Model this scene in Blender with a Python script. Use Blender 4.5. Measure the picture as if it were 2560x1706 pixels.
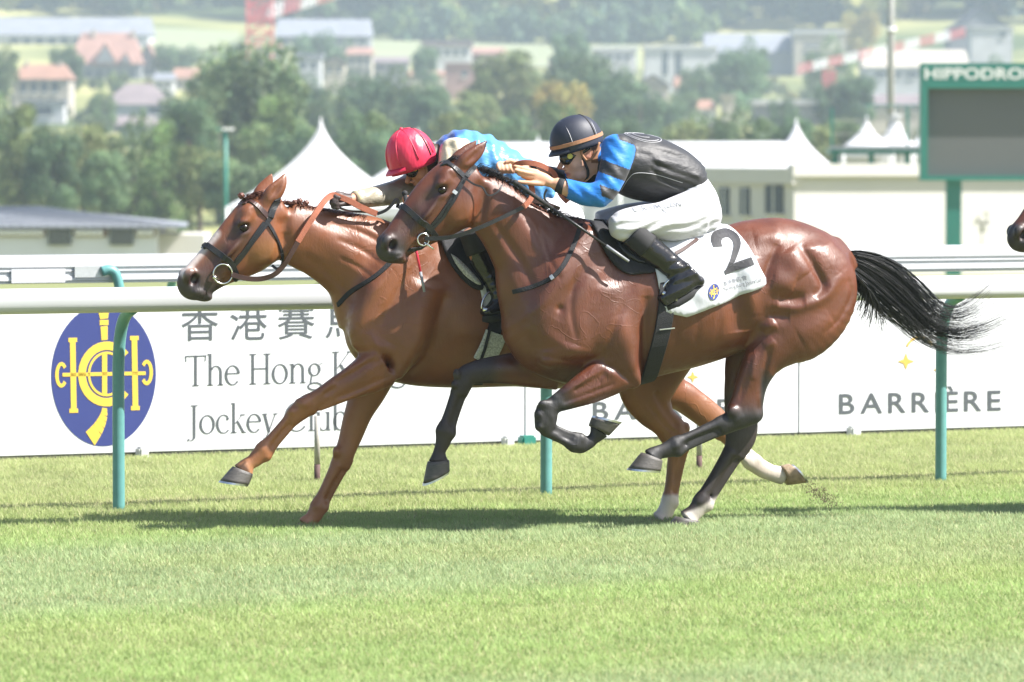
import bpy, bmesh, math, random
import numpy as np
from mathutils import Vector, Matrix
from mathutils.bvhtree import BVHTree
R = math.radians
rng = np.random.default_rng(7)
random.seed(7)
for o in list(bpy.data.objects):
    bpy.data.objects.remove(o)
SC = bpy.context.scene
COL = SC.collection

# ------------------------------------------------------------ camera
F_PX, CX, CY, HOR, CAM_H = 11800.0, 1280.0, 853.0, 344.0, 2.0
PITCH = math.atan((CY - HOR) / F_PX)
cam_d = bpy.data.cameras.new('camera')
cam = bpy.data.objects.new('camera', cam_d)
COL.objects.link(cam)
cam.location = (0, 0, CAM_H)
cam.rotation_euler = (math.pi / 2 - PITCH, 0, 0)
cam_d.sensor_width = 36.0
cam_d.lens = F_PX / 2560.0 * 36.0
cam_d.clip_start = 0.5
cam_d.clip_end = 6000
cam_d.dof.use_dof = True
cam_d.dof.focus_distance = 24.2
cam_d.dof.aperture_fstop = 4.2
SC.camera = cam
# ------------------------------------------------------------ sky, sun, exposure
SUN_DIR = Vector((0.75, -0.17, 0.90)).normalized()     # towards the sun
world = bpy.data.worlds.new('World')
SC.world = world
world.use_nodes = True
wn = world.node_tree
bg = wn.nodes['Background']
sky_tex = wn.nodes.new('ShaderNodeTexSky')
sky_tex.sky_type = 'NISHITA'
sky_tex.sun_disc = False
sky_tex.sun_elevation = math.asin(SUN_DIR.z)
sky_tex.sun_rotation = math.atan2(SUN_DIR.x, SUN_DIR.y)
sky_tex.dust_density = 2.0
wn.links.new(sky_tex.outputs[0], bg.inputs[0])
bg.inputs[1].default_value = 0.08
sun_d = bpy.data.lights.new('sun', 'SUN')
sun_d.energy = 5.0
sun_d.angle = R(0.53)
sun_d.color = (1.0, 0.965, 0.92)
sun = bpy.data.objects.new('sun', sun_d)
COL.objects.link(sun)
sun.rotation_euler = SUN_DIR.to_track_quat('Z', 'Y').to_euler()
SC.view_settings.view_transform = 'Standard'
SC.view_settings.look = 'None'
SC.view_settings.exposure = 1.38
SC.view_settings.gamma = 1.0
SC.view_settings.use_curve_mapping = False
SC.render.engine = 'CYCLES'
SC.cycles.use_denoising = True
SC.cycles.volume_bounces = 1
SC.cycles.max_bounces = 6
SC.cycles.caustics_reflective = False
SC.cycles.caustics_refractive = False

# ------------------------------------------------------------ picture geometry
CAMV = Vector((0, 0, CAM_H))
CP, SP = math.cos(PITCH), math.sin(PITCH)
def ray(px, py):
    x = (px - CX) / F_PX
    y = -(py - CY) / F_PX
    # camera looks along +Y pitched down
    return Vector((x, CP + y * SP, -SP + y * CP))
def at(px, py, d):                       # point at distance d (metres, along Y)
    r = ray(px, py)
    return CAMV + r * (d / r.y)
def ground_hit(px, py, z=0.0):
    r = ray(px, py)
    return CAMV + r * ((z - CAM_H) / r.z)
def to_px(P):                            # numpy (n,3) world -> px, py
    x, y, z = P[:, 0], P[:, 1], P[:, 2] - CAM_H
    fwd = y * CP - z * SP
    up = y * SP + z * CP
    return CX + F_PX * x / fwd, CY - F_PX * up / fwd
class Plane:                             # the vertical plane a horse runs in
    def __init__(self, px, py, yaw):
        self.O = ground_hit(px, py)
        self.yaw = R(yaw)
        self.U = Vector((math.cos(self.yaw), math.sin(self.yaw), 0))
        self.W = Vector((math.sin(self.yaw), -math.cos(self.yaw), 0))
    def loc(self, px, py, lat=0.0):      # local coordinates x (tailwards), y (away), z
        r = ray(px, py)
        t = (lat - (CAMV - self.O).dot(self.W)) / r.dot(self.W)
        P = CAMV + r * t
        return Vector(((P - self.O).dot(self.U), -lat, P.z))
    def ray_loc(self, px, py):
        r = ray(px, py)
        c = CAMV - self.O
        return (Vector((c.dot(self.U), -c.dot(self.W), c.z)),
                Vector((r.dot(self.U), -r.dot(self.W), r.z)).normalized())
    def px(self, V):                     # local numpy (n,3) -> px, py
        U, W, O = (np.array(v) for v in (self.U, self.W, self.O))
        P = O[None] + V[:, :1] * U[None] - V[:, 1:2] * W[None]
        P[:, 2] = V[:, 2]
        return to_px(P)
    def place(self, o):
        o.location = self.O
        o.rotation_euler = (0, 0, self.yaw)

# ------------------------------------------------------------ objects
def link(o, parent=None):
    COL.objects.link(o)
    if parent is not None:
        o.parent = parent
    return o
def tag(o, label=None, cat=None, group=None, kind=None):
    if label: o['label'] = label
    if cat: o['category'] = cat
    if group: o['group'] = group
    if kind: o['kind'] = kind
    return o
def empty(name, loc=(0, 0, 0), rz=0.0):
    o = bpy.data.objects.new(name, None)
    o.empty_display_size = 0.2
    o.location = loc
    o.rotation_euler = (0, 0, rz)
    return link(o)
def mesh_obj(name, verts, faces, mat, parent=None, smooth=False, cols=None):
    me = bpy.data.meshes.new(name)
    me.from_pydata([tuple(v) for v in verts], [], [tuple(f) for f in faces])
    me.update()
    if smooth:
        me.polygons.foreach_set('use_smooth', [True] * len(me.polygons))
    if cols is not None:
        set_cols(me, cols)
    me.materials.append(mat)
    o = bpy.data.objects.new(name, me)
    return link(o, parent)
def np_mesh(name, V, Q, mat, parent=None, smooth=True, cols=None):
    me = bpy.data.meshes.new(name)
    V = np.asarray(V, np.float32); Q = np.asarray(Q, np.int32)
    n, k = Q.shape
    me.vertices.add(len(V)); me.vertices.foreach_set('co', V.ravel())
    me.loops.add(n * k); me.loops.foreach_set('vertex_index', Q.ravel())
    me.polygons.add(n)
    me.polygons.foreach_set('loop_start', np.arange(n, dtype=np.int32) * k)
    me.polygons.foreach_set('loop_total', np.full(n, k, np.int32))
    me.update(calc_edges=True)
    if smooth:
        me.polygons.foreach_set('use_smooth', np.ones(n, bool))
    if cols is not None:
        set_cols(me, cols)
    if mat is not None:
        me.materials.append(mat)
    o = bpy.data.objects.new(name, me)
    return link(o, parent)
def set_cols(me, cols):
    a = me.color_attributes.new('Col', 'FLOAT_COLOR', 'POINT')
    c = np.ones((len(me.vertices), 4), np.float32)
    c[:, :3] = cols
    a.data.foreach_set('color', c.ravel())
def bm_obj(name, bm, mat, parent=None, smooth=False):
    me = bpy.data.meshes.new(name)
    bm.normal_update()
    bm.to_mesh(me); bm.free()
    if smooth:
        me.polygons.foreach_set('use_smooth', [True] * len(me.polygons))
    me.materials.append(mat)
    return link(bpy.data.objects.new(name, me), parent)
def bm_box(bm, x0, x1, y0, y1, z0, z1, M=None):
    vs = [bm.verts.new((x, y, z)) for z in (z0, z1) for y in (y0, y1) for x in (x0, x1)]
    if M is not None:
        for v in vs: v.co = M @ v.co
    for f in ((0, 2, 3, 1), (4, 5, 7, 6), (0, 1, 5, 4), (2, 6, 7, 3), (0, 4, 6, 2), (1, 3, 7, 5)):
        bm.faces.new([vs[i] for i in f])
    return vs
def box_obj(name, x0, x1, y0, y1, z0, z1, mat, parent=None, bevel=0.0):
    bm = bmesh.new(); bm_box(bm, x0, x1, y0, y1, z0, z1)
    if bevel:
        bmesh.ops.bevel(bm, geom=bm.edges[:], offset=bevel, segments=2, affect='EDGES')
    return bm_obj(name, bm, mat, parent)
def frames(pts):
    pts = [Vector(p) for p in pts]
    T = []
    for i in range(len(pts)):
        a = pts[max(i - 1, 0)]; b = pts[min(i + 1, len(pts) - 1)]
        d = b - a
        T.append(d.normalized() if d.length > 1e-9 else Vector((0, 0, 1)))
    return pts, T
def tube_geo(pts, rad, seg=8, cap=True, sx=1.0, up=None):
    """verts, faces of a swept tube; rad scalar or list"""
    pts, T = frames(pts)
    n = len(pts)
    rad = [rad] * n if not hasattr(rad, '__len__') else rad
    u = Vector(up) if up is not None else (Vector((0, 0, 1)) if abs(T[0].z) < 0.9 else Vector((1, 0, 0)))
    V, Fc = [], []
    for i in range(n):
        s = T[i].cross(u)
        s.normalize()
        w = s.cross(T[i]).normalized()
        if up is None: u = w
        for k in range(seg):
            a = 2 * math.pi * k / seg
            V.append(pts[i] + s * (math.cos(a) * rad[i] * sx) + w * (math.sin(a) * rad[i]))
    for i in range(n - 1):
        for k in range(seg):
            k2 = (k + 1) % seg
            Fc.append((i * seg + k, i * seg + k2, (i + 1) * seg + k2, (i + 1) * seg + k))
    if cap:
        Fc.append(tuple(range(seg))[::-1])
        Fc.append(tuple((n - 1) * seg + k for k in range(seg)))
    return V, Fc
def tube_obj(name, pts, rad, mat, parent=None, seg=8, sx=1.0, up=None):
    V, Fc = tube_geo(pts, rad, seg, True, sx, up)
    return mesh_obj(name, V, Fc, mat, parent, True)
def crv(pts, n):                          # Catmull-Rom through points (any dimension)
    P = np.array([list(p) for p in pts], float)
    m = len(P)
    if m < 3:
        t = np.linspace(0, 1, n)[:, None]
        return P[0] * (1 - t) + P[-1] * t
    E = np.vstack([2 * P[0] - P[1], P, 2 * P[-1] - P[-2]])
    out = []
    for s in np.linspace(0, m - 1, n):
        i = min(int(s), m - 2); t = s - i
        a, b, c, d = E[i], E[i + 1], E[i + 2], E[i + 3]
        out.append(0.5 * ((2 * b) + (c - a) * t + (2 * a - 5 * b + 4 * c - d) * t * t + (3 * b - a - 3 * c + d) * t ** 3))
    return np.array(out)

# ------------------------------------------------------------ materials
def nodes_of(m):
    m.use_nodes = True
    nt = m.node_tree
    return nt, nt.nodes, nt.links, nt.nodes['Principled BSDF']
def mat(name, col, rough=0.6, metal=0.0, spec=0.5, var=0.12, scale=6.0, bump=0.0, bscale=60.0, attr=False,
        coords='Object', stretch=(1, 1, 1), detail=4.0, coat=0.0, sheen=0.0, rvar=0.0, transl=0.0, bdist=0.02):
    m = bpy.data.materials.new(name)
    nt, N, L, P = nodes_of(m)
    tc = N.new('ShaderNodeTexCoord')
    mp = N.new('ShaderNodeMapping')
    mp.inputs['Scale'].default_value = stretch
    L.new(tc.outputs[coords], mp.inputs[0])
    nz = N.new('ShaderNodeTexNoise')
    nz.inputs['Scale'].default_value = scale
    nz.inputs['Detail'].default_value = detail
    L.new(mp.outputs[0], nz.inputs[0])
    ramp = N.new('ShaderNodeMapRange')
    ramp.inputs[1].default_value = 0.25; ramp.inputs[2].default_value = 0.75
    ramp.inputs[3].default_value = 1 - var; ramp.inputs[4].default_value = 1 + var
    L.new(nz.outputs[0], ramp.inputs[0])
    mul = N.new('ShaderNodeVectorMath'); mul.operation = 'SCALE'
    if attr:
        at_ = N.new('ShaderNodeAttribute'); at_.attribute_name = 'Col'
        L.new(at_.outputs[0], mul.inputs[0])
    else:
        mul.inputs[0].default_value = col[:3]
    L.new(ramp.outputs[0], mul.inputs['Scale'])
    L.new(mul.outputs[0], P.inputs['Base Color'])
    P.inputs['Roughness'].default_value = rough
    P.inputs['Metallic'].default_value = metal
    P.inputs['Specular IOR Level'].default_value = spec
    if coat: P.inputs['Coat Weight'].default_value = coat; P.inputs['Coat Roughness'].default_value = 0.15
    if sheen: P.inputs['Sheen Weight'].default_value = sheen
    if rvar:
        r2 = N.new('ShaderNodeMapRange')
        r2.inputs[1].default_value = 0.3; r2.inputs[2].default_value = 0.7
        r2.inputs[3].default_value = rough - rvar; r2.inputs[4].default_value = rough + rvar
        n3 = N.new('ShaderNodeTexNoise'); n3.inputs['Scale'].default_value = scale * 2.3
        L.new(mp.outputs[0], n3.inputs[0]); L.new(n3.outputs[0], r2.inputs[0]); L.new(r2.outputs[0], P.inputs['Roughness'])
    if bump:
        n2 = N.new('ShaderNodeTexNoise'); n2.inputs['Scale'].default_value = bscale; n2.inputs['Detail'].default_value = 3
        L.new(mp.outputs[0], n2.inputs[0])
        b = N.new('ShaderNodeBump'); b.inputs['Strength'].default_value = bump; b.inputs['Distance'].default_value = bdist
        L.new(n2.outputs[0], b.inputs['Height']); L.new(b.outputs[0], P.inputs['Normal'])
    if transl:
        out = N['Material Output']
        tr = N.new('ShaderNodeBsdfTranslucent'); mx = N.new('ShaderNodeMixShader')
        mx.inputs[0].default_value = transl
        L.new(mul.outputs[0], tr.inputs[0]); L.new(P.outputs[0], mx.inputs[1]); L.new(tr.outputs[0], mx.inputs[2])
        L.new(mx.outputs[0], out.inputs[0])
    return m

# ------------------------------------------------------------ implicit surfaces (bodies)
class Field:
    def __init__(self, lo, hi, h):
        self.h = h
        self.lo = np.array(lo, np.float32)
        self.n = [int(math.ceil((hi[i] - lo[i]) / h)) + 1 for i in range(3)]
        self.ax = [self.lo[i] + np.arange(self.n[i], dtype=np.float32) * h for i in range(3)]
        self.D = np.full(self.n, 0.35, np.float32)
    def sl(self, lo, hi):
        s = []
        for i in range(3):
            a = max(0, int((lo[i] - self.lo[i]) / self.h)); b = min(self.n[i], int((hi[i] - self.lo[i]) / self.h) + 2)
            if b <= a: return None
            s.append(slice(a, b))
        return tuple(s)
    def grid(self, s):
        return (self.ax[0][s[0]][:, None, None], self.ax[1][s[1]][None, :, None], self.ax[2][s[2]][None, None, :])
    def union(self, s, d, k):
        D = self.D[s]
        hh = np.maximum(k - np.abs(D - d), 0) / max(k, 1e-6)
        self.D[s] = np.minimum(D, d) - hh * hh * (k * 0.25)
    def cut(self, s, d, k):
        D = -self.D[s]
        hh = np.maximum(k - np.abs(D - d), 0) / max(k, 1e-6)
        self.D[s] = -(np.minimum(D, d) - hh * hh * (k * 0.25))
    def ell(self, c, r, k=0.03, rot=0.0, cut=False, rotz=0.0):
        """ellipsoid radii r in x,y,z; rot turns it in the x-z plane"""
        m = max(r) + k + self.h * 2
        s = self.sl([c[i] - m for i in range(3)], [c[i] + m for i in range(3)])
        if s is None: return
        X, Y, Z = self.grid(s)
        X = X - c[0]; Y = Y - c[1]; Z = Z - c[2]
        if rotz:
            cz, sz = math.cos(rotz), math.sin(rotz)
            X, Y = X * cz + Y * sz, -X * sz + Y * cz
        ca, sa = math.cos(rot), math.sin(rot)
        x = X * ca + Z * sa; z = -X * sa + Z * ca
        k0 = np.sqrt((x / r[0]) ** 2 + (Y / r[1]) ** 2 + (z / r[2]) ** 2)
        k1 = np.sqrt((x / r[0] ** 2) ** 2 + (Y / r[1] ** 2) ** 2 + (z / r[2] ** 2) ** 2)
        d = k0 * (k0 - 1) / np.maximum(k1, 1e-4)
        (self.cut if cut else self.union)(s, d, k)
    def chain(self, C, ra, rl, k=0.03, cap=0.02, cut=False):
        """C (n,3) centres, ra radius in the x-z plane, rl radius sideways"""
        C = np.asarray(C, np.float32); n = len(C)
        m = float(max(np.max(ra), np.max(rl))) + k + self.h * 2
        s = self.sl(C.min(0) - m, C.max(0) + m)
        if s is None: return
        o = [q.start for q in s]
        T = np.full([q.stop - q.start for q in s], 1.0, np.float32)
        arc = np.concatenate([[0], np.cumsum(np.linalg.norm(np.diff(C, axis=0), axis=1))])
        for i in range(n - 1):
            a, b = C[i], C[i + 1]
            mm = float(max(ra[i], ra[i + 1], rl[i], rl[i + 1])) + k + self.h * 2
            q = self.sl(np.minimum(a, b) - mm, np.maximum(a, b) + mm)
            if q is None: continue
            X, Y, Z = self.grid(q)
            e = b - a; Lh = float(np.linalg.norm(e)) + 1e-9; e = e / Lh
            nv = np.array([-e[2], 0, e[0]], np.float32)
            nl = float(np.linalg.norm(nv))
            nv = nv / nl if nl > 1e-4 else np.array([1, 0, 0], np.float32)
            mv = np.cross(e, nv)
            dx, dy, dz = X - a[0], Y - a[1], Z - a[2]
            al = dx * e[0] + dy * e[1] + dz * e[2]
            t = np.clip(al / Lh, 0, 1)
            ov = al - t * Lh
            S = dx * nv[0] + dy * nv[1] + dz * nv[2]
            Lt = dx * mv[0] + dy * mv[1] + dz * mv[2]
            RA = ra[i] + (ra[i + 1] - ra[i]) * t; RL = rl[i] + (rl[i + 1] - rl[i]) * t
            ends = min(arc[i], arc[-1] - arc[i + 1])
            cp = float(np.clip(0.7 * min(ra[i], 2 * rl[i]), 0.012, 0.16))
            cp = min(cp, cap + 0.8 * ends)
            k0 = np.sqrt((S / RA) ** 2 + (Lt / RL) ** 2 + (ov / cp) ** 2)
            k1 = np.sqrt((S / RA ** 2) ** 2 + (Lt / RL ** 2) ** 2 + (ov / cp ** 2) ** 2)
            d = k0 * (k0 - 1) / np.maximum(k1, 1e-3)
            ss = tuple(slice(q[j].start - o[j], q[j].stop - o[j]) for j in range(3))
            T[ss] = np.minimum(T[ss], d)
        (self.cut if cut else self.union)(s, T, k)
    def mesh(self, relax=4):
        D, h = self.D, self.h
        S = D < 0
        A = np.zeros([n - 1 for n in self.n], np.uint8)
        for i in (0, 1):
            for j in (0, 1):
                for k in (0, 1):
                    A += S[i:i + self.n[0] - 1, j:j + self.n[1] - 1, k:k + self.n[2] - 1]
        act = (A > 0) & (A < 8)
        I = np.argwhere(act)
        idx = np.full(act.shape, -1, np.int64)
        idx[act] = np.arange(len(I))
        corner = {}
        for i in (0, 1):
            for j in (0, 1):
                for k in (0, 1):
                    corner[(i, j, k)] = D[I[:, 0] + i, I[:, 1] + j, I[:, 2] + k]
        P = np.zeros((len(I), 3)); cnt = np.zeros(len(I))
        ks = list(corner)
        for a in ks:
            for d in range(3):
                if a[d] == 0:
                    b = list(a); b[d] = 1; b = tuple(b)
                    va, vb = corner[a], corner[b]
                    x = (va < 0) != (vb < 0)
                    t = np.where(x, va / np.where(x, va - vb, 1), 0)
                    p = np.array(a, float)[None].repeat(len(I), 0); p[:, d] += t
                    P += p * x[:, None]; cnt += x
        V = (P / np.maximum(cnt, 1)[:, None] + I) * h + self.lo
        Q = []
        for d in range(3):
            e1, e2 = [(1, 2), (2, 0), (0, 1)][d]
            sl0 = [slice(1, n - 1) for n in self.n]; sl1 = list(sl0)
            sl0[d] = slice(0, self.n[d] - 1); sl1[d] = slice(1, self.n[d])
            a, b = S[tuple(sl0)], S[tuple(sl1)]
            for flip in (False, True):
                E = np.argwhere((a & ~b) if not flip else (~a & b))
                if not len(E): continue
                base = E.copy()
                for q in range(3):
                    if q != d: base[:, q] += 1
                def cell(o1, o2):
                    c = base.copy(); c[:, e1] -= o1; c[:, e2] -= o2
                    return idx[c[:, 0], c[:, 1], c[:, 2]]
                q4 = np.stack([cell(1, 1), cell(0, 1), cell(0, 0), cell(1, 0)], 1)
                Q.append(q4 if not flip else q4[:, ::-1])
        Q = np.concatenate(Q)
        Q = Q[(Q >= 0).all(1)]
        for it in range(relax):
            for lam in (0.5, -0.45):
                acc = np.zeros_like(V); c2 = np.zeros(len(V))
                for a, b in ((0, 1), (1, 2), (2, 3), (3, 0)):
                    for x, y in ((a, b), (b, a)):
                        for q in range(3):
                            acc[:, q] += np.bincount(Q[:, x], V[Q[:, y], q], len(V))
                        c2 += np.bincount(Q[:, x], minlength=len(V))
                V = V + lam * (acc / np.maximum(c2, 1)[:, None] - V)
        return V, Q
class Builder:
    """adds picture-measured chains to a field"""
    def __init__(self, plane, F, grow=0.0):
        self.p, self.F, self.g = plane, F, grow
    def stn(self, st, n):
        """st: (Ax,Ay,Bx,By,halfwidth,lat) -> centres, ra, rl"""
        rows = []
        for s in st:
            lat = s[5] if len(s) > 5 else 0.0
            a = self.p.loc(s[0], s[1], lat); b = self.p.loc(s[2], s[3], lat)
            rows.append((a.x, a.z, b.x, b.z, s[4], lat))
        r = crv(rows, n)
        C = np.stack([(r[:, 0] + r[:, 2]) / 2, -r[:, 5], (r[:, 1] + r[:, 3]) / 2], 1)
        T = np.gradient(C, axis=0)[:, [0, 2]]
        T /= np.linalg.norm(T, axis=1)[:, None] + 1e-9
        nrm = np.stack([-T[:, 1], T[:, 0]], 1)
        ab = np.stack([r[:, 0] - r[:, 2], r[:, 1] - r[:, 3]], 1)
        ra = np.abs((ab * nrm).sum(1)) / 2
        ra = np.maximum(ra, 0.45 * np.linalg.norm(ab, axis=1) * 0.8)
        return C, ra + self.g, np.maximum(r[:, 4], 0.004) + self.g
    def loft(self, st, k=0.03, n=None, cap=0.02, cut=False):
        C, ra, rl = self.stn(st, n or (len(st) * 5))
        self.F.chain(C, ra, rl, k, cap, cut)
    def rod(self, pts, k=0.02, n=None, cut=False, flat=1.0):
        """pts: (px,py,lat,r)"""
        rows = []
        for q in pts:
            v = self.p.loc(q[0], q[1], q[2]); rows.append((v.x, v.y, v.z, q[3]))
        r = crv(rows, n or (len(pts) * 4))
        self.F.chain(r[:, :3], r[:, 3] + self.g, r[:, 3] * flat + self.g, k, max(0.004, float(r[0, 3]) + self.g), cut)
    def ball(self, px, py, lat, r, k=0.03, rot=0.0, cut=False, rotz=0.0):
        v = self.p.loc(px, py, lat)
        g = 0 if cut else self.g
        self.F.ell(v, [q + g for q in r], k, R(rot), cut, R(rotz))
    def both(self, px, py, lat, r, k=0.03, rot=0.0, cut=False, rotz=0.0):
        v = self.p.loc(px, py, 0)
        for s in (1, -1):
            self.F.ell((v.x, -lat * s, v.z), r, k, R(rot), cut, R(rotz * s))
# ============================================================ lettering helpers
def text_mesh(body, size=1.0, bold=0.0, spacing=1.0):
    c = bpy.data.curves.new('t', 'FONT'); c.body = body; c.size = size; c.offset = bold; c.space_character = spacing
    c.resolution_u = 6
    o = bpy.data.objects.new('t', c); COL.objects.link(o)
    bpy.context.view_layer.update()
    me = bpy.data.meshes.new_from_object(o.evaluated_get(bpy.context.evaluated_depsgraph_get()))
    V = [v.co.copy() for v in me.vertices]; Fc = [list(p.vertices) for p in me.polygons]
    bpy.data.objects.remove(o); bpy.data.curves.remove(c); bpy.data.meshes.remove(me)
    return V, Fc
def fit(V, w=None, h=None):
    xs = [v.x for v in V]; ys = [v.y for v in V]
    x0, y0, sx, sy = min(xs), min(ys), max(xs) - min(xs), max(ys) - min(ys)
    return [((v.x - x0) / sx - .5, (v.y - y0) / sy - .5) for v in V]
def serif(text):
    """a light roman letterform drawn from strokes: list of quads, cap height 1; returns quads and width"""
    Q = []; X = [0.0]
    def stem(x, y0, y1, w=.085): Q.append([(X[0] + x - w / 2, y0), (X[0] + x + w / 2, y0), (X[0] + x + w / 2, y1), (X[0] + x - w / 2, y1)])
    def ser(x, y, w=.24, h=.03): Q.append([(X[0] + x - w / 2, y), (X[0] + x + w / 2, y), (X[0] + x + w / 2, y + h), (X[0] + x - w / 2, y + h)])
    def diag(x0, y0, x1, y1, w=.08): Q.append([(X[0] + x0 - w / 2, y0), (X[0] + x0 + w / 2, y0), (X[0] + x1 + w / 2, y1), (X[0] + x1 - w / 2, y1)])
    def ring(cx, cy, rx, ry, a0=0, a1=360, t=.085, th=.032, n=28):
        A = np.linspace(R(a0), R(a1), n)
        for p, q in zip(A[:-1], A[1:]):
            f = []
            for a_, o_ in ((p, 1), (q, 1), (q, 0), (p, 0)):
                kx = rx if o_ else rx - t; ky = ry if o_ else ry - th
                f.append((X[0] + cx + math.cos(a_) * kx, cy + math.sin(a_) * ky))
            Q.append(f)
    xh = .64
    for ch in text:
        w = .3
        if ch == 'T':
            stem(.34, 0, 1); ser(.34, 0); Q.append([(X[0], .965), (X[0] + .68, .965), (X[0] + .68, 1), (X[0], 1)]); diag(.02, .8, .0, 1, .03); diag(.66, .8, .68, 1, .03); w = .72
        elif ch in 'HK':
            stem(.14, 0, 1); ser(.14, 0); ser(.14, .97)
            if ch == 'H': stem(.62, 0, 1); ser(.62, 0); ser(.62, .97); Q.append([(X[0] + .14, .49), (X[0] + .62, .49), (X[0] + .62, .53), (X[0] + .14, .53)]); w = .78
            else: diag(.2, .45, .6, 1, .04); diag(.66, 0, .3, .57, .1); ser(.62, .97, .2); ser(.64, 0, .24); w = .78
        elif ch == 'J':
            stem(.22, -.1, 1); ser(.22, .97); ring(.08, -.1, .18, .14, 270, 360, .08, .03); ring(.02, -.2, .04, .04, 0, 360, .04, .04, 10); w = .40
        elif ch == 'C':
            ring(.42, .5, .42, .51, 42, 318, .095); stem(.74, .74, .86, .03); w = .82
        elif ch in 'hkbl':
            stem(.11, 0, 1.04); ser(.07, 1.01, .12)
            if ch != 'b': ser(.11, 0, .22)
            if ch == 'h': ring(.30, xh - .2, .2, .21, 0, 160, .08); stem(.46, 0, xh - .2); ser(.46, 0, .2); w = .60
            if ch == 'k': diag(.14, .3, .42, xh, .035); diag(.46, 0, .24, .4, .085); ser(.42, xh - .03, .18); ser(.46, 0, .18); w = .56
            if ch == 'b': ring(.29, xh / 2, .25, xh / 2 + .01, 0, 360, .085); w = .60
            if ch == 'l': w = .25
        elif ch == 'n':
            stem(.11, 0, xh); ser(.11, 0, .22); ser(.07, xh - .03, .12); ring(.30, xh - .2, .2, .21, 0, 160, .08); stem(.46, 0, xh - .2); ser(.46, 0, .2); w = .60
        elif ch == 'u':
            stem(.11, .18, xh); ser(.08, xh - .03, .14); stem(.44, 0, xh); ser(.41, xh - .03, .14); ser(.48, 0, .1); ring(.28, .2, .2, .21, 190, 350, .08); w = .58
        elif ch == 'o':
            ring(.27, xh / 2, .27, xh / 2 + .01); w = .58
        elif ch == 'c':
            ring(.26, xh / 2, .26, xh / 2 + .01, 48, 318); ring(.40, .50, .05, .05, 0, 360, .05, .05, 10); w = .50
        elif ch == 'e':
            ring(.26, xh / 2, .26, xh / 2 + .01, 12, 320); Q.append([(X[0] + .06, .36), (X[0] + .5, .36), (X[0] + .5, .395), (X[0] + .06, .395)]); w = .54
        elif ch == 'g':
            ring(.25, .43, .21, .21); ring(.26, -.12, .25, .14, 0, 360, .06, .05); diag(.12, .0, .16, .24, .05); diag(.42, .60, .52, .64, .06); w = .56
        elif ch == 'y':
            diag(.24, .0, .08, xh, .09); diag(.22, -.02, .46, xh, .035); ser(.09, xh - .03, .18); ser(.46, xh - .03, .16); diag(.1, -.26, .24, .02, .04); ring(.08, -.24, .05, .05, 0, 360, .05, .05, 10); w = .52
        elif ch == ' ': w = .26
        X[0] += w
    return Q, X[0]
def emblem_shapes():
    """the club oval's gold drawing, unit box x,y in -1..1 (y up): list of quads"""
    S = []
    def bar(x0, y0, x1, y1, w0, w1=None):
        w1 = w0 if w1 is None else w1
        d = Vector((x1 - x0, y1 - y0)).normalized(); n = Vector((-d.y, d.x))
        S.append([(x0 + n.x * w0, y0 + n.y * w0), (x1 + n.x * w1, y1 + n.y * w1), (x1 - n.x * w1, y1 - n.y * w1), (x0 - n.x * w0, y0 - n.y * w0)])
    def arc(cx, cy, rx, ry, a0, a1, w, n=26):
        a = np.linspace(R(a0), R(a1), n)
        for i in range(n - 1):
            S.append([(cx + math.cos(q) * (rx + s), cy + math.sin(q) * (ry + s * .8)) for q, s in ((a[i], w), (a[i + 1], w), (a[i + 1], -w), (a[i], -w))])
    arc(.06, .02, .48, .40, 40, 320, .075)
    arc(.06, .02, .345, .30, 46, 314, .022)
    bar(-.60, .48, -.58, -.46, .055); bar(-.60, .48, -.60, .54, .085); bar(-.58, -.46, -.58, -.52, .085)
    bar(.60, .49, .62, -.44, .055); bar(.60, .49, .60, .55, .085); bar(.62, -.44, .62, -.50, .085)
    bar(-.80, .02, .82, .02, .026)
    bar(.0, .96, .01, .80, .12, .075); bar(.01, .785, .01, .71, .085); bar(.01, .695, .02, .50, .07, .06)
    bar(.02, .30, .02, -.26, .05)
    pts = crv([(.02, -.46), (0, -.58), (-.1, -.74), (-.26, -.89)], 8); ws = np.linspace(.045, .13, 8)
    for i in range(7): bar(*pts[i], *pts[i + 1], ws[i], ws[i + 1])
    arc(-.82, .02, .09, .155, 40, 320, .034, 14)
    arc(.84, .03, .09, .155, -140, 140, .034, 14)
    return S
EMB = emblem_shapes()

# ============================================================ terrain and grass
PROF = [(-60, 0), (44, 0), (60, -1.2), (105, -4.4), (420, -5.0), (560, -1.0), (700, 4.2), (850, 10.0), (1000, 19.0), (1100, 27.0), (1300, 43.0), (1600, 62.0), (2200, 85.0)]
def ground_z(y):
    return float(np.interp(y, [p[0] for p in PROF], [p[1] for p in PROF]))
M_turf = bpy.data.materials.new('turf')
nt, N, L, P = nodes_of(M_turf)
tc = N.new('ShaderNodeTexCoord')
def noise(scale, detail=5, vec=None):
    n = N.new('ShaderNodeTexNoise'); n.inputs['Scale'].default_value = scale; n.inputs['Detail'].default_value = detail
    L.new(vec or tc.outputs['Object'], n.inputs[0]); return n
n1 = noise(.35); n2 = noise(9, 6); n3 = noise(.012, 4)
cr = N.new('ShaderNodeValToRGB')
cr.color_ramp.elements[0].position = .3; cr.color_ramp.elements[0].color = (.17, .19, .075, 1)
cr.color_ramp.elements[1].position = .7; cr.color_ramp.elements[1].color = (.25, .26, .12, 1)
L.new(n2.outputs[0], cr.inputs[0])
cr2 = N.new('ShaderNodeValToRGB')
cr2.color_ramp.elements[0].position = .4; cr2.color_ramp.elements[0].color = (.06, .085, .03, 1)
cr2.color_ramp.elements[1].position = .6; cr2.color_ramp.elements[1].color = (.30, .29, .12, 1)
L.new(n3.outputs[0], cr2.inputs[0])
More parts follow.
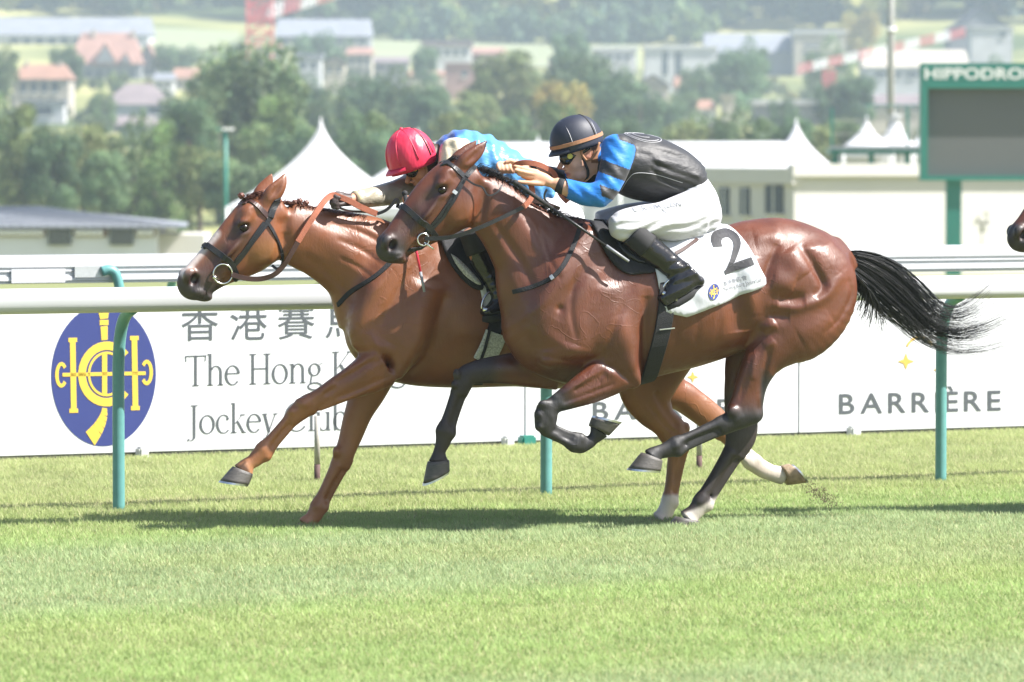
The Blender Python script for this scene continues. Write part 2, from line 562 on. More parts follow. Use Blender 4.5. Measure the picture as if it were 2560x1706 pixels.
sep = N.new('ShaderNodeSeparateXYZ'); L.new(tc.outputs['Object'], sep.inputs[0])
mr = N.new('ShaderNodeMapRange'); mr.inputs[1].default_value = 60; mr.inputs[2].default_value = 400; L.new(sep.outputs[1], mr.inputs[0])
mx = N.new('ShaderNodeMix'); mx.data_type = 'RGBA'; L.new(mr.outputs[0], mx.inputs[0]); L.new(cr.outputs[0], mx.inputs[6]); L.new(cr2.outputs[0], mx.inputs[7])
L.new(mx.outputs[2], P.inputs['Base Color']); P.inputs['Roughness'].default_value = .95; P.inputs['Specular IOR Level'].default_value = .1
ys = np.concatenate([np.linspace(-60, 60, 25), np.linspace(70, 420, 15), np.linspace(450, 2200, 60)])
xs = np.linspace(-1, 1, 41)
V = []
for y in ys:
    for x in xs:
        X = x * (70 + .55 * max(y, 0))
        bumpz = 0 if y < 100 else 2.2 * math.sin(X * .021 + y * .004) * min(1, (y - 100) / 600)
        V.append((X, y, ground_z(y) + bumpz))
Fc = [(j * 41 + i, j * 41 + i + 1, (j + 1) * 41 + i + 1, (j + 1) * 41 + i) for j in range(len(ys) - 1) for i in range(40)]
g = mesh_obj('ground', V, Fc, M_turf, None, True); tag(g, kind='structure')

RAIL_L, RAIL_R = ground_hit(297, 1280), ground_hit(2352, 1208)
RDIR = (RAIL_R - RAIL_L).normalized()
RYAW = math.degrees(math.atan2(RDIR.y, RDIR.x))
RN = Vector((RDIR.y, -RDIR.x, 0))          # towards the track
def vnoise(x, y, s, seed):
    r = np.random.default_rng(seed); T = r.random((64, 64))
    u, v = x / s, y / s
    i, j = np.floor(u).astype(int), np.floor(v).astype(int)
    f, g2 = u - i, v - j
    f = f * f * (3 - 2 * f); g2 = g2 * g2 * (3 - 2 * g2)
    a, b = T[i % 64, j % 64], T[(i + 1) % 64, j % 64]
    c, d = T[i % 64, (j + 1) % 64], T[(i + 1) % 64, (j + 1) % 64]
    return (a * (1 - f) + b * f) * (1 - g2) + (c * (1 - f) + d * f) * g2
M_grass = mat('grass_blade', (1, 1, 1), 0.6, spec=.3, var=.05, scale=3, attr=True, transl=.45)
def build_grass(n):
    r = np.random.default_rng(21)
    # uniform over the visible trapezoid
    y0, y1 = 15.2, 34.0
    y = np.sqrt(r.uniform(y0 ** 2, y1 ** 2, n))
    x = r.uniform(-1, 1, n) * y * (1800 / F_PX) + 0.0
    hb = (x - ground_hit(0, 1155).x) * RN.x + (y - ground_hit(0, 1155).y) * RN.y     # in front of the boards
    keep = hb > -.35
    x, y, hb = x[keep], y[keep], hb[keep]; n = len(x)
    rail = (x - RAIL_L.x) * RN.x + (y - RAIL_L.y) * RN.y
    along = (x - RAIL_L.x) * RDIR.x + (y - RAIL_L.y) * RDIR.y
    big = vnoise(along * .45, rail * 1.1, 1.1, 1); mid = vnoise(along, rail, .28, 2); sml = vnoise(x, y, .09, 3)
    h = .010 + .014 * r.random(n) + .010 * mid + np.where(rail < .35, .012, 0)
    a = r.uniform(0, 2 * math.pi, n); lean = r.uniform(.3, 1.9, n) * h
    w = r.uniform(.0022, .0042, n)
    dx, dy = np.cos(a), np.sin(a)
    B0 = np.stack([x - dy * w, y + dx * w, np.full(n, -.004)], 1); B1 = np.stack([x + dy * w, y - dx * w, np.full(n, -.004)], 1)
    T = np.stack([x + dx * lean, y + dy * lean, h], 1)
    V = np.stack([B0, B1, T], 1).reshape(-1, 3)
    Fc = np.arange(3 * n).reshape(-1, 3)
    green = np.array((.305, .412, .150)); cool = np.array((.315, .400, .200)); straw = np.array((.55, .50, .31)); yel = np.array((.365, .412, .170))
    stripe = sm_(np.sin(rail * 1.05 + 1.2 + .25 * np.sin(along * .6)), -.5, .5)
    c = green[None] * stripe[:, None] + cool[None] * (1 - stripe[:, None])
    far = sm_(-rail, -1.2, .1)
    c = c * (1 - .75 * far[:, None]) + yel[None] * (.75 * far[:, None])
    c = c * (.80 + .22 * mid + .20 * sml)[:, None]
    c = c * (1 - .35 * sm_(big, .5, .8)[:, None]) + yel[None] * (.35 * sm_(big, .5, .8)[:, None])
    line = np.exp(-((rail + .42 + .05 * np.sin(along * 2)) / .10) ** 2) * .55
    st = (r.random(n) < .06 + .20 * sm_(sml, .55, .8) * .6 + line + .10 * far)
    c[st] = c[st] * .35 + straw[None] * .65
    c = np.repeat(c * r.uniform(.88, 1.12, (n, 1)), 3, 0)
    o = np_mesh('grass', V, Fc, M_grass, None, False, c)
    tag(o, 'short mown racecourse grass on the track and verge', 'grass', kind='stuff')
def sm_(x, a, b):
    t = np.clip((x - a) / (b - a), 0, 1); return t * t * (3 - 2 * t)
build_grass(860000)

# ============================================================ rails
M_white_rail = mat('white_rail_plastic', (0.50, 0.51, 0.525), 0.32, var=.03, scale=3, spec=.5)
M_teal = mat('teal_paint', (0.105, 0.275, 0.265), 0.42, var=.10, scale=14)
M_green = mat('green_paint', (0.022, 0.175, 0.135), 0.45, var=.08, scale=2)
M_galv = mat('galvanised', (0.55, 0.57, 0.58), 0.4, metal=.6, var=.1, scale=20)
def beam(name, origin, prof, s0, s1, z, off, parent, material, nseg=1):
    """extrude a profile (n = towards track, z) along the rail direction"""
    V, Fc = [], []
    m = len(prof)
    for k in range(nseg + 1):
        s = s0 + (s1 - s0) * k / nseg
        for a, b in prof:
            p = RDIR * s + RN * (off + a); V.append((p.x, p.y, z + b))
    for k in range(nseg):
        for i in range(m):
            j = (i + 1) % m
            Fc.append((k * m + i, k * m + j, (k + 1) * m + j, (k + 1) * m + i))
    Fc += [tuple(range(m))[::-1], tuple(nseg * m + i for i in range(m))]
    return mesh_obj(name, V, Fc, material, parent, False)
SPACE = (RAIL_R - RAIL_L).length / 2
ra = empty('running_rail', RAIL_L)
tag(ra, 'nearest white running rail on bent teal posts beside the grass track', 'rail', 'white running rails')
prof = []
for t in np.linspace(0, 2 * math.pi, 33)[:-1]:
    cx, sx_ = math.cos(t), math.sin(t)
    r = 1 - (.035 if -.36 < sx_ < -.27 and cx > 0 else 0)
    prof.append((math.copysign(abs(cx) ** .75, cx) * .062 * r, math.copysign(abs(sx_) ** .8, sx_) * .067))
bma = beam('rail_beam', RAIL_L, prof, -14, 18, 1.143, .26, ra, M_white_rail)
bma.data.polygons.foreach_set('use_smooth', [True] * len(bma.data.polygons))
for k in range(-5, 8):
    s = k * SPACE
    pts = [RDIR * s + RN * a + Vector((0, 0, z)) for a, z in crv([(0, -.05), (0, .3), (0, .62), (.004, .80), (.035, .95), (.11, 1.05), (.24, 1.10)], 24)]
    tube_obj('post', pts, .0325, M_teal, ra, 16)
# the channel-backed rail behind the boards, and one more beyond
HB = Plane(1280, 1117.5, RYAW)
def rail_row(name, label, dist_px, base_off, z, profile, parent_posts, smooth):
    o0 = HB.O - RN * base_off
    r_ = empty(name, (o0.x, o0.y, 0)); tag(r_, label, 'rail', 'white running rails')
    b = beam('rail_beam', None, profile, -16, 22, z, 0, r_, M_white_rail)
    if smooth: b.data.polygons.foreach_set('use_smooth', [True] * len(b.data.polygons))
    return r_
chan = [(-.05, .085), (.03, .085), (.045, .07), (.045, .022), (.034, .018), (.034, .012), (.034, .004), (.042, 0), (.042, -.006), (.032, -.01), (.032, -.034), (.042, -.038), (.044, -.062), (.03, -.068), (.03, -.08), (-.05, -.085)]
rb = rail_row('running_rail', 'white channel-backed rail just behind the advertising boards', 0, .45, 1.165, chan, True, False)
rc = rail_row('running_rail', 'farthest white rail, a pale band above the other rails', 0, 3.9, 1.105, prof, True, True)
for rr_, k0, sgn in ((rb, -2, -1), (rc, -3, 1)):
    for k in range(k0, 6):
        s = HB.loc(312, 690, 0).x + 2.35 * (k + 2) if rr_ is rb else -3.4 + 2.6 * k
        pts = [RDIR * s - RN * (a * 1.0) + Vector((0, 0, z)) for a, z in crv([(.30, -.05), (.30, .6), (.295, .80), (.26, .98), (.18, 1.10), (.07, 1.165), (-.01, 1.17)], 22)] if rr_ is rb else \
              [RDIR * s - RN * a + Vector((0, 0, z)) for a, z in crv([(.26, -.05), (.26, .6), (.24, .9), (.12, 1.05), (.02, 1.1)], 16)]
        if rr_ is rb and k == k0:
            # this gooseneck comes over the top towards us
            pts = [RDIR * (s + a * .55) + RN * (.06 + a * .1) + Vector((0, 0, z)) for a, z in crv([(-.02, 1.155), (.06, 1.166), (.13, 1.146), (.17, 1.08), (.18, 1.0), (.18, .7)], 22)]
        tube_obj('post', pts, .0315, M_teal, rr_, 14)
    if rr_ is rb:
        sx = lambda p_: HB.loc(p_, 690, 0).x
        for nm, s0, s1, z0, z1, m_ in (('joint_plate', sx(80), sx(216), -.075, .012, M_white_rail), ('clamp', sx(240), sx(338), -.045, .025, M_galv)):
            pass
            bx = bmesh.new(); bm_box(bx, s0, s1, -.055, -.046, z0, z1)
            for v in bx.verts:
                p = RDIR * v.co.x - RN * v.co.y; v.co = (p.x, p.y, 1.165 + v.co.z)
            bmesh.ops.recalc_face_normals(bx, faces=bx.faces[:])
            bm_obj(nm, bx, m_, rr_)

# ============================================================ advertising boards
M_board = mat('board_white', (0.62, 0.63, 0.655), 0.5, var=.02, scale=2, bump=.02, bscale=3)
M_board_print = mat('board_grey_print', (0.075, 0.085, 0.095), 0.6, var=.06)
M_blue_board = mat('board_blue', (0.028, 0.042, 0.18), 0.55, var=.04)
M_gold_board = mat('board_gold', (0.66, 0.46, 0.06), 0.55, var=.04)
M_gold2 = mat('board_pale_gold', (0.58, 0.38, 0.08), 0.55, var=.04)
M_timber_gap = mat('dark_timber_gap', (0.05, 0.05, 0.045), 0.8, var=.2)  # timber of the props, also the painted shade under the boards
M_block = mat('grey_block', (0.55, 0.56, 0.55), 0.7, var=.15)
def board(px0, px1, label, group='white advertising boards'):
    a, b = HB.loc(px0, 1110, 0).x, HB.loc(px1, 1110, 0).x
    r_ = place_root_('advertising_board', HB); tag(r_, label, 'board', group)
    box_obj('panel', a + .004, b - .004, .0, .03, .035, 1.03, M_board, r_, .004)
    box_obj('base_gap_shade', a + .01, b - .01, .006, .026, -.02, .034, M_timber_gap, r_)  # dark strip standing in for the shaded gap beneath the panel
    for k in range(3):
        x = a + (b - a) * (k + .5) / 3
        box_obj('prop', x - .02, x + .02, .031, .32, -.02, .06, M_timber_gap, r_)
    return r_
def place_root_(name, plane):
    o = empty(name); plane.place(o); return o
def printed(name, P2, Fc, material, parent, lift=.003):
    """flat print on the board from picture points"""
    V = [HB.loc(p[0], p[1], lift) for p in P2]
    o = mesh_obj(name, V, [f for f in Fc], material, parent)
    bm = bmesh.new(); bm.from_mesh(o.data); bmesh.ops.recalc_face_normals(bm, faces=bm.faces[:])
    bm.to_mesh(o.data); bm.free(); return o
b1 = board(-700, 1312, 'white advertising board with blue oval emblem and club name in two scripts')
b2 = board(1312, 1996, 'white advertising board with the hotel group name, behind the legs of the bay')
b3 = board(1996, 2680, 'white advertising board with gold stars above the hotel group name at right')
ov = [(math.cos(t), math.sin(t)) for t in np.linspace(0, 2 * math.pi, 65)[:-1]]
E0 = lambda u, v: (259 + u * 131, 939 - v * 177 - u * 2.5)
em = printed('emblem', [E0(*p) for p in ov], [list(range(64))], M_blue_board, b1, .002)
P2, Fc = [], []
for s in EMB:
    Fc.append(list(range(len(P2), len(P2) + 4))); P2 += [E0(u * .98, v) for u, v in s]
printed('emblem_drawing', P2, Fc, M_gold_board, em, .004)
def zh(ch, x, y, w, h):
    T, Fc = text_mesh(ch); q = fit(T)
    printed('lettering', [(x + u * w, y - v * h - u * w * .02) for u, v in q], Fc, M_board_print, b1)
for ch, x in zip('香港賽馬會', (500, 622, 741, 860, 978)): zh(ch, x, 806 - (x - 500) * .018, 92, 92)
def roman(txt, x, y, cap, kx, sl):
    Q, w = serif(txt); P2, Fc = [], []
    for f in Q:
        Fc.append(list(range(len(P2), len(P2) + len(f)))); P2 += [(x + u * cap * kx, y - v * cap - u * cap * kx * sl) for u, v in f]
    printed('lettering', P2, Fc, M_board_print, b1)
roman('The Hong Kong', 464, 966, 76, .98, .028)
roman('Jockey Club', 470, 1086, 72, 1.0, .028)
def barriere(x, y, w, h, parent):
    LW = -.19
    for ch in 'BARRIÈRE':
        tv, tf = text_mesh(ch, 1.0, .012); LW += max(v.x for v in tv) - min(v.x for v in tv) + .19
    xa = 0.0
    for ch in 'BARRIÈRE':                    # each letter a print of its own
        tv, tf = text_mesh(ch, 1.0, .012)
        l0, l1 = min(v.x for v in tv), max(v.x for v in tv)
        printed('letter', [(x + (xa + v.x - l0) / LW * w, y - v.y / .73 * h - (xa + v.x - l0) / LW * w * .0225) for v in tv], tf, M_board_print, parent)
        xa += l1 - l0 + .19
barriere(1483, 1050, 402, 47, b2); barriere(2098, 1035, 404, 52, b3)
def star(cx, cy, r, parent):
    pts = []
    for k in range(4):
        a = k * math.pi / 2 + math.pi / 2
        pts.append((cx + math.cos(a) * r, cy - math.sin(a) * r))
        a += math.pi / 4
        pts.append((cx + math.cos(a) * r * .38, cy - math.sin(a) * r * .38))
    printed('star', pts, [list(range(8))], M_gold2, parent)
for par, dx, dy in ((b2, -616, 18), (b3, 0, 0)):
    star(2265 + dx, 904 + dy, 21, par); star(2348 + dx, 925 + dy, 15, par)
    P2, Fc = [], []
    A = np.linspace(R(35), R(150), 16)
    for p, q in zip(A[:-1], A[1:]):
        Fc.append(list(range(len(P2), len(P2) + 4)))
        P2 += [(2300 + dx + math.cos(t) * rr, 890 + dy - math.sin(t) * rr * 1.25) for t, rr in ((p, 40), (q, 40), (q, 35), (p, 35))]
    printed('gold_arc', P2, Fc, M_gold2, par)
for px, py, w, m_, lb in ((356, 1146, 26, M_block, 'small grey weight at the foot of the board left, below the oval emblem'), (1270, 1116, 26, M_block, 'small grey weight at the foot of the boards near their joint'),
                          (2135, 1092, 30, M_block, 'small grey weight at the foot of the board at right'), (1318, 1114, 40, M_green, 'low green box at the joint between the boards')):
    p = HB.loc(px, py, .06); o = place_root_('ballast_block', HB)
    tag(o, lb, 'block', 'blocks at the foot of the boards')
    hw = w / 800
    box_obj('block', p.x - hw, p.x + hw, -.10, -.012, -.02, .075, m_, o, .012)
    box_obj('foot_plate', p.x - hw * 1.6, p.x + hw * 1.6, -.12, -.008, -.02, .012, M_block, o)
M_stake_top = mat('stake_grey', (0.36, 0.34, 0.31), .7, var=.2, scale=30); M_stake_base = mat('stake_rust', (0.09, 0.05, 0.045), .8, var=.2, scale=30)
for px, py, top, lb in ((793, 1206, 1040, 'thin grey stake with rusty foot between the forelegs of the chestnut'), (1748, 1176, 1040, 'thin grey stake with rusty foot behind the hind legs')):
    p = ground_hit(px, py); o = empty('stake', p); tag(o, lb, 'stake', 'stakes in the verge')
    h = (py - top) * p.y / F_PX
    tube_obj('stake_shaft', [(0, 0, h * .27), (0, 0, h)], .0165, M_stake_top, o, 12); tube_obj('stake_foot', [(0, 0, -.05), (0, 0, h * .27)], .0175, M_stake_base, o, 12)
# ============================================================ middle distance
M_pavroof = mat('grey_metal_roof', (0.21, 0.225, 0.25), .6, var=.12, scale=2.5, stretch=(4, .3, 1))
M_pale_wall = mat('pale_wall', (0.64, 0.65, 0.67), .8, var=.05, scale=1)
M_cream_wall = mat('cream_wall', (0.56, 0.54, 0.505), .85, var=.05, scale=.6)
M_brown = mat('brown_timber', (0.16, 0.10, 0.08), .7, var=.2, scale=8)
M_glass = mat('dark_glass', (0.06, 0.075, 0.09), .15, var=.1, scale=2)
M_frame = mat('white_frame', (0.75, 0.75, 0.74), .6, var=.05)
M_tent = mat('tent_fabric', (0.62, 0.62, 0.64), .7, var=.03, scale=1.5, transl=.15)
M_screen = mat('led_screen', (0.115, 0.118, 0.115), .75, var=.04, scale=.8)
M_greypole = mat('pole_grey', (0.30, 0.30, 0.28), .6, var=.1)
def world_box(name, px0, px1, pyt, pyb, d, depth, material, parent):
    """box whose front face fills the given picture rectangle at distance d (parent at world origin)"""
    a, b = at(px0, pyt, d), at(px1, pyb, d)
    o = parent.location
    return box_obj(name, a.x - o.x, b.x - o.x, d - o.y, d + depth - o.y, b.z - o.z, a.z - o.z, material, parent)
def wroot(name, px, py, d, label, cat, group=None):
    o = empty(name, at(px, py, d)); tag(o, label, cat, group); return o
# --- pavilion with grey roof, left
pv = wroot('pavilion', 200, 650, 140, 'low white pavilion with grey metal roof and dark windows at left', 'building')
o = pv.location
def rel(px, py, d): return at(px, py, d) - o
world_box('wall', -260, 391, 568, 700, 140, 9, M_pale_wall, pv)
def quad_roof(name, pts, th, material, parent):
    n = len(pts); V = [Vector(p) for p in pts] + [Vector(p) - Vector((0, 0, th)) for p in pts]
    Fc = [list(range(n)), list(range(n, 2 * n))[::-1]] + [(i, (i + 1) % n, n + (i + 1) % n, n + i) for i in range(n)]
    ob = mesh_obj(name, V, Fc, material, parent)
    bm = bmesh.new(); bm.from_mesh(ob.data); bmesh.ops.recalc_face_normals(bm, faces=bm.faces[:]); bm.to_mesh(ob.data); bm.free(); return ob
quad_roof('roof', [rel(-320, 566, 139.75), rel(466, 566, 139.75), rel(96, 519, 145), rel(-280, 519, 145)], .06, M_pavroof, pv)
quad_roof('roof_side', [rel(466, 565.5, 139.75), rel(470, 556, 152), rel(96, 519.5, 145)], .05, M_pavroof, pv)
for k in range(34):
    x0 = -310 + k * 23
    p0, p1 = rel(x0, 565, 139.73), rel(min(-280 + k * 11.6, 96), 519, 144.98)
    tube_obj('roof_seam', [p0 + Vector((0, 0, .03)), p1 + Vector((0, 0, .03))], .02, M_pavroof, pv, 5)
world_box('fascia', -300, 455, 566, 570, 139.82, .05, M_brown, pv)
for x0, x1 in ((-20, 112), (186, 268), (340, 388)):
    world_box('frieze_panel', x0, x1, 573, 592, 139.9, .09, M_brown, pv)
    for k in range(int((x1 - x0) / 14)):
        c = rel(x0 + 9 + k * 14, 582, 139.85)
        bm = bmesh.new(); bmesh.ops.create_icosphere(bm, subdivisions=1, radius=.095)
        q = bm_obj('frieze_rosette', bm, M_frame, pv, True); q.location = c; q.scale = (1, .3, 1.2)
for x0 in (120, 275):
    w_ = world_box('window', x0, x0 + 58, 573, 613, 139.88, .11, M_glass, pv)
    for k in range(4):
        world_box('window_bar', x0 + 8 + k * 13, x0 + 11 + k * 13, 575, 611, 139.84, .03, M_greypole, pv)
world_box('side_wall', 391, 512, 586, 700, 141, 3, M_cream_wall, pv)
# --- lamp post, left
lp = wroot('lamp_post', 564, 600, 165, 'green lamp post with a short arm before the trees at left', 'lamp post')
o2 = lp.location
tube_obj('pole', [at(564, 640, 165) - o2, at(564, 322, 165) - o2], [.085, .065], M_green, lp, 10)
tube_obj('arm', [at(564, 326, 165) - o2, at(540, 322, 165) - o2], .04, M_green, lp, 6)
bm = bmesh.new(); bm_box(bm, -.20, .20, -.12, .12, -.05, .05); q = bm_obj('lamp_head', bm, M_frame, lp); q.location = at(570, 323, 165) - o2
# --- pointed tents
def pagoda(px, peak, px_half, eave, base, d, label, cap=0.0):
    t = wroot('pagoda_tent', px, base, d, label, 'tent', 'white pointed tents')
    top = at(px, peak, d).z - t.location.z; ez = at(px, eave, d).z - t.location.z
    hw = px_half * d / F_PX
    V, Fc = [], []
    n = 14
    for k in range(n + 1):
        u = k / n
        r = hw * (u ** 1.75 * .9 + u * .1) + .03 + cap * (1 - u) ** 3
        z = top + (ez - top) * u
        for i in range(4):
            for f in (0, .5):
                a = math.pi / 4 + (i + f) * math.pi / 2
                k2 = 1.0 if f == 0 else .72 - .02 * u
                V.append((math.cos(a) * r * 1.414 * k2, math.sin(a) * r * 1.414 * k2, z))
    for k in range(n):
        for i in range(8):
            j = (i + 1) % 8
            Fc.append((k * 8 + i, (k + 1) * 8 + i, (k + 1) * 8 + j, k * 8 + j))
    Fc.append(tuple(range(8)))
    mesh_obj('roof', V, Fc, M_tent, t, True)
    for sx in (-1, 1):
        for sy in (-1, 1):
            tube_obj('leg', [(sx * hw, sy * hw, 0), (sx * hw, sy * hw, ez)], .05, M_frame, t, 6)
    box_obj('valance', -hw, hw, -hw - .02, -hw, ez - .35, ez, M_tent, t)
    bm = bmesh.new(); bm_box(bm, -hw, hw, -.02, .02, 0, ez); q = bm_obj('side_wall', bm, M_tent, t); q.location = (0, hw, 0)
    tube_obj('finial', [(0, 0, top - .1), (0, 0, top + .12)], .03, M_frame, t, 6)
    return t
pagoda(803, 302, 222, 515, 690, 168, 'large white pointed tent between the chestnut and the trees')
pagoda(1045, 330, 215, 505, 690, 172, 'white pointed tent behind the pink-capped jockey')
pagoda(1345, 345, 70, 400, 560, 240, 'tiny white tent peak above the long marquee roof, left of the black helmet')
pagoda(1990, 302, 90, 420, 560, 205, 'white pointed tent at the right end of the marquee')
pagoda(2166, 296, 62, 372, 540, 215, 'white pointed tent behind the green platform, beside the tall pole', .0)
pagoda(2236, 288, 46, 364, 540, 218, 'narrow white tent with a blunt top at the foot of the tall pole', .30)
pagoda(2310, 316, 46, 372, 540, 222, 'white tent half hidden behind the scoreboard')
# --- long marquee
mq = wroot('marquee', 1640, 600, 195, 'long white marquee roof behind the jockey in black', 'marquee')
o3 = mq.location
def relm(px, py, d): return at(px, py, d) - o3
V, Fc = [], []
sec = [(425, 190), (398, 191.5), (374, 194), (360, 197), (356, 199), (366, 206), (420, 212)]
xsx = [1080, 1300, 1500, 1700, 1850, 1950, 1990, 2025, 2052, 2066]
for x in xsx:
    e = max(0, (x - 1950) / 116)
    for py, d in sec:
        V.append(relm(x, py + (424 - py) * e ** 2.2 - (x - 1500) * .004, d))
m = len(sec)
for i in range(len(xsx) - 1):
    for k in range(m - 1):
        Fc.append((i * m + k, (i + 1) * m + k, (i + 1) * m + k + 1, i * m + k + 1))
mesh_obj('roof', V, Fc, M_tent, mq, True)
world_box('side_wall', 1090, 1760, 424, 640, 190.3, .1, M_tent, mq)
for k in range(7):
    tube_obj('leg', [relm(1150 + k * 100, 640, 190), relm(1150 + k * 100, 424, 190)], .06, M_frame, mq, 6)
# --- cream building with corner
cb = wroot('flat_building', 1985, 640, 150, 'cream flat-roofed building with small windows on its shaded left wall', 'building')
o4 = cb.location
def corner_wall(name, pA, dA, pB, dB, yt, yb, th, material, parent, yt2=None):
    """wall between two picture columns at their own distances"""
    a, b = at(pA, 500, dA), at(pB, 500, dB)
    zt, zb = at(pA, yt, dA).z, at(pA, yb, dA).z
    u = Vector((b.x - a.x, b.y - a.y, 0)).normalized(); n = Vector((-u.y, u.x, 0))
    bm = bmesh.new(); Lw = Vector((b.x - a.x, b.y - a.y, 0)).length
    M = Matrix.Translation(Vector((a.x, a.y, 0)) - Vector((o4.x, o4.y, o4.z))) @ Matrix.Rotation(math.atan2(u.y, u.x), 4, 'Z')
    bm_box(bm, 0, Lw, 0, th, zb, zt, M)
    ob = bm_obj(name, bm, material, parent)
    return M, Lw
dC, dL, dR = 150.0, 155.5, 153.0
corner_wall('wall', 1985, dC, 2700, dR, 440, 690, .3, M_cream_wall, cb)
corner_wall('parapet', 1983, dC - .25, 2700, dR - .25, 411, 441, .5, M_cream_wall, cb)
ML, LL = corner_wall('side_wall', 1640, dL, 1984, dC + .02, 455, 690, .3, M_cream_wall, cb)
corner_wall('side_parapet', 1640, dL - .1, 1981, dC - .2, 418, 456, .5, M_cream_wall, cb)
for x0, x1, y0, y1 in ((1798, 1820, 470, 538), (1849, 1871, 470, 538), (1912, 1954, 464, 534)):
    dm = dL + (dC - dL) * ((x0 + x1) / 2 - 1640) / 345
    corner_wall('window', x0, dL + (dC - dL) * (x0 - 1640) / 345 - .14, x1, dL + (dC - dL) * (x1 - 1640) / 345 - .14, y0, y1, .3, M_glass, cb)
    corner_wall('window_sill', x0 - 3, dL + (dC - dL) * (x0 - 3 - 1640) / 345 - .24, x1 + 3, dL + (dC - dL) * (x1 + 3 - 1640) / 345 - .24, y1, y1 + 4, .16, M_cream_wall, cb)
    corner_wall('window_frame', (x0 + x1) / 2 - 1.5, dm - .2, (x0 + x1) / 2 + 1.5, dm - .2, y0, y1, .03, M_frame, cb)
# --- scoreboard
sb = wroot('scoreboard', 2385, 640, 128, 'large green framed scoreboard with blank grey screen and white lettering', 'scoreboard')
o5 = sb.location
world_box('screen', 2318, 2990, 221, 440, 127.7, .3, M_screen, sb)
for nm, r_ in (('frame', (2303, 2319, 162, 452)), ('frame', (2990, 3008, 162, 452)), ('frame', (2319, 2990, 440, 452)), ('frame', (2319, 2990, 204, 221))):
    world_box(nm, *r_, 127.45, .6, M_green, sb)
world_box('header', 2304, 3007, 158, 204, 127.5, .5, M_green, sb)
for x0 in (2367, 2880):
    world_box('post', x0, x0 + 36, 452, 690, 127.6, .4, M_green, sb)
T, Fc = text_mesh('HIPPODROME', 1.0, .022, 1.02); q = fit(T)
x0, x1, yt, yb = 2312, 2622, 170, 199
mesh_obj('lettering', [at((x0 + x1) / 2 + u * (x1 - x0), (yt + yb) / 2 - v * (yb - yt), 127.44) - o5 for u, v in q], Fc, M_frame, sb)
# --- green platform
gp = wroot('viewing_platform', 2190, 640, 168, 'green steel viewing platform with railings left of the scoreboard', 'platform')
world_box('deck', 2076, 2304, 374, 386, 168, 2.2, M_green, gp)
world_box('deck_edge', 2074, 2304, 365, 373, 167.9, .1, M_pavroof, gp)
for x in (2080, 2172, 2262):
    world_box('support', x, x + 12, 386, 690, 168.2, .15, M_green, gp)
for x in (2077, 2266):
    world_box('railing_post', x, x + 6, 270, 366, 167.95, .06, M_green, gp)
for y in (262, 300, 334):
    world_box('railing_bar', 2160 if y == 262 else 2078, 2304, y, y + 3, 167.96, .04, M_greypole if y > 270 else M_teal, gp)
# --- tall pole
pl = wroot('light_pole', 2227, 560, 230, 'tall grey floodlight pole with a white collar', 'pole')
o6 = pl.location
tube_obj('mast', [at(2227, 560, 230) - o6, at(2227, 72, 230) - o6, at(2226, -160, 230) - o6], [.20, .17, .14], M_greypole, pl, 14)
tube_obj('collar', [at(2227, 80, 230) - o6, at(2227, 70, 230) - o6], .25, M_frame, pl, 14)
# --- climbing shrub on the cream wall, built below with the trees

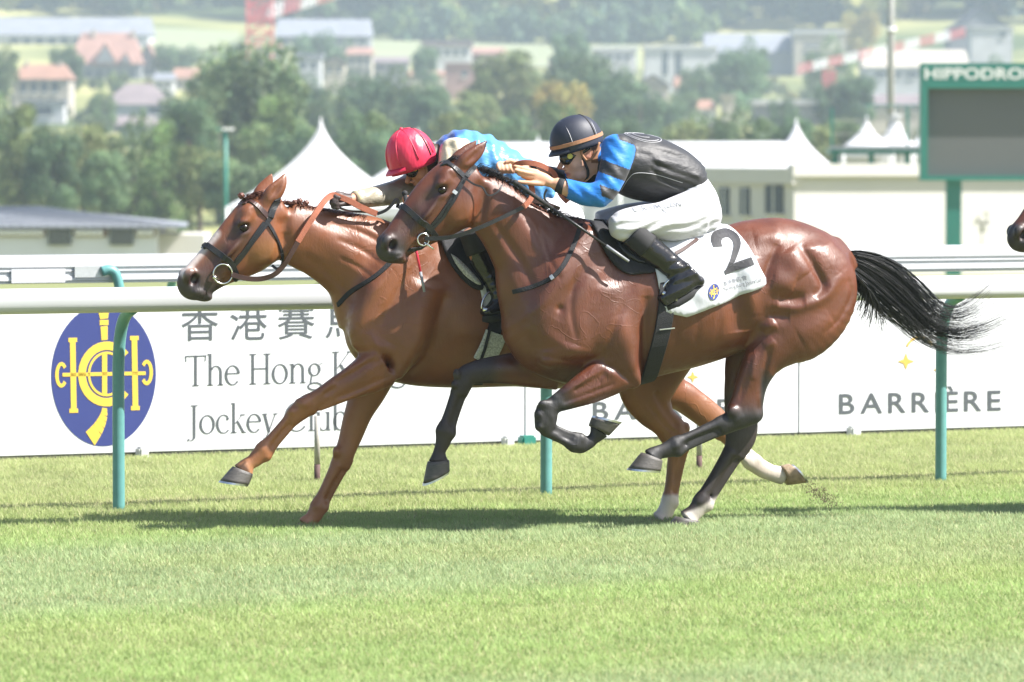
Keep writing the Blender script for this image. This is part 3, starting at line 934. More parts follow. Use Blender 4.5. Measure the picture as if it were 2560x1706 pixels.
# ============================================================ town on the hill
WALLS = {}
def wmat(key, col, var=.08):
    if key not in WALLS: WALLS[key] = mat(key, col, .85, var=var, scale=.35)
    return WALLS[key]
W_white = wmat('town_white', (.46, .46, .47), .16); W_cream = wmat('town_cream', (.38, .345, .29), .16); W_grey = wmat('town_grey', (.21, .215, .23), .16); W_pink = wmat('town_pink', (.26, .16, .145), .16)
RF_grey = wmat('slate_roof', (.17, .18, .205), .16); RF_red = wmat('tile_roof', (.25, .14, .10), .2); RF_salmon = wmat('salmon_roof', (.25, .145, .115), .2); RF_mauve = wmat('mauve_roof', (.165, .135, .14), .2); RF_dark = wmat('dark_roof', (.085, .09, .12))
def house(x0, x1, ridge, eave, base, d, wall, roof, label, kind='gable', depth=9.0, win=None, chim=None, name='house', dormer=None, hip=.0):
    c = wroot(name, (x0 + x1) / 2, base, d, label, 'house' if name == 'house' else 'building')
    oo = c.location
    a, b = at(x0, eave, d), at(x1, base, d)
    xa, xb, zt, zb = a.x - oo.x, b.x - oo.x, a.z - oo.z, b.z - oo.z - 4
    rz = at(x0, ridge, d).z - oo.z
    box_obj('wall', xa, xb, 0, depth, zb, zt, wall, c)
    ov = .35
    if kind == 'gable':
        hx = (xb - xa) * hip
        V = [(xa - ov, -ov, zt), (xb + ov, -ov, zt), (xb - hx, depth / 2, rz), (xa + hx, depth / 2, rz), (xa - ov, depth + ov, zt), (xb + ov, depth + ov, zt)]
        Fc = [(0, 1, 2, 3), (5, 4, 3, 2), (0, 3, 4), (1, 5, 2), (0, 4, 5, 1)]
        mesh_obj('roof', V, Fc, roof, c)
    elif kind == 'front':
        xm = (xa + xb) / 2
        V = [(xa - ov, -ov, zt), (xb + ov, -ov, zt), (xm, -ov, rz), (xa - ov, depth, zt), (xb + ov, depth, zt), (xm, depth, rz)]
        Fc = [(0, 2, 5, 3), (1, 4, 5, 2), (0, 3, 4, 1), (3, 5, 4)]
        mesh_obj('roof', V, Fc, roof, c)
        mesh_obj('gable_wall', [(xa, -.01, zt - .02), (xb, -.01, zt - .02), (xm, -.01, rz - .25), (xa, .2, zt - .02), (xb, .2, zt - .02), (xm, .2, rz - .25)], [(0, 1, 2), (5, 4, 3), (0, 3, 4, 1), (1, 4, 5, 2), (2, 5, 3, 0)], wall, c)
    else:
        box_obj('roof', xa - ov, xb + ov, -ov, depth + ov, zt, rz if rz > zt else zt + .3, roof, c)
    if win:
        for (wx, wy, ww, wh) in win:
            p, q_ = at(wx, wy, d - .1), at(wx + ww, wy + wh, d - .1)
            wo = box_obj('window', p.x - oo.x, q_.x - oo.x, -.06, .05, q_.z - oo.z, p.z - oo.z, M_glass, c)
            box_obj('sill', p.x - oo.x - .1, q_.x - oo.x + .1, -.2, -.02, q_.z - oo.z - .12, q_.z - oo.z - .005, M_frame, wo)
    if chim:
        for cxp in chim:
            p = at(cxp, ridge - 8, d); q_ = at(cxp + 9, ridge + 14, d)
            box_obj('chimney', p.x - oo.x, q_.x - oo.x, depth * .4, depth * .4 + .7, q_.z - oo.z, p.z - oo.z, W_cream, c)
    if dormer:
        for dx0, dx1, ap, ba in dormer:
            p0, p1, pm = at(dx0, ba, d - .8), at(dx1, ba, d - .8), at((dx0 + dx1) / 2, ap, d - .8)
            pts = [p0 - oo, p1 - oo, pm - oo]
            V = pts + [q + Vector((0, depth * .5, 0)) for q in pts]
            mesh_obj('gable', V, [(0, 1, 2), (0, 2, 5, 3), (1, 4, 5, 2), (0, 3, 4, 1), (3, 5, 4)], roof, c)
            k = .72
            cc = (pts[0] + pts[1] + pts[2]) / 3
            mesh_obj('gable_face', [cc + (q - cc) * k + Vector((0, -.06, 0)) for q in pts], [(0, 1, 2)], W_grey, c)
    return c
def wins(x0, x1, y, n, w, h): return [(x0 + (x1 - x0) * (i + .5) / n - w / 2, y, w, h) for i in range(n)]
house(-60, 372, 42, 88, 132, 1010, W_white, RF_grey, 'long low building with pale grey roof on the hill, far left', depth=16, win=wins(20, 240, 94, 7, 24, 20), name='long_building')
house(172, 352, 80, 160, 222, 860, W_grey, RF_salmon, 'large villa with steep salmon tiled roof and front gable', depth=14, win=wins(180, 345, 176, 6, 13, 22), hip=.14, dormer=[(228, 298, 104, 163), (300, 330, 128, 160), (186, 212, 134, 160)], chim=[222, 322])
house(345, 392, 108, 165, 215, 865, W_grey, RF_salmon, 'right wing of the salmon-roofed villa', depth=8, win=wins(350, 390, 172, 2, 12, 18), kind='front')
house(33, 172, 160, 198, 262, 660, W_cream, RF_red, 'cream villa with flat orange-red roof at far left', depth=9, win=wins(45, 150, 206, 4, 14, 26), chim=[56, 140], hip=.12)
house(60, 160, 250, 258, 330, 640, W_white, RF_grey, 'white veranda with pillars below the cream villa', depth=4, kind='flat', win=[(70, 268, 60, 22)])
house(262, 418, 208, 262, 300, 660, W_white, RF_mauve, 'low white house with mauve hipped roof', depth=11, hip=.3, win=[(372, 268, 30, 18)])
house(242, 382, 290, 312, 332, 610, W_grey, RF_mauve, 'low dark garage below the mauve-roofed house', depth=7)
house(385, 432, 182, 200, 244, 760, W_white, RF_grey, 'small white house with a yellow parasol beside it', depth=7, win=wins(388, 430, 208, 2, 9, 14))
house(432, 500, 170, 196, 250, 800, W_cream, RF_red, 'small cream house just left of the tallest tree', depth=8, win=wins(436, 498, 206, 3, 9, 14))
house(690, 925, 46, 91, 126, 1010, W_grey, RF_grey, 'second long grey-roofed building, right of the left crane', depth=16, win=wins(700, 920, 98, 8, 16, 14), name='long_building')
house(640, 700, 108, 118, 150, 900, W_white, RF_red, 'white house with a strip of red roof at the foot of the left crane', depth=7, win=wins(645, 698, 126, 2, 12, 14))
house(738, 802, 134, 146, 192, 820, W_white, RF_grey, 'boxy white house left of the pair in mid town', depth=8, kind='flat', win=wins(742, 800, 156, 2, 12, 18))
house(810, 862, 140, 158, 196, 800, W_cream, RF_mauve, 'narrow cream house right of the boxy white one', depth=8, win=wins(812, 860, 166, 2, 10, 16), kind='front')
house(868, 930, 118, 136, 200, 840, W_cream, RF_salmon, 'tall cream house with pale roof in mid town', depth=9, win=wins(870, 928, 146, 3, 9, 16) + wins(870, 928, 172, 3, 9, 16), chim=[880])
house(935, 1020, 140, 156, 196, 850, W_grey, RF_mauve, 'low grey house with mauve roof in mid town', depth=9, win=wins(940, 1015, 166, 3, 10, 14))
house(1058, 1178, 102, 116, 160, 880, W_white, RF_mauve, 'white building with two purple-grey roof blocks', depth=10, kind='flat', win=wins(1064, 1172, 126, 5, 11, 14), name='flat_building')
house(1112, 1206, 152, 158, 206, 800, W_pink, W_white, 'pink brick block with a white roof edge', depth=9, kind='flat', win=[(1154, 178, 14, 14)])
house(1020, 1110, 176, 188, 210, 790, W_cream, RF_red, 'low house with orange roof left of the pink block', depth=8, win=wins(1030, 1100, 192, 3, 9, 10))
house(1180, 1262, 118, 134, 160, 900, W_pink, RF_salmon, 'long pink-roofed house on the meadow edge', depth=8)
house(1372, 1412, 128, 150, 176, 880, W_pink, RF_red, 'small pink gabled house among the trees above the black helmet', depth=7, kind='front')
house(1484, 1590, 118, 126, 168, 900, W_white, W_white, 'low white building right of the tall dark tree', depth=9, kind='flat', win=wins(1490, 1580, 140, 4, 12, 12))
house(1612, 1792, 114, 122, 205, 880, W_white, W_white, 'white block with two dark vertical window bays', depth=10, kind='flat', win=[(1656, 130, 14, 60), (1688, 130, 16, 60)], name='flat_building')
house(1764, 1985, 82, 132, 192, 960, W_grey, RF_grey, 'large hall with broad blue-grey roof at right', depth=18, name='hall')
house(1986, 2114, 76, 84, 190, 955, W_cream, W_white, 'cream end block of the blue-grey hall', depth=12, kind='flat', win=[(2010, 110, 40, 8), (2010, 130, 40, 8)], name='flat_building')
house(1592, 1672, 186, 216, 280, 700, W_cream, RF_mauve, 'cream gabled house right of the mid trees', depth=9, kind='front', win=wins(1600, 1664, 236, 2, 12, 18))
house(1690, 1792, 188, 216, 256, 720, W_cream, RF_red, 'cream house with reddish roof below the white block', depth=9, win=wins(1696, 1786, 224, 4, 9, 16), chim=[1700])
house(1694, 1784, 250, 272, 306, 640, W_white, RF_red, 'white cottage with bright orange tiled roof', depth=7, win=wins(1700, 1780, 280, 3, 9, 14))
house(1806, 1836, 238, 242, 300, 640, W_cream, W_cream, 'narrow cream tower house', depth=4, kind='flat')
house(1650, 1752, 296, 302, 330, 600, W_white, W_white, 'low white flat roof among the trees above the marquee', depth=6, kind='flat')
house(1890, 2104, 250, 262, 340, 560, W_grey, W_white, 'long grey block with white roof line behind the marquee end', depth=9, kind='flat', win=wins(1930, 2060, 272, 3, 12, 8), name='flat_building')
house(2376, 2532, 20, 74, 80, 900, W_grey, RF_dark, 'chalet with dark pitched roof at top right', depth=13, kind='front')
house(2428, 2530, 66, 70, 170, 880, W_white, W_white, 'white block below the dark-roofed chalet', depth=8, kind='flat', win=[(2500, 80, 14, 14)], name='flat_building')
house(2160, 2420, 124, 168, 222, 820, W_white, W_cream, 'white hall with cream roof behind the scoreboard', depth=12, win=wins(2180, 2300, 182, 3, 26, 12) , name='hall')
house(2170, 2310, 236, 262, 290, 640, W_cream, RF_mauve, 'low cream houses behind the platform railing', depth=8, win=wins(2180, 2300, 268, 5, 9, 10))
house(1960, 2060, 50, 62, 76, 1150, W_white, RF_salmon, 'white house with pink roof in the woods, top right', depth=8)
# --- cranes
M_red = mat('crane_red', (.50, .10, .10), .5, var=.1, scale=1); M_cwhite = mat('crane_white', (.75, .74, .73), .5, var=.05)
def crane(label, a, b, d, w, nseg, mast, cat='crane', md=4):
    r_ = wroot('crane', mast[0], mast[2], d, label, cat, 'red and white cranes'); oo = r_.location
    A, Bp = at(*a, d) - oo, at(*b, d) - oo
    ax = (Bp - A); up = Vector((0, 0, 1))
    h = w * d / F_PX
    for k in range(nseg):
        m_ = (M_red, M_cwhite)[k % 2]
        p, q_ = A + ax * (k / nseg), A + ax * ((k + .97) / nseg)
        Vv, Ff = [], []
        def rod_(u, v, r):
            v_, f_ = tube_geo([u, v], r, 5); bb = len(Vv); Vv.extend(v_); Ff.extend([tuple(i + bb for i in f) for f in f_])
        offs = [Vector((0, -.5 * h, 0)), Vector((0, .5 * h, 0)), up * h]
        for o_ in offs: rod_(p + o_, q_ + o_, .085)
        for t in np.linspace(0, 1, 5)[:-1]:
            u0, u1 = p + (q_ - p) * t, p + (q_ - p) * (t + .25)
            for o_ in offs[:2]:
                rod_(u0 + o_, u1 + offs[2], .06); rod_(u1 + offs[2], u1 + o_, .06)
            rod_(u0 + offs[0], u1 + offs[1], .06)
        mesh_obj('jib_section', Vv, Ff, m_, r_)['kind'] = 'stuff'
    mx_, my0, my1, mw = mast
    hw = mw * d / F_PX / 2
    b0, t0 = at(mx_, my1, d) - oo, at(mx_, my0, d) - oo
    n = 5
    for k in range(n):
        z0, z1 = b0.z + (t0.z - b0.z) * k / n, b0.z + (t0.z - b0.z) * (k + 1) / n
        Vv, Ff = [], []
        cs = [(-hw, -hw), (hw, -hw), (hw, hw), (-hw, hw)]
        for i in range(4):
            x0_, y0_ = cs[i]; x1_, y1_ = cs[(i + 1) % 4]
            for u, v in (((b0.x + x0_, y0_, z0), (b0.x + x0_, y0_, z1)), ((b0.x + x0_, y0_, z0), (b0.x + x1_, y1_, z1)), ((b0.x + x1_, y1_, z0), (b0.x + x0_, y0_, z1)), ((b0.x + x0_, y0_, z1), (b0.x + x1_, y1_, z1))):
                v_, f_ = tube_geo([Vector(u), Vector(v)], .11, 5); bb = len(Vv); Vv += v_; Ff += [tuple(q + bb for q in f) for f in f_]
        mesh_obj('mast_section', Vv, Ff, M_red, r_)['kind'] = 'stuff'
    return r_
crane('red and white crane with striped jib rising over the town at right', (1992, 184), (2412, 90), 760, 20, 11, (2072, 178, 250, 30))
crane('red crane mast with a red and white jib at the top left', (622, 62), (880, -16), 760, 34, 6, (650, -20, 150, 62))
# ============================================================ trees
def leaf_mat(name, base):
    m_ = mat(name, base, .6, spec=.3, var=.2, scale=.5, attr=True, transl=.25)
    nt_, N_, L_, P_ = nodes_of(m_)
    oi = N_.new('ShaderNodeObjectInfo'); hs = N_.new('ShaderNodeHueSaturation')
    src = P_.inputs['Base Color'].links[0].from_socket
    mr_ = N_.new('ShaderNodeMapRange'); mr_.inputs[3].default_value = .485; mr_.inputs[4].default_value = .525
    L_.new(oi.outputs['Random'], mr_.inputs[0]); L_.new(mr_.outputs[0], hs.inputs['Hue'])
    mv = N_.new('ShaderNodeMapRange'); mv.inputs[3].default_value = .75; mv.inputs[4].default_value = 1.25
    mm = N_.new('ShaderNodeMath'); mm.operation = 'FRACT'; m10 = N_.new('ShaderNodeMath'); m10.operation = 'MULTIPLY'; m10.inputs[1].default_value = 7.31
    L_.new(oi.outputs['Random'], m10.inputs[0]); L_.new(m10.outputs[0], mm.inputs[0]); L_.new(mm.outputs[0], mv.inputs[0]); L_.new(mv.outputs[0], hs.inputs['Value'])
    L_.new(src, hs.inputs['Color']); L_.new(hs.outputs[0], P_.inputs['Base Color'])
    return m_
M_leaf = leaf_mat('foliage', (1, 1, 1))
M_bark = mat('bark', (.09, .07, .05), .9, var=.3, scale=3, bump=.4, bscale=8)
def crown_geo(seed, n, leaf, tall=1.3, lobes=16, tint=(.062, .105, .028)):
    """leaves of a unit crown (radius about 1, centre at origin)"""
    r = np.random.default_rng(seed)
    L_ = []
    for i in range(lobes):
        v = r.normal(size=3); v /= np.linalg.norm(v)
        v *= r.uniform(.45, .82); v[2] = v[2] * tall + .05
        L_.append((v, r.uniform(.20, .36)))
    L_.append((np.zeros(3), .58))
    k = r.integers(0, len(L_), n)
    C = np.array([l[0] for l in L_])[k]; Rr = np.array([l[1] for l in L_])[k]
    d = r.normal(size=(n, 3)); d /= np.linalg.norm(d, axis=1)[:, None]
    d[:, 2] *= .9
    p = C + d * (Rr * r.uniform(.72, 1.10, n) ** 1.0)[:, None]
    nrm = d + r.normal(size=(n, 3)) * .55; nrm /= np.linalg.norm(nrm, axis=1)[:, None]
    t = np.cross(nrm, r.normal(size=(n, 3))); t /= np.linalg.norm(t, axis=1)[:, None] + 1e-9
    b = np.cross(nrm, t)
    s = leaf * r.uniform(.6, 1.3, n)[:, None]
    Q = np.stack([p - t * s, p - b * s * .6, p + t * s, p + b * s * .6], 1).reshape(-1, 3)
    c = np.array(tint)[None] * r.uniform(.7, 1.4, (n, 1)) * (1.1 + .24 * r.normal(size=(len(L_), 1))[k])
    c[:, 0] *= r.uniform(.85, 1.2, n)
    return Q, np.repeat(np.clip(c, .01, .4), 4, 0)
def crown_mesh(name, *a, **k):
    Q, c = crown_geo(*a, **k)
    o = np_mesh(name, Q, np.arange(len(Q)).reshape(-1, 4), M_leaf, None, False, c)
    me = o.data; bpy.data.objects.remove(o)
    CAL[me.name] = (np.percentile(np.abs(Q[:, :2]), 97.5), np.percentile(Q[:, 2], 99.3)); return me
CAL = {}
CROWNS = [crown_mesh('crown', s, 9000, .044, tl, 40 + s, tint=ti) for s, tl, ti in ((1, 1.35, (.095, .150, .060)), (2, 1.6, (.120, .170, .056)), (3, 1.2, (.080, .135, .064)), (4, 1.0, (.130, .160, .058)), (5, 1.45, (.096, .150, .068)))]
GOLD = crown_mesh('crown', 9, 6000, .052, 1.0, 36, tint=(.26, .22, .05))
def trunk_mesh():
    Vv, Ff = [], []
    for pts, r_ in (([(0, 0, -2.4), (.02, .01, -1.2), (.0, .0, -.2), (.04, 0, .7)], [.11, .085, .06, .015]), ([(0, 0, -.9), (.25, .1, -.3), (.5, .15, .2)], [.045, .03, .01]),
                    ([(0, 0, -.8), (-.28, -.05, -.2), (-.5, .1, .3)], [.045, .03, .01]), ([(0, 0, -.5), (.05, -.3, .1), (.1, -.5, .5)], [.04, .025, .008])):
        v, f = tube_geo([Vector(p) for p in pts], r_, 7); b_ = len(Vv); Vv += v; Ff += [tuple(i + b_ for i in q) for q in f]
    o = mesh_obj('trunk', Vv, Ff, M_bark, None, True); me = o.data; bpy.data.objects.remove(o); return me
TRUNK = trunk_mesh()
rt = np.random.default_rng(77)
def tree(px, top, half, d, label, group, kind=None, tall=None):
    """crown top at (px,top), half width in px"""
    hw = half * d / F_PX
    k = int(rt.integers(0, len(CROWNS))) if kind is None else kind
    me = GOLD if k == 9 else CROWNS[k]
    zt = at(px, top, d).z
    zs = hw * (tall or rt.uniform(1.0, 1.35))
    fx, fz = CAL[me.name]; hw /= fx; zs /= fx
    cz = zt - zs * fz
    r_ = empty('tree', (at(px, top, d).x, d, cz - zs * 2.3)); tag(r_, label, 'tree', group)
    for nm, m_ in (('trunk', TRUNK), ('crown', me)):
        o = bpy.data.objects.new(nm, m_); link(o, r_); o.location = (0, 0, zs * 2.3); o.scale = (hw, hw, zs)
        o.rotation_euler = (0, 0, float(rt.uniform(0, 6.28)))
    return r_
NEAR = [(-30, 262, 92, 330), (62, 268, 88, 300), (128, 330, 70, 285), (205, 318, 78, 290), (262, 380, 60, 275), (335, 300, 84, 300), (410, 306, 82, 290), (470, 250, 70, 320), (498, 372, 70, 280),
        (612, 122, 150, 340), (545, 240, 92, 335), (690, 238, 92, 330), (740, 330, 80, 300), (660, 420, 90, 270), (600, 400, 80, 268), (870, 300, 84, 310), (935, 286, 84, 330), (990, 330, 74, 310),
        (1150, 290, 90, 340), (1235, 300, 80, 330), (1310, 296, 78, 345), (1392, 262, 76, 350), (1560, 300, 70, 340), (1710, 306, 66, 340), (1780, 290, 74, 350), (1850, 284, 72, 345), (1905, 300, 60, 330),
        (1985, 296, 60, 330), (2040, 318, 60, 330), (2110, 300, 52, 340), (2290, 330, 60, 330)]
NL = ['pale green tree cut by the left edge of the photo', 'dense green tree over the pavilion, second from the left edge', 'low bushy tree over the pavilion roof, third from left', 'bushy tree over the pavilion, fourth from left',
      'short bush-like tree low over the pavilion roof', 'rounded tree above the right half of the pavilion roof', 'tree above the right end of the pavilion roof', 'upright tree touching the left flank of the tallest tree', 'low tree just left of the green lamp post',
      'tallest broad tree, its crown rising over the town left of centre', 'tree at the lower left shoulder of the tallest tree', 'tree at the lower right shoulder of the tallest tree', 'tree just left of the large pointed tent peak', 'low dark tree behind the ears of the chestnut',
      'low dark tree right of the green lamp post', 'tree between the large tent peak and the pink cap', 'tree directly above left of the pink cap', 'tree behind the pink cap', 'tree above the blue-backed jockey', 'tree right of the blue-backed jockey',
      'tree left of the small tent peak over the marquee', 'tree just behind the black helmet', 'tree above the back of the jockey in black', 'first tree right of the black-clad jockey over the marquee', 'second tree right of the black-clad jockey over the marquee', 'third tree over the marquee, left of its end tent',
      'slim tree left of the end tent of the marquee', 'tree behind the end tent of the marquee', 'tree right of the end tent of the marquee', 'tree behind the green platform', 'tree behind the scoreboard edge']
for i, (a_, l_) in enumerate(zip(NEAR, NL)): tree(*a_, l_, 'trees beyond the track', kind=i % 5)
MID = [(760, 196, 70, 480, 2), (830, 226, 66, 470, 0), (905, 190, 72, 500, 2), (985, 184, 80, 500, 0), (1070, 214, 66, 480, 2), (1190, 232, 60, 470, 3), (1262, 132, 84, 520, 3), (1330, 190, 80, 500, 3), (1400, 208, 66, 490, 9), (1440, 138, 88, 540, 2),
       (1540, 178, 70, 520, 2), (1600, 238, 60, 500, 4), (1430, 84, 50, 760, 2), (1490, 160, 44, 640, 0), (1838, 130, 62, 700, 2), (1880, 100, 44, 720, 0), (2070, 106, 62, 780, 0), (2154, 30, 46, 1020, 9), (2080, 210, 40, 560, 2), (2140, 190, 50, 560, 2),
       (590, 108, 40, 800, 2), (15, 116, 34, 620, 0), (-40, 205, 45, 520, 0), (165, 118, 40, 700, 2), (260, 220, 30, 600, 0), (440, 116, 50, 820, 4), (800, 86, 60, 880, 2), (860, 110, 40, 860, 0), (1062, 118, 34, 780, 2), (1960, 250, 36, 540, 2), (1660, 252, 50, 560, 2),
       (1740, 168, 40, 680, 2), (2500, 150, 50, 780, 0), (1710, 232, 30, 620, 4), (1310, 178, 50, 600, 4)]
ML_ = ['dark tree just right of the tallest tree top', 'rounded tree in front of the boxy white house', 'broad tree in the middle row above the tent peak', 'large tree in the middle row below the pink block', 'tree in the middle row below the orange roof', 'olive tree left of the large olive one',
       'large olive tree in the middle of the photo', 'olive tree right of the large olive one', 'golden-green tree above the black helmet', 'tall dark blue-green tree above the black helmet', 'rounded dark tree left of the cream gabled house', 'small tree below the cream gabled house',
       'dark tree standing up against the pale meadow', 'tree left of the low white building', 'round tree in front of the blue-grey hall', 'round tree right in front of the blue-grey hall roof', 'round light tree in front of the cream end block', 'golden round tree left of the tall pole', 'dark tree at the foot of the right crane',
       'dark tree right of the right crane mast', 'tree above the tallest tree, below the meadow', 'pale tree left of the long low building', 'tree at left edge beside the cream villa', 'dark round tree between the long building and the salmon roof', 'shrubby tree left of the mauve-roofed house', 'tree right of the salmon villa, under the meadow',
       'tree in front of the second long building', 'small tree right before the second long building', 'dark small tree left of the purple-roofed building', 'small tree left of the grey block', 'tree left of the orange-roofed cottage', 'tree between white block and cream house', 'tree before the white block at right edge', 'small round bush-tree beside the cream house', 'tree just above the olive trees']
for a_, l_ in zip(MID, ML_): tree(a_[0], a_[1], a_[2], a_[3], l_, 'trees in the town', kind=a_[4])
# hillside woods: one mass
def woods(name, label, x0, x1, d0, d1, n, size, seed, tints, skip=None):
    r = np.random.default_rng(seed)
    base = [crown_geo(100 + i, 420, .15, 1.0, 14, tint=t) for i, t in enumerate(tints)]
    Vs, Cs = [], []
    for i in range(n):
        d = r.uniform(d0, d1); px = r.uniform(x0, x1)
        X = (px - CX) / F_PX * d
        z = ground_z(d) + 2.2 * math.sin(X * .021 + d * .004)
        if skip and skip(px, d): continue
        s = r.uniform(*size)
        Q, c = base[int(r.integers(0, len(base)))]
        a = r.uniform(0, 6.28); ca, sa = math.cos(a), math.sin(a)
        P = Q * np.array([s, s, s * r.uniform(.9, 1.3)])
        P = np.stack([P[:, 0] * ca - P[:, 1] * sa + X, P[:, 0] * sa + P[:, 1] * ca + d, P[:, 2] + z + s * .9], 1)
        Vs.append(P); Cs.append(c * r.uniform(.75, 1.25))
    Vs = np.concatenate(Vs); Cs = np.concatenate(Cs)
    o = np_mesh(name, Vs, np.arange(len(Vs)).reshape(-1, 4), M_leaf, None, False, Cs)
    tag(o, label, 'woods', kind='stuff')
TW = [(.07, .11, .045), (.10, .135, .045), (.055, .09, .05), (.17, .17, .05), (.20, .15, .055), (.045, .07, .05)]
woods('hillside_woods', 'hazy mixed woods covering the hill at the top of the photo', -1000, 3560, 1105, 1480, 730, (6.5, 12), 5, TW)
woods('town_shrubbery', 'shrubs and hedges between the houses on the slope', -1000, 3560, 480, 960, 480, (.8, 1.7), 6, TW[:4])
woods('side_woods', 'belt of trees going on beyond both sides of the photo', -1200, 3700, 300, 720, 330, (3.5, 6), 12, TW[:3], skip=lambda p, d: -230 < p < 2760)
woods('hillside_hedge', 'hedge line along the edge of the pale meadow', 940, 1780, 1075, 1095, 60, (3, 5), 8, TW[:3])
# pale meadow on the hill
M_meadow = mat('meadow', (.19, .21, .115), .95, var=.12, scale=.05)
def field(px0, px1, d0, d1, lift):
    V = []; n = 12
    for d in np.linspace(d0, d1, 6):
        for p in np.linspace(px0, px1, n):
            X = (p - CX) / F_PX * d; V.append((X, d, ground_z(d) + 2.2 * math.sin(X * .021 + d * .004) + lift))
    o = mesh_obj('meadow', V, [(j * n + i, j * n + i + 1, (j + 1) * n + i + 1, (j + 1) * n + i) for j in range(5) for i in range(n - 1)], M_meadow, None, True)
    tag(o, kind='structure')
field(920, 1600, 985, 1072, .4); field(380, 600, 1000, 1080, .5)
# shrub on the cream wall
r_ = empty('wall_shrub', at(2452, 600, 149)); tag(r_, 'sparse climbing shrub on the sunlit cream wall by the scoreboard post', 'shrub')
Q, c = crown_geo(55, 240, .09, 1.6, 8, tint=(.11, .14, .05))
o = np_mesh('foliage', Q * np.array([.28, .15, .42]), np.arange(len(Q)).reshape(-1, 4), M_leaf, r_, False, c); o.location = (0, 0, .5)
tube_obj('stem', [(0, 0, -.6), (.03, 0, .2), (-.03, 0, .8)], [.02, .014, .006], M_bark, r_, 6)
# ============================================================ haze
hz_m = bpy.data.materials.new('haze_air'); hz_m.use_nodes = True
nt = hz_m.node_tree
for n_ in list(nt.nodes):
    if n_.type != 'OUTPUT_MATERIAL': nt.nodes.remove(n_)
pvn = nt.nodes.new('ShaderNodeVolumePrincipled'); pvn.inputs['Color'].default_value = (.70, .84, 1.0, 1); pvn.inputs['Density'].default_value = .00029
nt.links.new(pvn.outputs[0], nt.nodes['Material Output'].inputs['Volume'])
hz = box_obj('haze', -1400, 1400, -65, 2300, -8, 120, hz_m)
tag(hz, kind='stuff')
# ============================================================ horses
PN = Plane(1700, 1318, 18)                 # plane of the near bay
PF = Plane(1187, 1306, 18)                 # plane of the far chestnut
def coat_mat():
    m = mat('horse_coat', (1, 1, 1), 0.43, spec=0.62, var=0.18, scale=7, bump=0.0, attr=True, rvar=0.11)
    nt, N, L, P = nodes_of(m)
    tc = N.new('ShaderNodeTexCoord')
    def nz(scale, detail=3, st=(1, 1, 1), dist=0.0):
        mp = N.new('ShaderNodeMapping'); mp.inputs['Scale'].default_value = st; L.new(tc.outputs['Object'], mp.inputs[0])
        n = N.new('ShaderNodeTexNoise'); n.inputs['Scale'].default_value = scale; n.inputs['Detail'].default_value = detail; n.inputs['Distortion'].default_value = dist
        L.new(mp.outputs[0], n.inputs[0]); return n.outputs[0]
    def mth(op, a, b=None, c=None):
        n = N.new('ShaderNodeMath'); n.operation = op
        for i, v in enumerate((a, b, c)):
            if v is None: continue
            if isinstance(v, (int, float)): n.inputs[i].default_value = v
            else: L.new(v, n.inputs[i])
        return n.outputs[0]
    def rng_(v, a, b, c, d):
        n = N.new('ShaderNodeMapRange'); n.interpolation_type = 'SMOOTHSTEP'
        for i, q in enumerate((a, b, c, d)): n.inputs[i + 1].default_value = q
        L.new(v, n.inputs[0]); return n.outputs[0]
    # raised veins: thin ridges of a warped noise, only here and there
    v = mth('ABSOLUTE', mth('SUBTRACT', nz(5.5, 1.5, (1, .6, 1), 1.2), .5))
    ridge = rng_(v, 0.0, .022, 1, 0)
    mask = rng_(nz(2.6, 2, (1, 1, 1)), .50, .62, 0, 1)
    vein = mth('MULTIPLY', ridge, mask)
    # skin creases and muscle fibre
    w = mth('ABSOLUTE', mth('SUBTRACT', nz(9, 3, (1.6, 1, .7), .8), .5))
    crease = mth('MULTIPLY', rng_(w, 0, .05, -1, 0), rng_(nz(3.1, 2), .54, .66, 0, 1))
    fibre = nz(42, 3, (2.2, 1, .6))
    hair = nz(420, 2, (1, 1, .35)); clump = nz(115, 2, (1.5, 1, .55))
    hgt = mth('ADD', mth('ADD', mth('MULTIPLY', vein, .26), mth('MULTIPLY', crease, .22)), mth('ADD', mth('MULTIPLY', fibre, .30), mth('ADD', mth('MULTIPLY', hair, .16), mth('MULTIPLY', clump, .20))))
    b = N.new('ShaderNodeBump'); b.inputs['Strength'].default_value = .7; b.inputs['Distance'].default_value = .004
    L.new(hgt, b.inputs['Height']); L.new(b.outputs[0], P.inputs['Normal'])
    # sleek body, duller black lower legs; the sheen breaks up over the fibre of the coat
    at_ = N.new('ShaderNodeAttribute'); at_.attribute_name = 'Col'
    sp = N.new('ShaderNodeSeparateColor'); L.new(at_.outputs[0], sp.inputs[0])
    dull = rng_(sp.outputs[0], .012, .06, .14, 0)
    base = P.inputs['Roughness'].links[0].from_socket
    rg = mth('ADD', mth('ADD', base, dull), mth('MULTIPLY', mth('SUBTRACT', clump, .5), .28))
    L.new(rg, P.inputs['Roughness'])
    return m
M_coat = coat_mat()
M_hoof = mat('hoof_horn', (0.075, 0.068, 0.062), 0.5, var=0.25, scale=30, bump=0.2, bscale=90, stretch=(1, 1, 4))
M_hoof_pale = mat('hoof_horn_pale', (0.30, 0.22, 0.14), 0.55, var=0.5, scale=22, bump=0.2, bscale=90)
M_shoe = mat('shoe_metal', (0.62, 0.63, 0.64), 0.32, metal=1.0, var=0.1)
M_eye = mat('horse_eye', (0.012, 0.007, 0.004), 0.22, spec=0.4, var=0.0)
M_hair_black = mat('black_hair', (0.012, 0.012, 0.014), 0.42, var=0.3, scale=40, spec=0.6)
M_hair_brown = mat('chestnut_hair', (0.10, 0.032, 0.018), 0.5, var=0.25, scale=40)

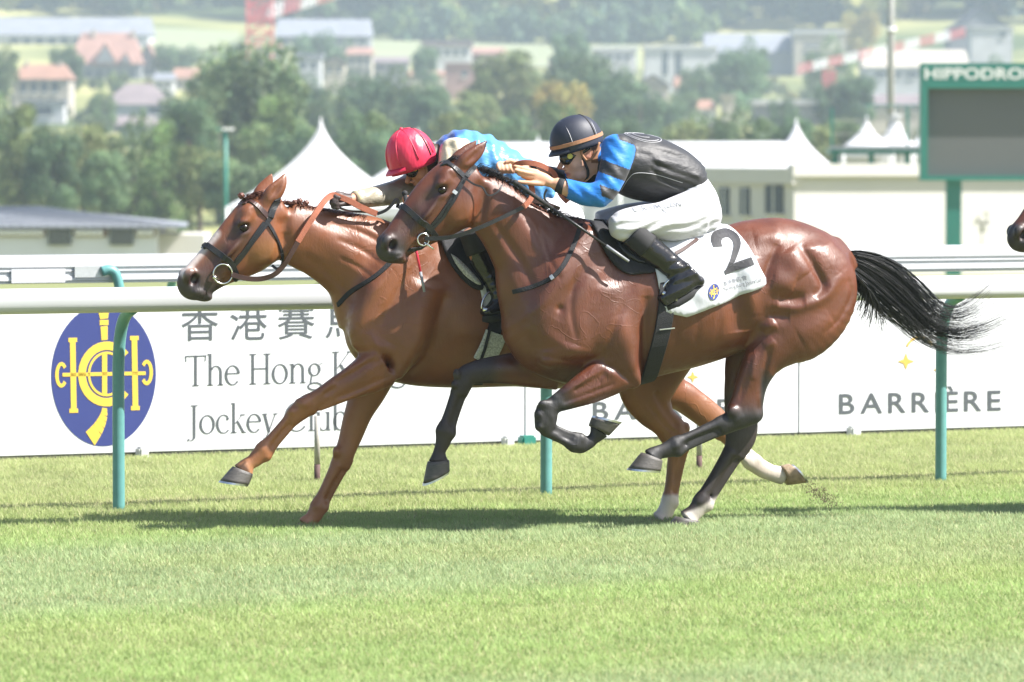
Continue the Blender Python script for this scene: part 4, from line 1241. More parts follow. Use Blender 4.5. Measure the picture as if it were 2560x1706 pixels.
def sm(x, a, b):
    t = np.clip((x - a) / (b - a), 0, 1)
    return t * t * (3 - 2 * t)
def seg_dist(px, py, pts):
    d = np.full(len(px), 1e9)
    for (x0, y0), (x1, y1) in zip(pts[:-1], pts[1:]):
        ex, ey = x1 - x0, y1 - y0
        t = np.clip(((px - x0) * ex + (py - y0) * ey) / (ex * ex + ey * ey), 0, 1)
        d = np.minimum(d, np.hypot(px - x0 - t * ex, py - y0 - t * ey))
    return d
def mixc(c, col, w):
    return c * (1 - w[:, None]) + np.array(col)[None] * w[:, None]
def orient(V, Q):
    a = V[Q[:, 0]]; b = V[Q[:, 1]]; c = V[Q[:, 2]]
    if np.einsum('ij,ij->i', a - V.mean(0), np.cross(b - a, c - a)).sum() < 0:
        Q = Q[:, ::-1].copy()
    return V, Q

def muscles(V, plane, items):
    Vm = V.copy(); lat = np.abs(V[:, 1]); Vm[:, 1] = -lat
    px, py = plane.px(Vm)
    d = np.zeros(len(V))
    for pts, wid, amp in items:
        if len(pts) == 1:
            d += amp * np.exp(-(np.hypot(px - pts[0][0], py - pts[0][1]) / wid) ** 2); continue
        P = crv(pts, 13); q = np.full(len(px), 1e9); tt = np.zeros(len(px))
        for i in range(12):
            (x0, y0), (x1, y1) = P[i], P[i + 1]
            ex, ey = x1 - x0, y1 - y0
            t = np.clip(((px - x0) * ex + (py - y0) * ey) / (ex * ex + ey * ey), 0, 1)
            qq = np.hypot(px - x0 - t * ex, py - y0 - t * ey)
            b = qq < q
            q = np.where(b, qq, q); tt = np.where(b, (i + t) / 12, tt)
        d += amp * np.exp(-(q / wid) ** 2) * (0.25 + 0.75 * np.sqrt(np.clip(4 * tt * (1 - tt), 0, 1)))
    V[:, 1] += np.sign(V[:, 1]) * d * sm(lat, .03, .09)
    return V
MUS_N = [  # rump
    ([(1885, 592), (1950, 580)], 20, .016), ([(1938, 600)], 14, .006), ([(1945, 612), (1920, 675), (1908, 715)], 10, -.016),
    ([(1965, 628), (2010, 690)], 28, .020), ([(2000, 612), (2038, 672), (2058, 716), (2036, 744)], 11, -.022),
    ([(1930, 700), (1985, 715)], 30, .022), ([(1945, 751), (2012, 750)], 18, -.022), ([(1930, 766), (2006, 764), (2066, 736), (2104, 685)], 15, .018),
    ([(1922, 791), (1975, 788)], 18, -.013), ([(1938, 805), (1904, 828)], 13, .022), ([(2122, 700), (2128, 740), (2100, 795), (2064, 832)], 6, -.009),
    ([(2080, 800), (2000, 845)], 26, .012), ([(2050, 620), (2098, 680)], 22, .010), ([(1880, 640), (1876, 720), (1886, 790)], 18, .014),
    ([(1845, 660), (1842, 760), (1850, 830)], 26, -.026), ([(1925, 870), (1912, 930), (1903, 990)], 7, -.010), ([(1880, 880), (1875, 950)], 16, .010),
    ([(1912, 868), (1935, 850)], 14, .008),
    # shoulder and neck
    ([(1440, 620), (1370, 720), (1325, 810)], 26, .014), ([(1480, 640), (1425, 740), (1392, 800)], 14, -.010), ([(1400, 772)], 9, -.010),
    ([(1500, 700), (1460, 800), (1440, 860)], 38, .014), ([(1345, 830), (1430, 875), (1500, 890)], 18, .012), ([(1560, 760), (1525, 850), (1500, 895)], 10, -.008),
    ([(1618, 740), (1612, 850), (1606, 930)], 14, -.024), ([(1250, 500), (1340, 600), (1400, 690)], 26, .010), ([(1235, 560), (1300, 650), (1340, 730)], 12, -.010),
    ([(1290, 500), (1380, 580)], 12, -.007), ([(1215, 470), (1206, 520), (1198, 556)], 10, -.016),
    ([(1222, 575), (1262, 660), (1306, 760)], 18, .010), ([(1300, 850), (1330, 890)], 22, .012), ([(1335, 884), (1420, 902), (1485, 898)], 7, -.010), ([(1485, 898), (1540, 925), (1592, 965)], 7, -.010),
    ([(1440, 690), (1428, 780), (1440, 850)], 7, -.006), ([(1545, 790), (1570, 870), (1580, 930)], 22, .012), ([(1345, 560), (1370, 640), (1400, 700)], 6, -.005), ([(1310, 540), (1350, 620)], 6, -.004),
    ([(1475, 905), (1420, 955), (1385, 990)], 6, -.006), ([(1535, 960), (1470, 985), (1410, 1008)], 5, -.006), ([(1520, 925), (1450, 960), (1405, 985)], 8, .006),
    ([(1880, 870), (1868, 940), (1850, 1000)], 6, -.006), ([(1795, 1072), (1740, 1095), (1708, 1110)], 5, -.006), ([(1860, 1040), (1835, 1055)], 8, .006), ([(1700, 1112), (1680, 1122)], 7, .005),
    ([(1380, 1040), (1385, 1066)], 6, .005), ([(1352, 1030), (1348, 1070)], 8, .004), ([(1400, 1090), (1440, 1108)], 4, -.004),
    # ribs and flank
    ([(1660, 700), (1690, 820), (1680, 900)], 10, -.003), ([(1720, 700), (1745, 800), (1735, 880)], 10, -.003), ([(1780, 700), (1800, 800), (1785, 860)], 9, -.003),
    # head
    ([(1128, 560), (1165, 545), (1190, 505)], 9, .006), ([(1080, 520), (1040, 570)], 7, .004), ([(1070, 560), (1030, 600)], 8, -.005), ([(1120, 430), (1140, 450)], 9, -.007),
]
MUS_F = [
    ([(1010, 630), (930, 730), (885, 810)], 28, .014), ([(1050, 650), (985, 750), (950, 820)], 14, -.010), ([(1065, 710), (1010, 810), (985, 860)], 36, .012),
    ([(900, 830), (950, 870), (990, 890)], 18, .012), ([(1110, 740), (1080, 850), (1020, 935)], 14, -.022), ([(770, 560), (870, 640), (940, 730)], 28, .010),
    ([(760, 640), (840, 700), (890, 760)], 12, -.010), ([(760, 540), (880, 580)], 12, -.006), ([(1130, 830), (1300, 850)], 30, .008), ([(712, 580), (708, 630)], 10, -.015),
    ([(640, 660), (672, 645), (696, 605)], 9, .006), ([(590, 610), (545, 655)], 7, .004), ([(580, 650), (535, 690)], 8, -.005), ([(630, 520), (648, 545)], 9, -.007),
    ([(1575, 960), (1600, 1020)], 14, .008),
    ([(830, 556), (900, 580), (965, 615)], 7, -.006), ([(845, 600), (905, 625), (960, 665)], 7, -.006), ([(850, 645), (895, 668), (935, 700)], 6, -.005), ([(890, 560), (950, 590), (1000, 640)], 8, .006),
    ([(935, 900), (870, 945), (820, 975)], 6, -.006), ([(975, 940), (900, 975), (850, 995)], 5, -.006), ([(960, 905), (890, 945), (830, 972)], 9, .006), ([(890, 850), (905, 890)], 12, -.010),
    ([(960, 880), (1000, 930)], 14, .010), ([(1050, 760), (1040, 850), (1015, 915)], 24, .012), ([(765, 1005), (740, 1030)], 10, .006), ([(730, 1045), (690, 1100)], 4, -.005),
    ([(1620, 1010), (1660, 1060), (1690, 1085)], 6, -.007), ([(1690, 1120), (1685, 1200)], 5, -.005),
]
def hoof(plane, parent, toe, heel, cf, cb, lat, hw, mat_h, shoe=True):
    """hoof wall from coronet (cf..cb) to ground edge (toe..heel)"""
    T, H, A, B = (plane.loc(p[0], p[1], lat) for p in (toe, heel, cf, cb))
    g = empty_child('hoof_group')
    V, Fc = [], []
    seg = 20
    rings = 6
    for r in range(rings):
        t = r / (rings - 1)
        f, b = A.lerp(T, t), B.lerp(H, t)
        c = (f + b) / 2; ax = (f - b) / 2
        w = hw * (0.86 + 0.24 * t)
        if r == 0: ax = ax * 0.97
        for k in range(seg):
            a = 2 * math.pi * k / seg
            ca, sa = math.cos(a), math.sin(a)
            x = math.copysign(abs(ca) ** 0.85, ca)
            y = math.copysign(abs(sa) ** (0.8 if ca < 0 else 1.0), sa)
            V.append(c + ax * x + Vector((0, y * w, 0)))
    for r in range(rings - 1):
        for k in range(seg):
            k2 = (k + 1) % seg
            Fc.append((r * seg + k, r * seg + k2, (r + 1) * seg + k2, (r + 1) * seg + k))
    c = len(V); V.append((A + B) / 2)
    d = len(V)
    sole = (T + H) / 2
    up = ((A + B) / 2 - sole).normalized()
    V.append(sole + up * 0.012)
    for k in range(seg):
        k2 = (k + 1) % seg
        Fc.append((k2, k, c)); Fc.append(((rings - 1) * seg + k, (rings - 1) * seg + k2, d))
    o = mesh_obj('hoof', V, Fc, mat_h, parent, True)
    if shoe:
        # a horseshoe: flat open ring under the wall
        c0 = sole; ax = (T - H) / 2
        SV, SF = [], []
        ks = [math.pi * (-0.86 + 1.72 * i / 22) for i in range(23)]
        for a in ks:
            for rr in (1.04, 0.74):
                for off in (0.0, -0.011):
                    SV.append(c0 + ax * (math.cos(a) * rr) + Vector((0, math.sin(a) * hw * 1.1 * rr, 0)) + up * off)
        for i in range(22):
            for q in ((0, 1, 5, 4), (1, 3, 7, 5), (3, 2, 6, 7), (2, 0, 4, 6)):
                SF.append(tuple(i * 4 + j for j in q))
        SF += [(0, 2, 3, 1), tuple(22 * 4 + j for j in (1, 3, 2, 0))]
        mesh_obj('shoe', SV, SF, M_shoe, o)
    return o
def empty_child(n): return None

def surf_col(base, V, plane):
    return np.array(base)[None].repeat(len(V), 0)

def cannon(B, a0, b0, a1, b1, lat, pas=(), fr=1.0):
    """lower leg between knee/hock and fetlock: bone along the A side, tendons along the B side, fetlock joint"""
    w0, w1 = math.dist(a0, b0) / 487, math.dist(a1, b1) / 487
    P = lambda a, b, t: (a[0] + (b[0] - a[0]) * t, a[1] + (b[1] - a[1]) * t)
    m = lambda p, q, t: (p[0] + (q[0] - p[0]) * t, p[1] + (q[1] - p[1]) * t)
    rows = []
    for t, f in ((0, .30), (.25, .27), (.6, .25), (.9, .28), (1.0, .30)):
        p = m(P(a0, b0, .32), P(a1, b1, .32), t); w = w0 + (w1 - w0) * t
        rows.append((*p, lat, w * f))
    B.rod(rows, .010, 18, flat=.95)
    rows = []
    for t, f in ((-.08, .18), (.25, .15), (.6, .145), (.9, .17), (1.0, .18)):
        p = m(P(a0, b0, .80), P(a1, b1, .82), t); w = w0 + (w1 - w0) * t
        rows.append((*p, lat, w * f))
    B.rod(rows, .010, 18, flat=.9)
    rows = []
    for t in (.0, .4, .8):
        p = m(P(a0, b0, .60), P(a1, b1, .60), t); w = w0 + (w1 - w0) * t
        rows.append((*p, lat, w * .16))
    B.rod(rows, .006, 10, flat=.9)
    # fetlock: round joint with sesamoids behind
    c = P(a1, b1, .45); d = (a1[0] - a0[0], a1[1] - a0[1]); L = math.hypot(*d); d = (d[0] / L, d[1] / L)
    A1, B1 = P(a1, b1, .06), P(a1, b1, .94)
    hwid = .031
    B.loft([(A1[0] - d[0] * 10, A1[1] - d[1] * 10, B1[0] - d[0] * 10, B1[1] - d[1] * 10, hwid * .85, lat), (a1[0] + d[0] * 3, a1[1] + d[1] * 3, b1[0] + d[0] * 3, b1[1] + d[1] * 3, hwid, lat)] + list(pas), .022, 30, .010)
    q = P(a1, b1, .84)
    B.ball(q[0] + d[0] * 8, q[1] + d[1] * 8, lat, (w1 * .24, .026, w1 * .24), .02)
# ------------------------------------------------------------ the near bay horse
def build_bay():
    root = empty('horse'); PN.place(root)
    lo = PN.loc(905, 1330, 0); hi = PN.loc(2165, 330, 0)
    F = Field((lo.x, -0.42, -0.02), (hi.x, 0.42, hi.z), 0.0072)
    B = Builder(PN, F)
    # trunk
    B.loft([(1345, 580, 1300, 850, .13), (1405, 552, 1335, 925, .18), (1475, 562, 1425, 962, .215), (1550, 572, 1530, 966, .25),
            (1640, 577, 1640, 940, .272), (1730, 570, 1730, 918, .275), (1810, 558, 1812, 890, .255), (1880, 548, 1885, 850, .235),
            (1955, 546, 1960, 835, .235), (2020, 570, 2035, 835, .215), (2075, 612, 2090, 812, .17), (2105, 648, 2125, 775, .11)], 0.02, 120, 0.04)
    B.loft([(1420, 545, 1430, 640, .05), (1500, 562, 1500, 650, .055), (1600, 573, 1600, 640, .06), (1700, 568, 1700, 640, .07)], 0.08, 14, 0.05)
    # neck
    B.loft([(1215, 424, 1178, 548, .078), (1262, 450, 1190, 578, .082), (1300, 476, 1222, 622, .09), (1345, 508, 1246, 668, .105),
            (1400, 538, 1268, 725, .13), (1452, 556, 1276, 800, .155), (1490, 566, 1300, 870, .17)], 0.06, 60, 0.05)
    # head
    B.loft([(1168, 400, 1212, 498, .07), (1128, 396, 1206, 530, .082), (1092, 414, 1186, 556, .088), (1056, 448, 1146, 580, .08),
            (1022, 492, 1102, 600, .066), (992, 535, 1064, 616, .054), (966, 571, 1034, 630, .05), (947, 594, 1014, 644, .05),
            (944, 610, 996, 652, .04), (952, 632, 985, 654, .028)], 0.035, 64, 0.03)
    B.both(1153, 518, .052, (.105, .046, .085), .035, 50)       # cheek
    B.both(1108, 440, .055, (.055, .038, .04), .03, 40)         # brow
    B.both(1093, 458, .078, (.03, .018, .018), .02, 30)         # upper lid
    B.both(1094, 490, .074, (.03, .012, .01), .015, 25)         # lower lid
    B.both(1095, 475, .094, (.021, .022, .017), .012, 30, cut=True)
    B.both(1064, 526, .070, (.066, .016, .013), .02, 52)         # facial crest
    B.both(1052, 500, .088, (.062, .032, .030), .022, 52, cut=True)
    B.both(1010, 555, .064, (.06, .016, .02), .03, 52, cut=True)
    B.both(962, 604, .045, (.03, .022, .036), .022, -20)        # nostril rim
    B.both(974, 614, .062, (.022, .040, .033), .008, -25, cut=True)
    B.both(988, 640, .04, (.03, .02, .02), .02)                 # upper lip
    B.ball(1006, 650, 0, (.03, .036, .02), .02)                 # chin
    for s in (1, -1):
        B.rod([(958, 648, .055 * s, .006), (1000, 640, .06 * s, .007), (1030, 622, .066 * s, .006)], .012, cut=True)   # mouth
    # ears
    for s, sh in ((1, 0), (-1, -26)):
        B.rod([(1150 + sh * .6, 416, .055 * s, .034), (1168 + sh * .8, 400, .062 * s, .043), (1196 + sh, 376, .064 * s, .032), (1217 + sh, 352, .058 * s, .005)], .016, 20, flat=.6)
    B.rod([(1166, 408, .094, .012), (1186, 392, .094, .018), (1206, 368, .082, .008)], .008, 12, cut=True)
    # jaw groove and neck muscles
    for s in (1, -1):
        B.rod([(1206, 470, .09 * s, .02), (1204, 520, .1 * s, .026), (1196, 560, .1 * s, .02)], .05, cut=True)
        B.rod([(1225, 590, .105 * s, .018), (1262, 660, .125 * s, .02), (1300, 740, .175 * s, .02)], .05, cut=True)   # jugular
    # shoulder, arm
    for s in (1, -1):
        B.loft([(1430, 600, 1510, 600, .05, .12 * s), (1380, 690, 1500, 700, .07, .15 * s), (1335, 785, 1500, 800, .08, .15 * s),
                (1330, 850, 1560, 860, .085, .155 * s)], .10, 44, .07)
    B.loft([(1480, 720, 1560, 740, .055, .19), (1470, 800, 1590, 800, .065, .195), (1500, 870, 1604, 872, .06, .195), (1555, 925, 1602, 930, .045, .18),
            (1575, 955, 1597, 962, .03, .17)], .05, 20, .03)
    # near fore, folded
    B.loft([(1545, 862, 1596, 960, .055, .175), (1495, 893, 1548, 983, .056, .175), (1440, 938, 1498, 1001, .05, .175), (1396, 977, 1438, 1018, .042, .172),
            (1362, 1002, 1398, 1030, .036, .17), (1345, 1018, 1388, 1046, .036, .17)], .035, 26, .02)
    B.loft([(1344, 1010, 1394, 1030, .034, .17), (1337, 1038, 1390, 1044, .037, .17), (1338, 1064, 1388, 1056, .036, .17), (1352, 1085, 1390, 1064, .030, .17)], .014, 20, .012)
    cannon(B, (1352, 1086), (1392, 1064), (1428, 1128), (1450, 1086), .17, [(1452, 1134, 1460, 1094, .028, .17), (1478, 1122, 1470, 1090, .026, .17), (1492, 1110, 1476, 1084, .025, .17), (1506, 1100, 1478, 1076, .03, .17), (1518, 1092, 1476, 1068, .035, .17)])
    B.rod([(1530, 900, .19, .036), (1455, 948, .195, .030), (1388, 994, .185, .017)], .014, 14)
    B.rod([(1566, 948, .185, .032), (1490, 982, .19, .025), (1404, 1016, .182, .013)], .014, 14)
    B.ball(1346, 1036, .18, (.020, .024, .024), .012); B.ball(1348, 1068, .18, (.020, .024, .020), .012); B.ball(1384, 1046, .17, (.016, .02, .03), .014)
    for q in ((1470, 930, 1400, 985), (1500, 955, 1415, 1003), (1525, 925, 1440, 975)):
        B.rod([(q[0], q[1], .235, .006), ((q[0] + q[2]) / 2, (q[1] + q[3]) / 2, .228, .008), (q[2], q[3], .215, .005)], .02, cut=True)
    B.ball(1527, 932, .215, (.032, .022, .028), .02)
    B.ball(1360, 1010, .195, (.03, .015, .02), .02)
    # far fore, reaching
    B.loft([(1350, 850, 1420, 972, .075, -.13), (1275, 878, 1335, 963, .062, -.14), (1212, 893, 1248, 958, .048, -.14), (1172, 906, 1202, 958, .040, -.14),
            (1147, 922, 1186, 960, .037, -.14), (1135, 948, 1179, 970, .037, -.14), (1126, 980, 1168, 988, .031, -.14)], .035, 40, .012)
    cannon(B, (1126, 978), (1168, 990), (1091, 1076), (1137, 1078), -.14, [(1089, 1104, 1126, 1108, .028, -.14), (1084, 1126, 1114, 1131, .024, -.14), (1078, 1142, 1116, 1143, .029, -.14), (1072, 1153, 1121, 1151, .035, -.14)])
    B.ball(1142, 936, -.12, (.02, .022, .03), .012); B.ball(1136, 962, -.12, (.018, .022, .02), .012)
    # near hind: thigh, gaskin, cannon (swinging forward)
    B.loft([(1895, 630, 2085, 640, .10, .125), (1872, 700, 2132, 700, .118, .135), (1866, 765, 2134, 760, .122, .14), (1862, 820, 2090, 822, .11, .145),
            (1856, 866, 2018, 864, .09, .148), (1848, 908, 1960, 902, .07, .15), (1840, 950, 1924, 950, .056, .15), (1830, 992, 1908, 1002, .046, .15),
            (1815, 1026, 1903, 1038, .043, .15)], .05, 44, .04)
    B.loft([(1862, 1003, 1900, 1056, .043, .15), (1826, 1022, 1872, 1066, .042, .15), (1798, 1040, 1834, 1078, .034, .15), (1784, 1048, 1814, 1086, .028, .15)], .016, 22, .012)
    cannon(B, (1796, 1042), (1832, 1080), (1678, 1096), (1706, 1134), .15, [(1652, 1109, 1682, 1141, .027, .15), (1634, 1117, 1664, 1144, .026, .15), (1620, 1124, 1656, 1148, .03, .15), (1606, 1133, 1654, 1155, .037, .15)])
    B.ball(1893, 1036, .15, (.026, .03, .034), .02, 20)
    B.rod([(1895, 960, .14, .016), (1898, 1000, .145, .014), (1897, 1035, .15, .016)], .02)
    B.ball(1833, 1030, .185, (.03, .018, .03), .02, -40)
    B.rod([(1790, 1078, .185, .006), (1740, 1098, .178, .006), (1712, 1112, .178, .005)], .012, cut=True)
    # far hind, planted
    B.loft([(1840, 760, 2080, 760, .12, -.12), (1815, 850, 2000, 860, .105, -.13), (1808, 900, 1950, 905, .085, -.135), (1810, 952, 1908, 955, .062, -.14),
            (1812, 1010, 1888, 1020, .05, -.14), (1814, 1058, 1894, 1064, .043, -.14), (1812, 1100, 1888, 1098, .042, -.14), (1803, 1140, 1866, 1134, .035, -.14)], .035, 44, .012)
    cannon(B, (1804, 1134), (1868, 1130), (1732, 1250), (1782, 1262), -.14, [(1716, 1272, 1762, 1284, .028, -.14), (1704, 1282, 1754, 1293, .028, -.14), (1690, 1292, 1749, 1303, .036, -.14)])
    # flank and belly
    for s in (1, -1):
        B.ball(1840, 690, .315 * s, (.05, .035, .12), .08, 0, cut=True)
    B.rod([(2085, 618, 0, .05), (2112, 642, 0, .042), (2135, 662, 0, .03)], .04)
    V, Q = orient(*F.mesh())
    V = muscles(V, PN, MUS_N)
    px, py = PN.px(V)
    c = np.array([0.112, 0.0335, 0.0145])[None].repeat(len(V), 0)
    lat = -V[:, 1]
    nz = np.sin(px * .05 + py * .03) * .5 + np.sin(px * .021 - py * .047 + 1.7) * .5
    c *= (1 + .10 * nz)[:, None]
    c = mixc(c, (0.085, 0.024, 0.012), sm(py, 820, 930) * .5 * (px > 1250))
    c = mixc(c, (0.19, 0.062, 0.022), sm(-np.hypot((px - 1150) / 60, (py - 535) / 50), -1.0, -.2) * .6)  # sunlight on the cheek, painted in as lighter orange
    blk = (0.013, 0.0115, 0.012)
    def leg(pts, wid, a, b, axis='y'):
        d = seg_dist(px, py, pts)
        return (d < wid)
    # black points
    nf = leg([(1480, 970), (1362, 1020), (1362, 1075), (1450, 1110), (1500, 1085)], 46, 0, 0) & (lat > .05)
    w = np.where(nf, sm(-px + (py - 1000) * .6, -1470, -1395), 0); c = mixc(c, blk, w)
    w = np.where(nf & (py > 1040), 1.0, 0); c = mixc(c, blk, w)
    ff = leg([(1330, 920), (1170, 935), (1140, 1020), (1095, 1160)], 60, 0, 0) & (lat < -.02)
    w = np.where(ff, sm(-px, -1290, -1215), 0); c = mixc(c, (0.02, 0.012, 0.011), w)
    nh = leg([(1890, 970), (1860, 1040), (1610, 1145)], 52, 0, 0) & (lat > .03)
    w = np.where(nh, np.maximum(sm(py, 985, 1045) , sm(px, 1893, 1908) * sm(py, 900, 960)), 0); c = mixc(c, blk, w)
    fh = leg([(1900, 850), (1850, 1000), (1850, 1100), (1700, 1310)], 75, 0, 0) & (lat < .0)
    w = np.where(fh, sm(py, 900, 1040), 0); c = mixc(c, (0.02, 0.013, 0.012), w)
    w = np.where(fh & (lat < -.05), sm(py + (px - 1740) * .45 + nz * 6, 1262, 1276), 0); c = mixc(c, (0.52, 0.47, 0.42), w * (.82 + .18 * nz))
    mz = sm(-np.hypot((px - 968) / 62, (py - 622) / 50), -1.15, -.55); c = mixc(c, (0.022, 0.018, 0.018), mz)
    ns = sm(-np.hypot((px - 974) / 17, (py - 614) / 15), -1.1, -.6) * (np.abs(lat) > .03); c = mixc(c, (0.018, 0.008, 0.008), ns)
    ey = sm(-np.hypot((px - 1094) / 30, (py - 476) / 20), -1.2, -.5); c = mixc(c, (0.03, 0.014, 0.01), ey * .85)
    face_shade = sm(-seg_dist(px, py, [(1078, 500), (1038, 545), (1002, 585)]), -42, -12); c = mixc(c, (0.04, 0.016, 0.011), face_shade * .75)  # shade on the side of the face, painted into the coat
    er = sm(px - (py - 360) * .4, 1202, 1216) * (py < 400); c = mixc(c, blk, er * .8)
    body = np_mesh('body', V, Q, M_coat, root, True, c)
    for s in (1, -1):
        v = PN.loc(1095, 475, 0)
        bm = bmesh.new(); bmesh.ops.create_uvsphere(bm, u_segments=20, v_segments=14, radius=0.023)
        o = bm_obj('eye', bm, M_eye, root, True); o.location = (v.x, -s * .074, v.z); o.scale = (1, .8, .85)
    hoof(PN, root, (1549, 1060), (1481, 1044), (1522, 1090), (1473, 1064), .17, .056, M_hoof)
    hoof(PN, root, (1059, 1209), (1122, 1176), (1069, 1155), (1122, 1150), -.14, .056, M_hoof)
    hoof(PN, root, (1572, 1171), (1650, 1177), (1604, 1131), (1655, 1152), .15, .058, M_hoof)
    hoof(PN, root, (1664, 1326), (1736, 1330), (1688, 1291), (1749, 1303), -.14, .056, M_hoof)
    return root, body

# ------------------------------------------------------------ the far chestnut horse
def build_chestnut():
    root = empty('horse'); PF.place(root)
    lo = PF.loc(415, 1340, 0); hi = PF.loc(2030, 420, 0)
    F = Field((lo.x, -0.42, -0.03), (hi.x, 0.42, hi.z), 0.0075)
    B = Builder(PF, F)
    B.loft([(985, 575, 880, 855, .13), (1050, 562, 912, 918, .18), (1125, 572, 985, 956, .215), (1220, 582, 1110, 968, .245), (1320, 588, 1270, 967, .27),
            (1420, 582, 1390, 972, .27), (1500, 575, 1490, 945, .25), (1570, 566, 1565, 915, .235), (1645, 568, 1640, 890, .235), (1712, 598, 1712, 865, .21),
            (1760, 648, 1765, 820, .14)], .02, 110, .04)
    B.loft([(740, 508, 690, 640, .08), (790, 519, 730, 668, .085), (845, 527, 778, 694, .095), (905, 538, 822, 728, .112), (970, 550, 852, 768, .138), (1040, 562, 866, 835, .16)], .06, 60, .05)
    B.loft([(688, 492, 716, 575, .072), (648, 478, 714, 605, .085), (610, 497, 702, 640, .09), (575, 538, 665, 672, .084), (543, 577, 622, 690, .07), (512, 613, 585, 703, .058),
            (482, 646, 556, 716, .052), (458, 674, 534, 730, .051), (446, 694, 522, 744, .046), (455, 722, 505, 750, .036)], .035, 64, .03)
    B.both(665, 612, .054, (.11, .046, .09), .035, 48)
    B.both(615, 532, .056, (.058, .038, .042), .03, 42)
    B.both(600, 554, .08, (.032, .018, .018), .02, 28)
    B.both(601, 584, .076, (.03, .012, .01), .015, 25)
    B.both(601, 569, .097, (.022, .022, .017), .012, 28, cut=True)
    B.both(574, 622, .072, (.07, .016, .014), .02, 48)
    B.both(562, 592, .091, (.068, .032, .033), .022, 48, cut=True)
    B.both(525, 645, .067, (.065, .016, .022), .03, 48, cut=True)
    B.both(468, 688, .046, (.034, .022, .038), .022, -20)
    B.both(480, 700, .064, (.025, .040, .036), .008, -25, cut=True)
    B.both(492, 732, .04, (.034, .02, .02), .02)
    B.ball(515, 744, 0, (.032, .036, .02), .02)
    for s in (1, -1):
        B.rod([(462, 742, .056 * s, .006), (505, 735, .062 * s, .007), (538, 712, .068 * s, .006)], .012, cut=True)
    for s, sh, sy in ((1, 0, 0), (-1, -34, 0)):
        B.rod([(664 + sh * .6, 508, .055 * s, .036), (682 + sh * .8, 486, .062 * s, .047), (701 + sh, 462, .064 * s, .034), (714 + sh, 434, .056 * s, .005)], .016, 20, flat=.6)
    B.rod([(676, 496, .096, .012), (690, 478, .096, .02), (706, 452, .084, .008)], .008, 12, cut=True)
    for s in (1, -1):
        B.rod([(712, 560, .092 * s, .02), (712, 610, .1 * s, .026), (702, 655, .1 * s, .02)], .05, cut=True)
        B.rod([(735, 668, .105 * s, .018), (800, 705, .125 * s, .02), (875, 770, .175 * s, .02)], .05, cut=True)
        B.loft([(985, 605, 1080, 605, .05, .12 * s), (930, 700, 1060, 705, .07, .15 * s), (885, 790, 1050, 800, .08, .15 * s), (882, 850, 1050, 865, .08, .15 * s)], .10, 44, .07)
    B.loft([(1020, 720, 1110, 735, .05, .19), (1000, 800, 1100, 805, .06, .195), (985, 870, 1050, 890, .06, .19), (975, 925, 1008, 940, .045, .17)], .05, 20, .03)
    # near fore, stretched out
    B.loft([(915, 872, 995, 955, .062, .165), (868, 912, 942, 977, .054, .165), (818, 950, 868, 998, .044, .165), (776, 981, 816, 1013, .037, .165),
            (747, 996, 791, 1030, .038, .165), (724, 1018, 765, 1046, .035, .165), (708, 1040, 742, 1060, .029, .165)], .035, 40, .012)
    cannon(B, (710, 1040), (744, 1062), (644, 1112), (676, 1142), .165, [(622, 1138, 652, 1162, .026, .165), (608, 1149, 640, 1168, .025, .165), (596, 1158, 634, 1176, .03, .165), (584, 1167, 633, 1187, .037, .165)])
    B.rod([(935, 892, .19, .038), (850, 950, .19, .030), (775, 998, .182, .017)], .014, 14)
    B.rod([(975, 940, .182, .034), (890, 981, .186, .024), (802, 1022, .178, .012)], .014, 14)
    B.ball(748, 1008, .18, (.022, .024, .024), .012); B.ball(728, 1030, .18, (.02, .024, .02), .012); B.ball(782, 1028, .165, (.018, .02, .02), .014)
    for q in ((905, 935, 815, 985), (940, 950, 850, 992), (925, 905, 840, 955)):
        B.rod([(q[0], q[1], .228, .006), ((q[0] + q[2]) / 2, (q[1] + q[3]) / 2, .220, .008), (q[2], q[3], .208, .005)], .02, cut=True)
    B.ball(762, 1008, .195, (.026, .018, .026), .02)
    # far fore, planted
    B.loft([(895, 895, 1000, 925, .075, -.13), (872, 975, 965, 985, .06, -.14), (857, 1040, 932, 1034, .048, -.14), (844, 1102, 905, 1094, .040, -.14),
            (831, 1142, 890, 1128, .041, -.14), (822, 1172, 878, 1160, .034, -.14)], .035, 40, .012)
    cannon(B, (824, 1168), (880, 1158), (776, 1266), (820, 1264), -.14, [(764, 1288, 806, 1294, .027, -.14), (754, 1297, 798, 1304, .027, -.14), (740, 1307, 793, 1317, .036, -.14)])
    B.ball(842, 1130, -.12, (.022, .024, .03), .014)
    # near hind planted
    B.loft([(1545, 690, 1780, 690, .115, .125), (1532, 800, 1785, 800, .12, .135), (1536, 880, 1735, 890, .105, .14), (1541, 945, 1696, 950, .085, .145),
            (1556, 995, 1682, 990, .066, .145), (1590, 1040, 1692, 1030, .052, .145), (1632, 1078, 1716, 1062, .044, .145), (1656, 1106, 1722, 1088, .042, .145), (1668, 1138, 1722, 1126, .034, .145)], .035, 44, .012)
    cannon(B, (1668, 1134), (1723, 1124), (1655, 1248), (1693, 1254), .145, [(1644, 1274, 1686, 1280, .027, .145), (1634, 1287, 1682, 1292, .027, .145), (1620, 1296, 1677, 1302, .036, .145)])
    B.ball(1715, 1070, .145, (.02, .028, .03), .014)
    B.rod([(1640, 985, .215, .008), (1668, 1030, .205, .009), (1690, 1060, .195, .007)], .03, cut=True)
    # far hind trailing
    B.loft([(1600, 780, 1770, 840, .11, -.12), (1690, 915, 1620, 985, .08, -.13), (1738, 966, 1684, 1022, .06, -.14), (1780, 1000, 1736, 1058, .048, -.14),
            (1816, 1034, 1768, 1082, .042, -.14), (1834, 1064, 1792, 1100, .034, -.14)], .035, 36, .012)
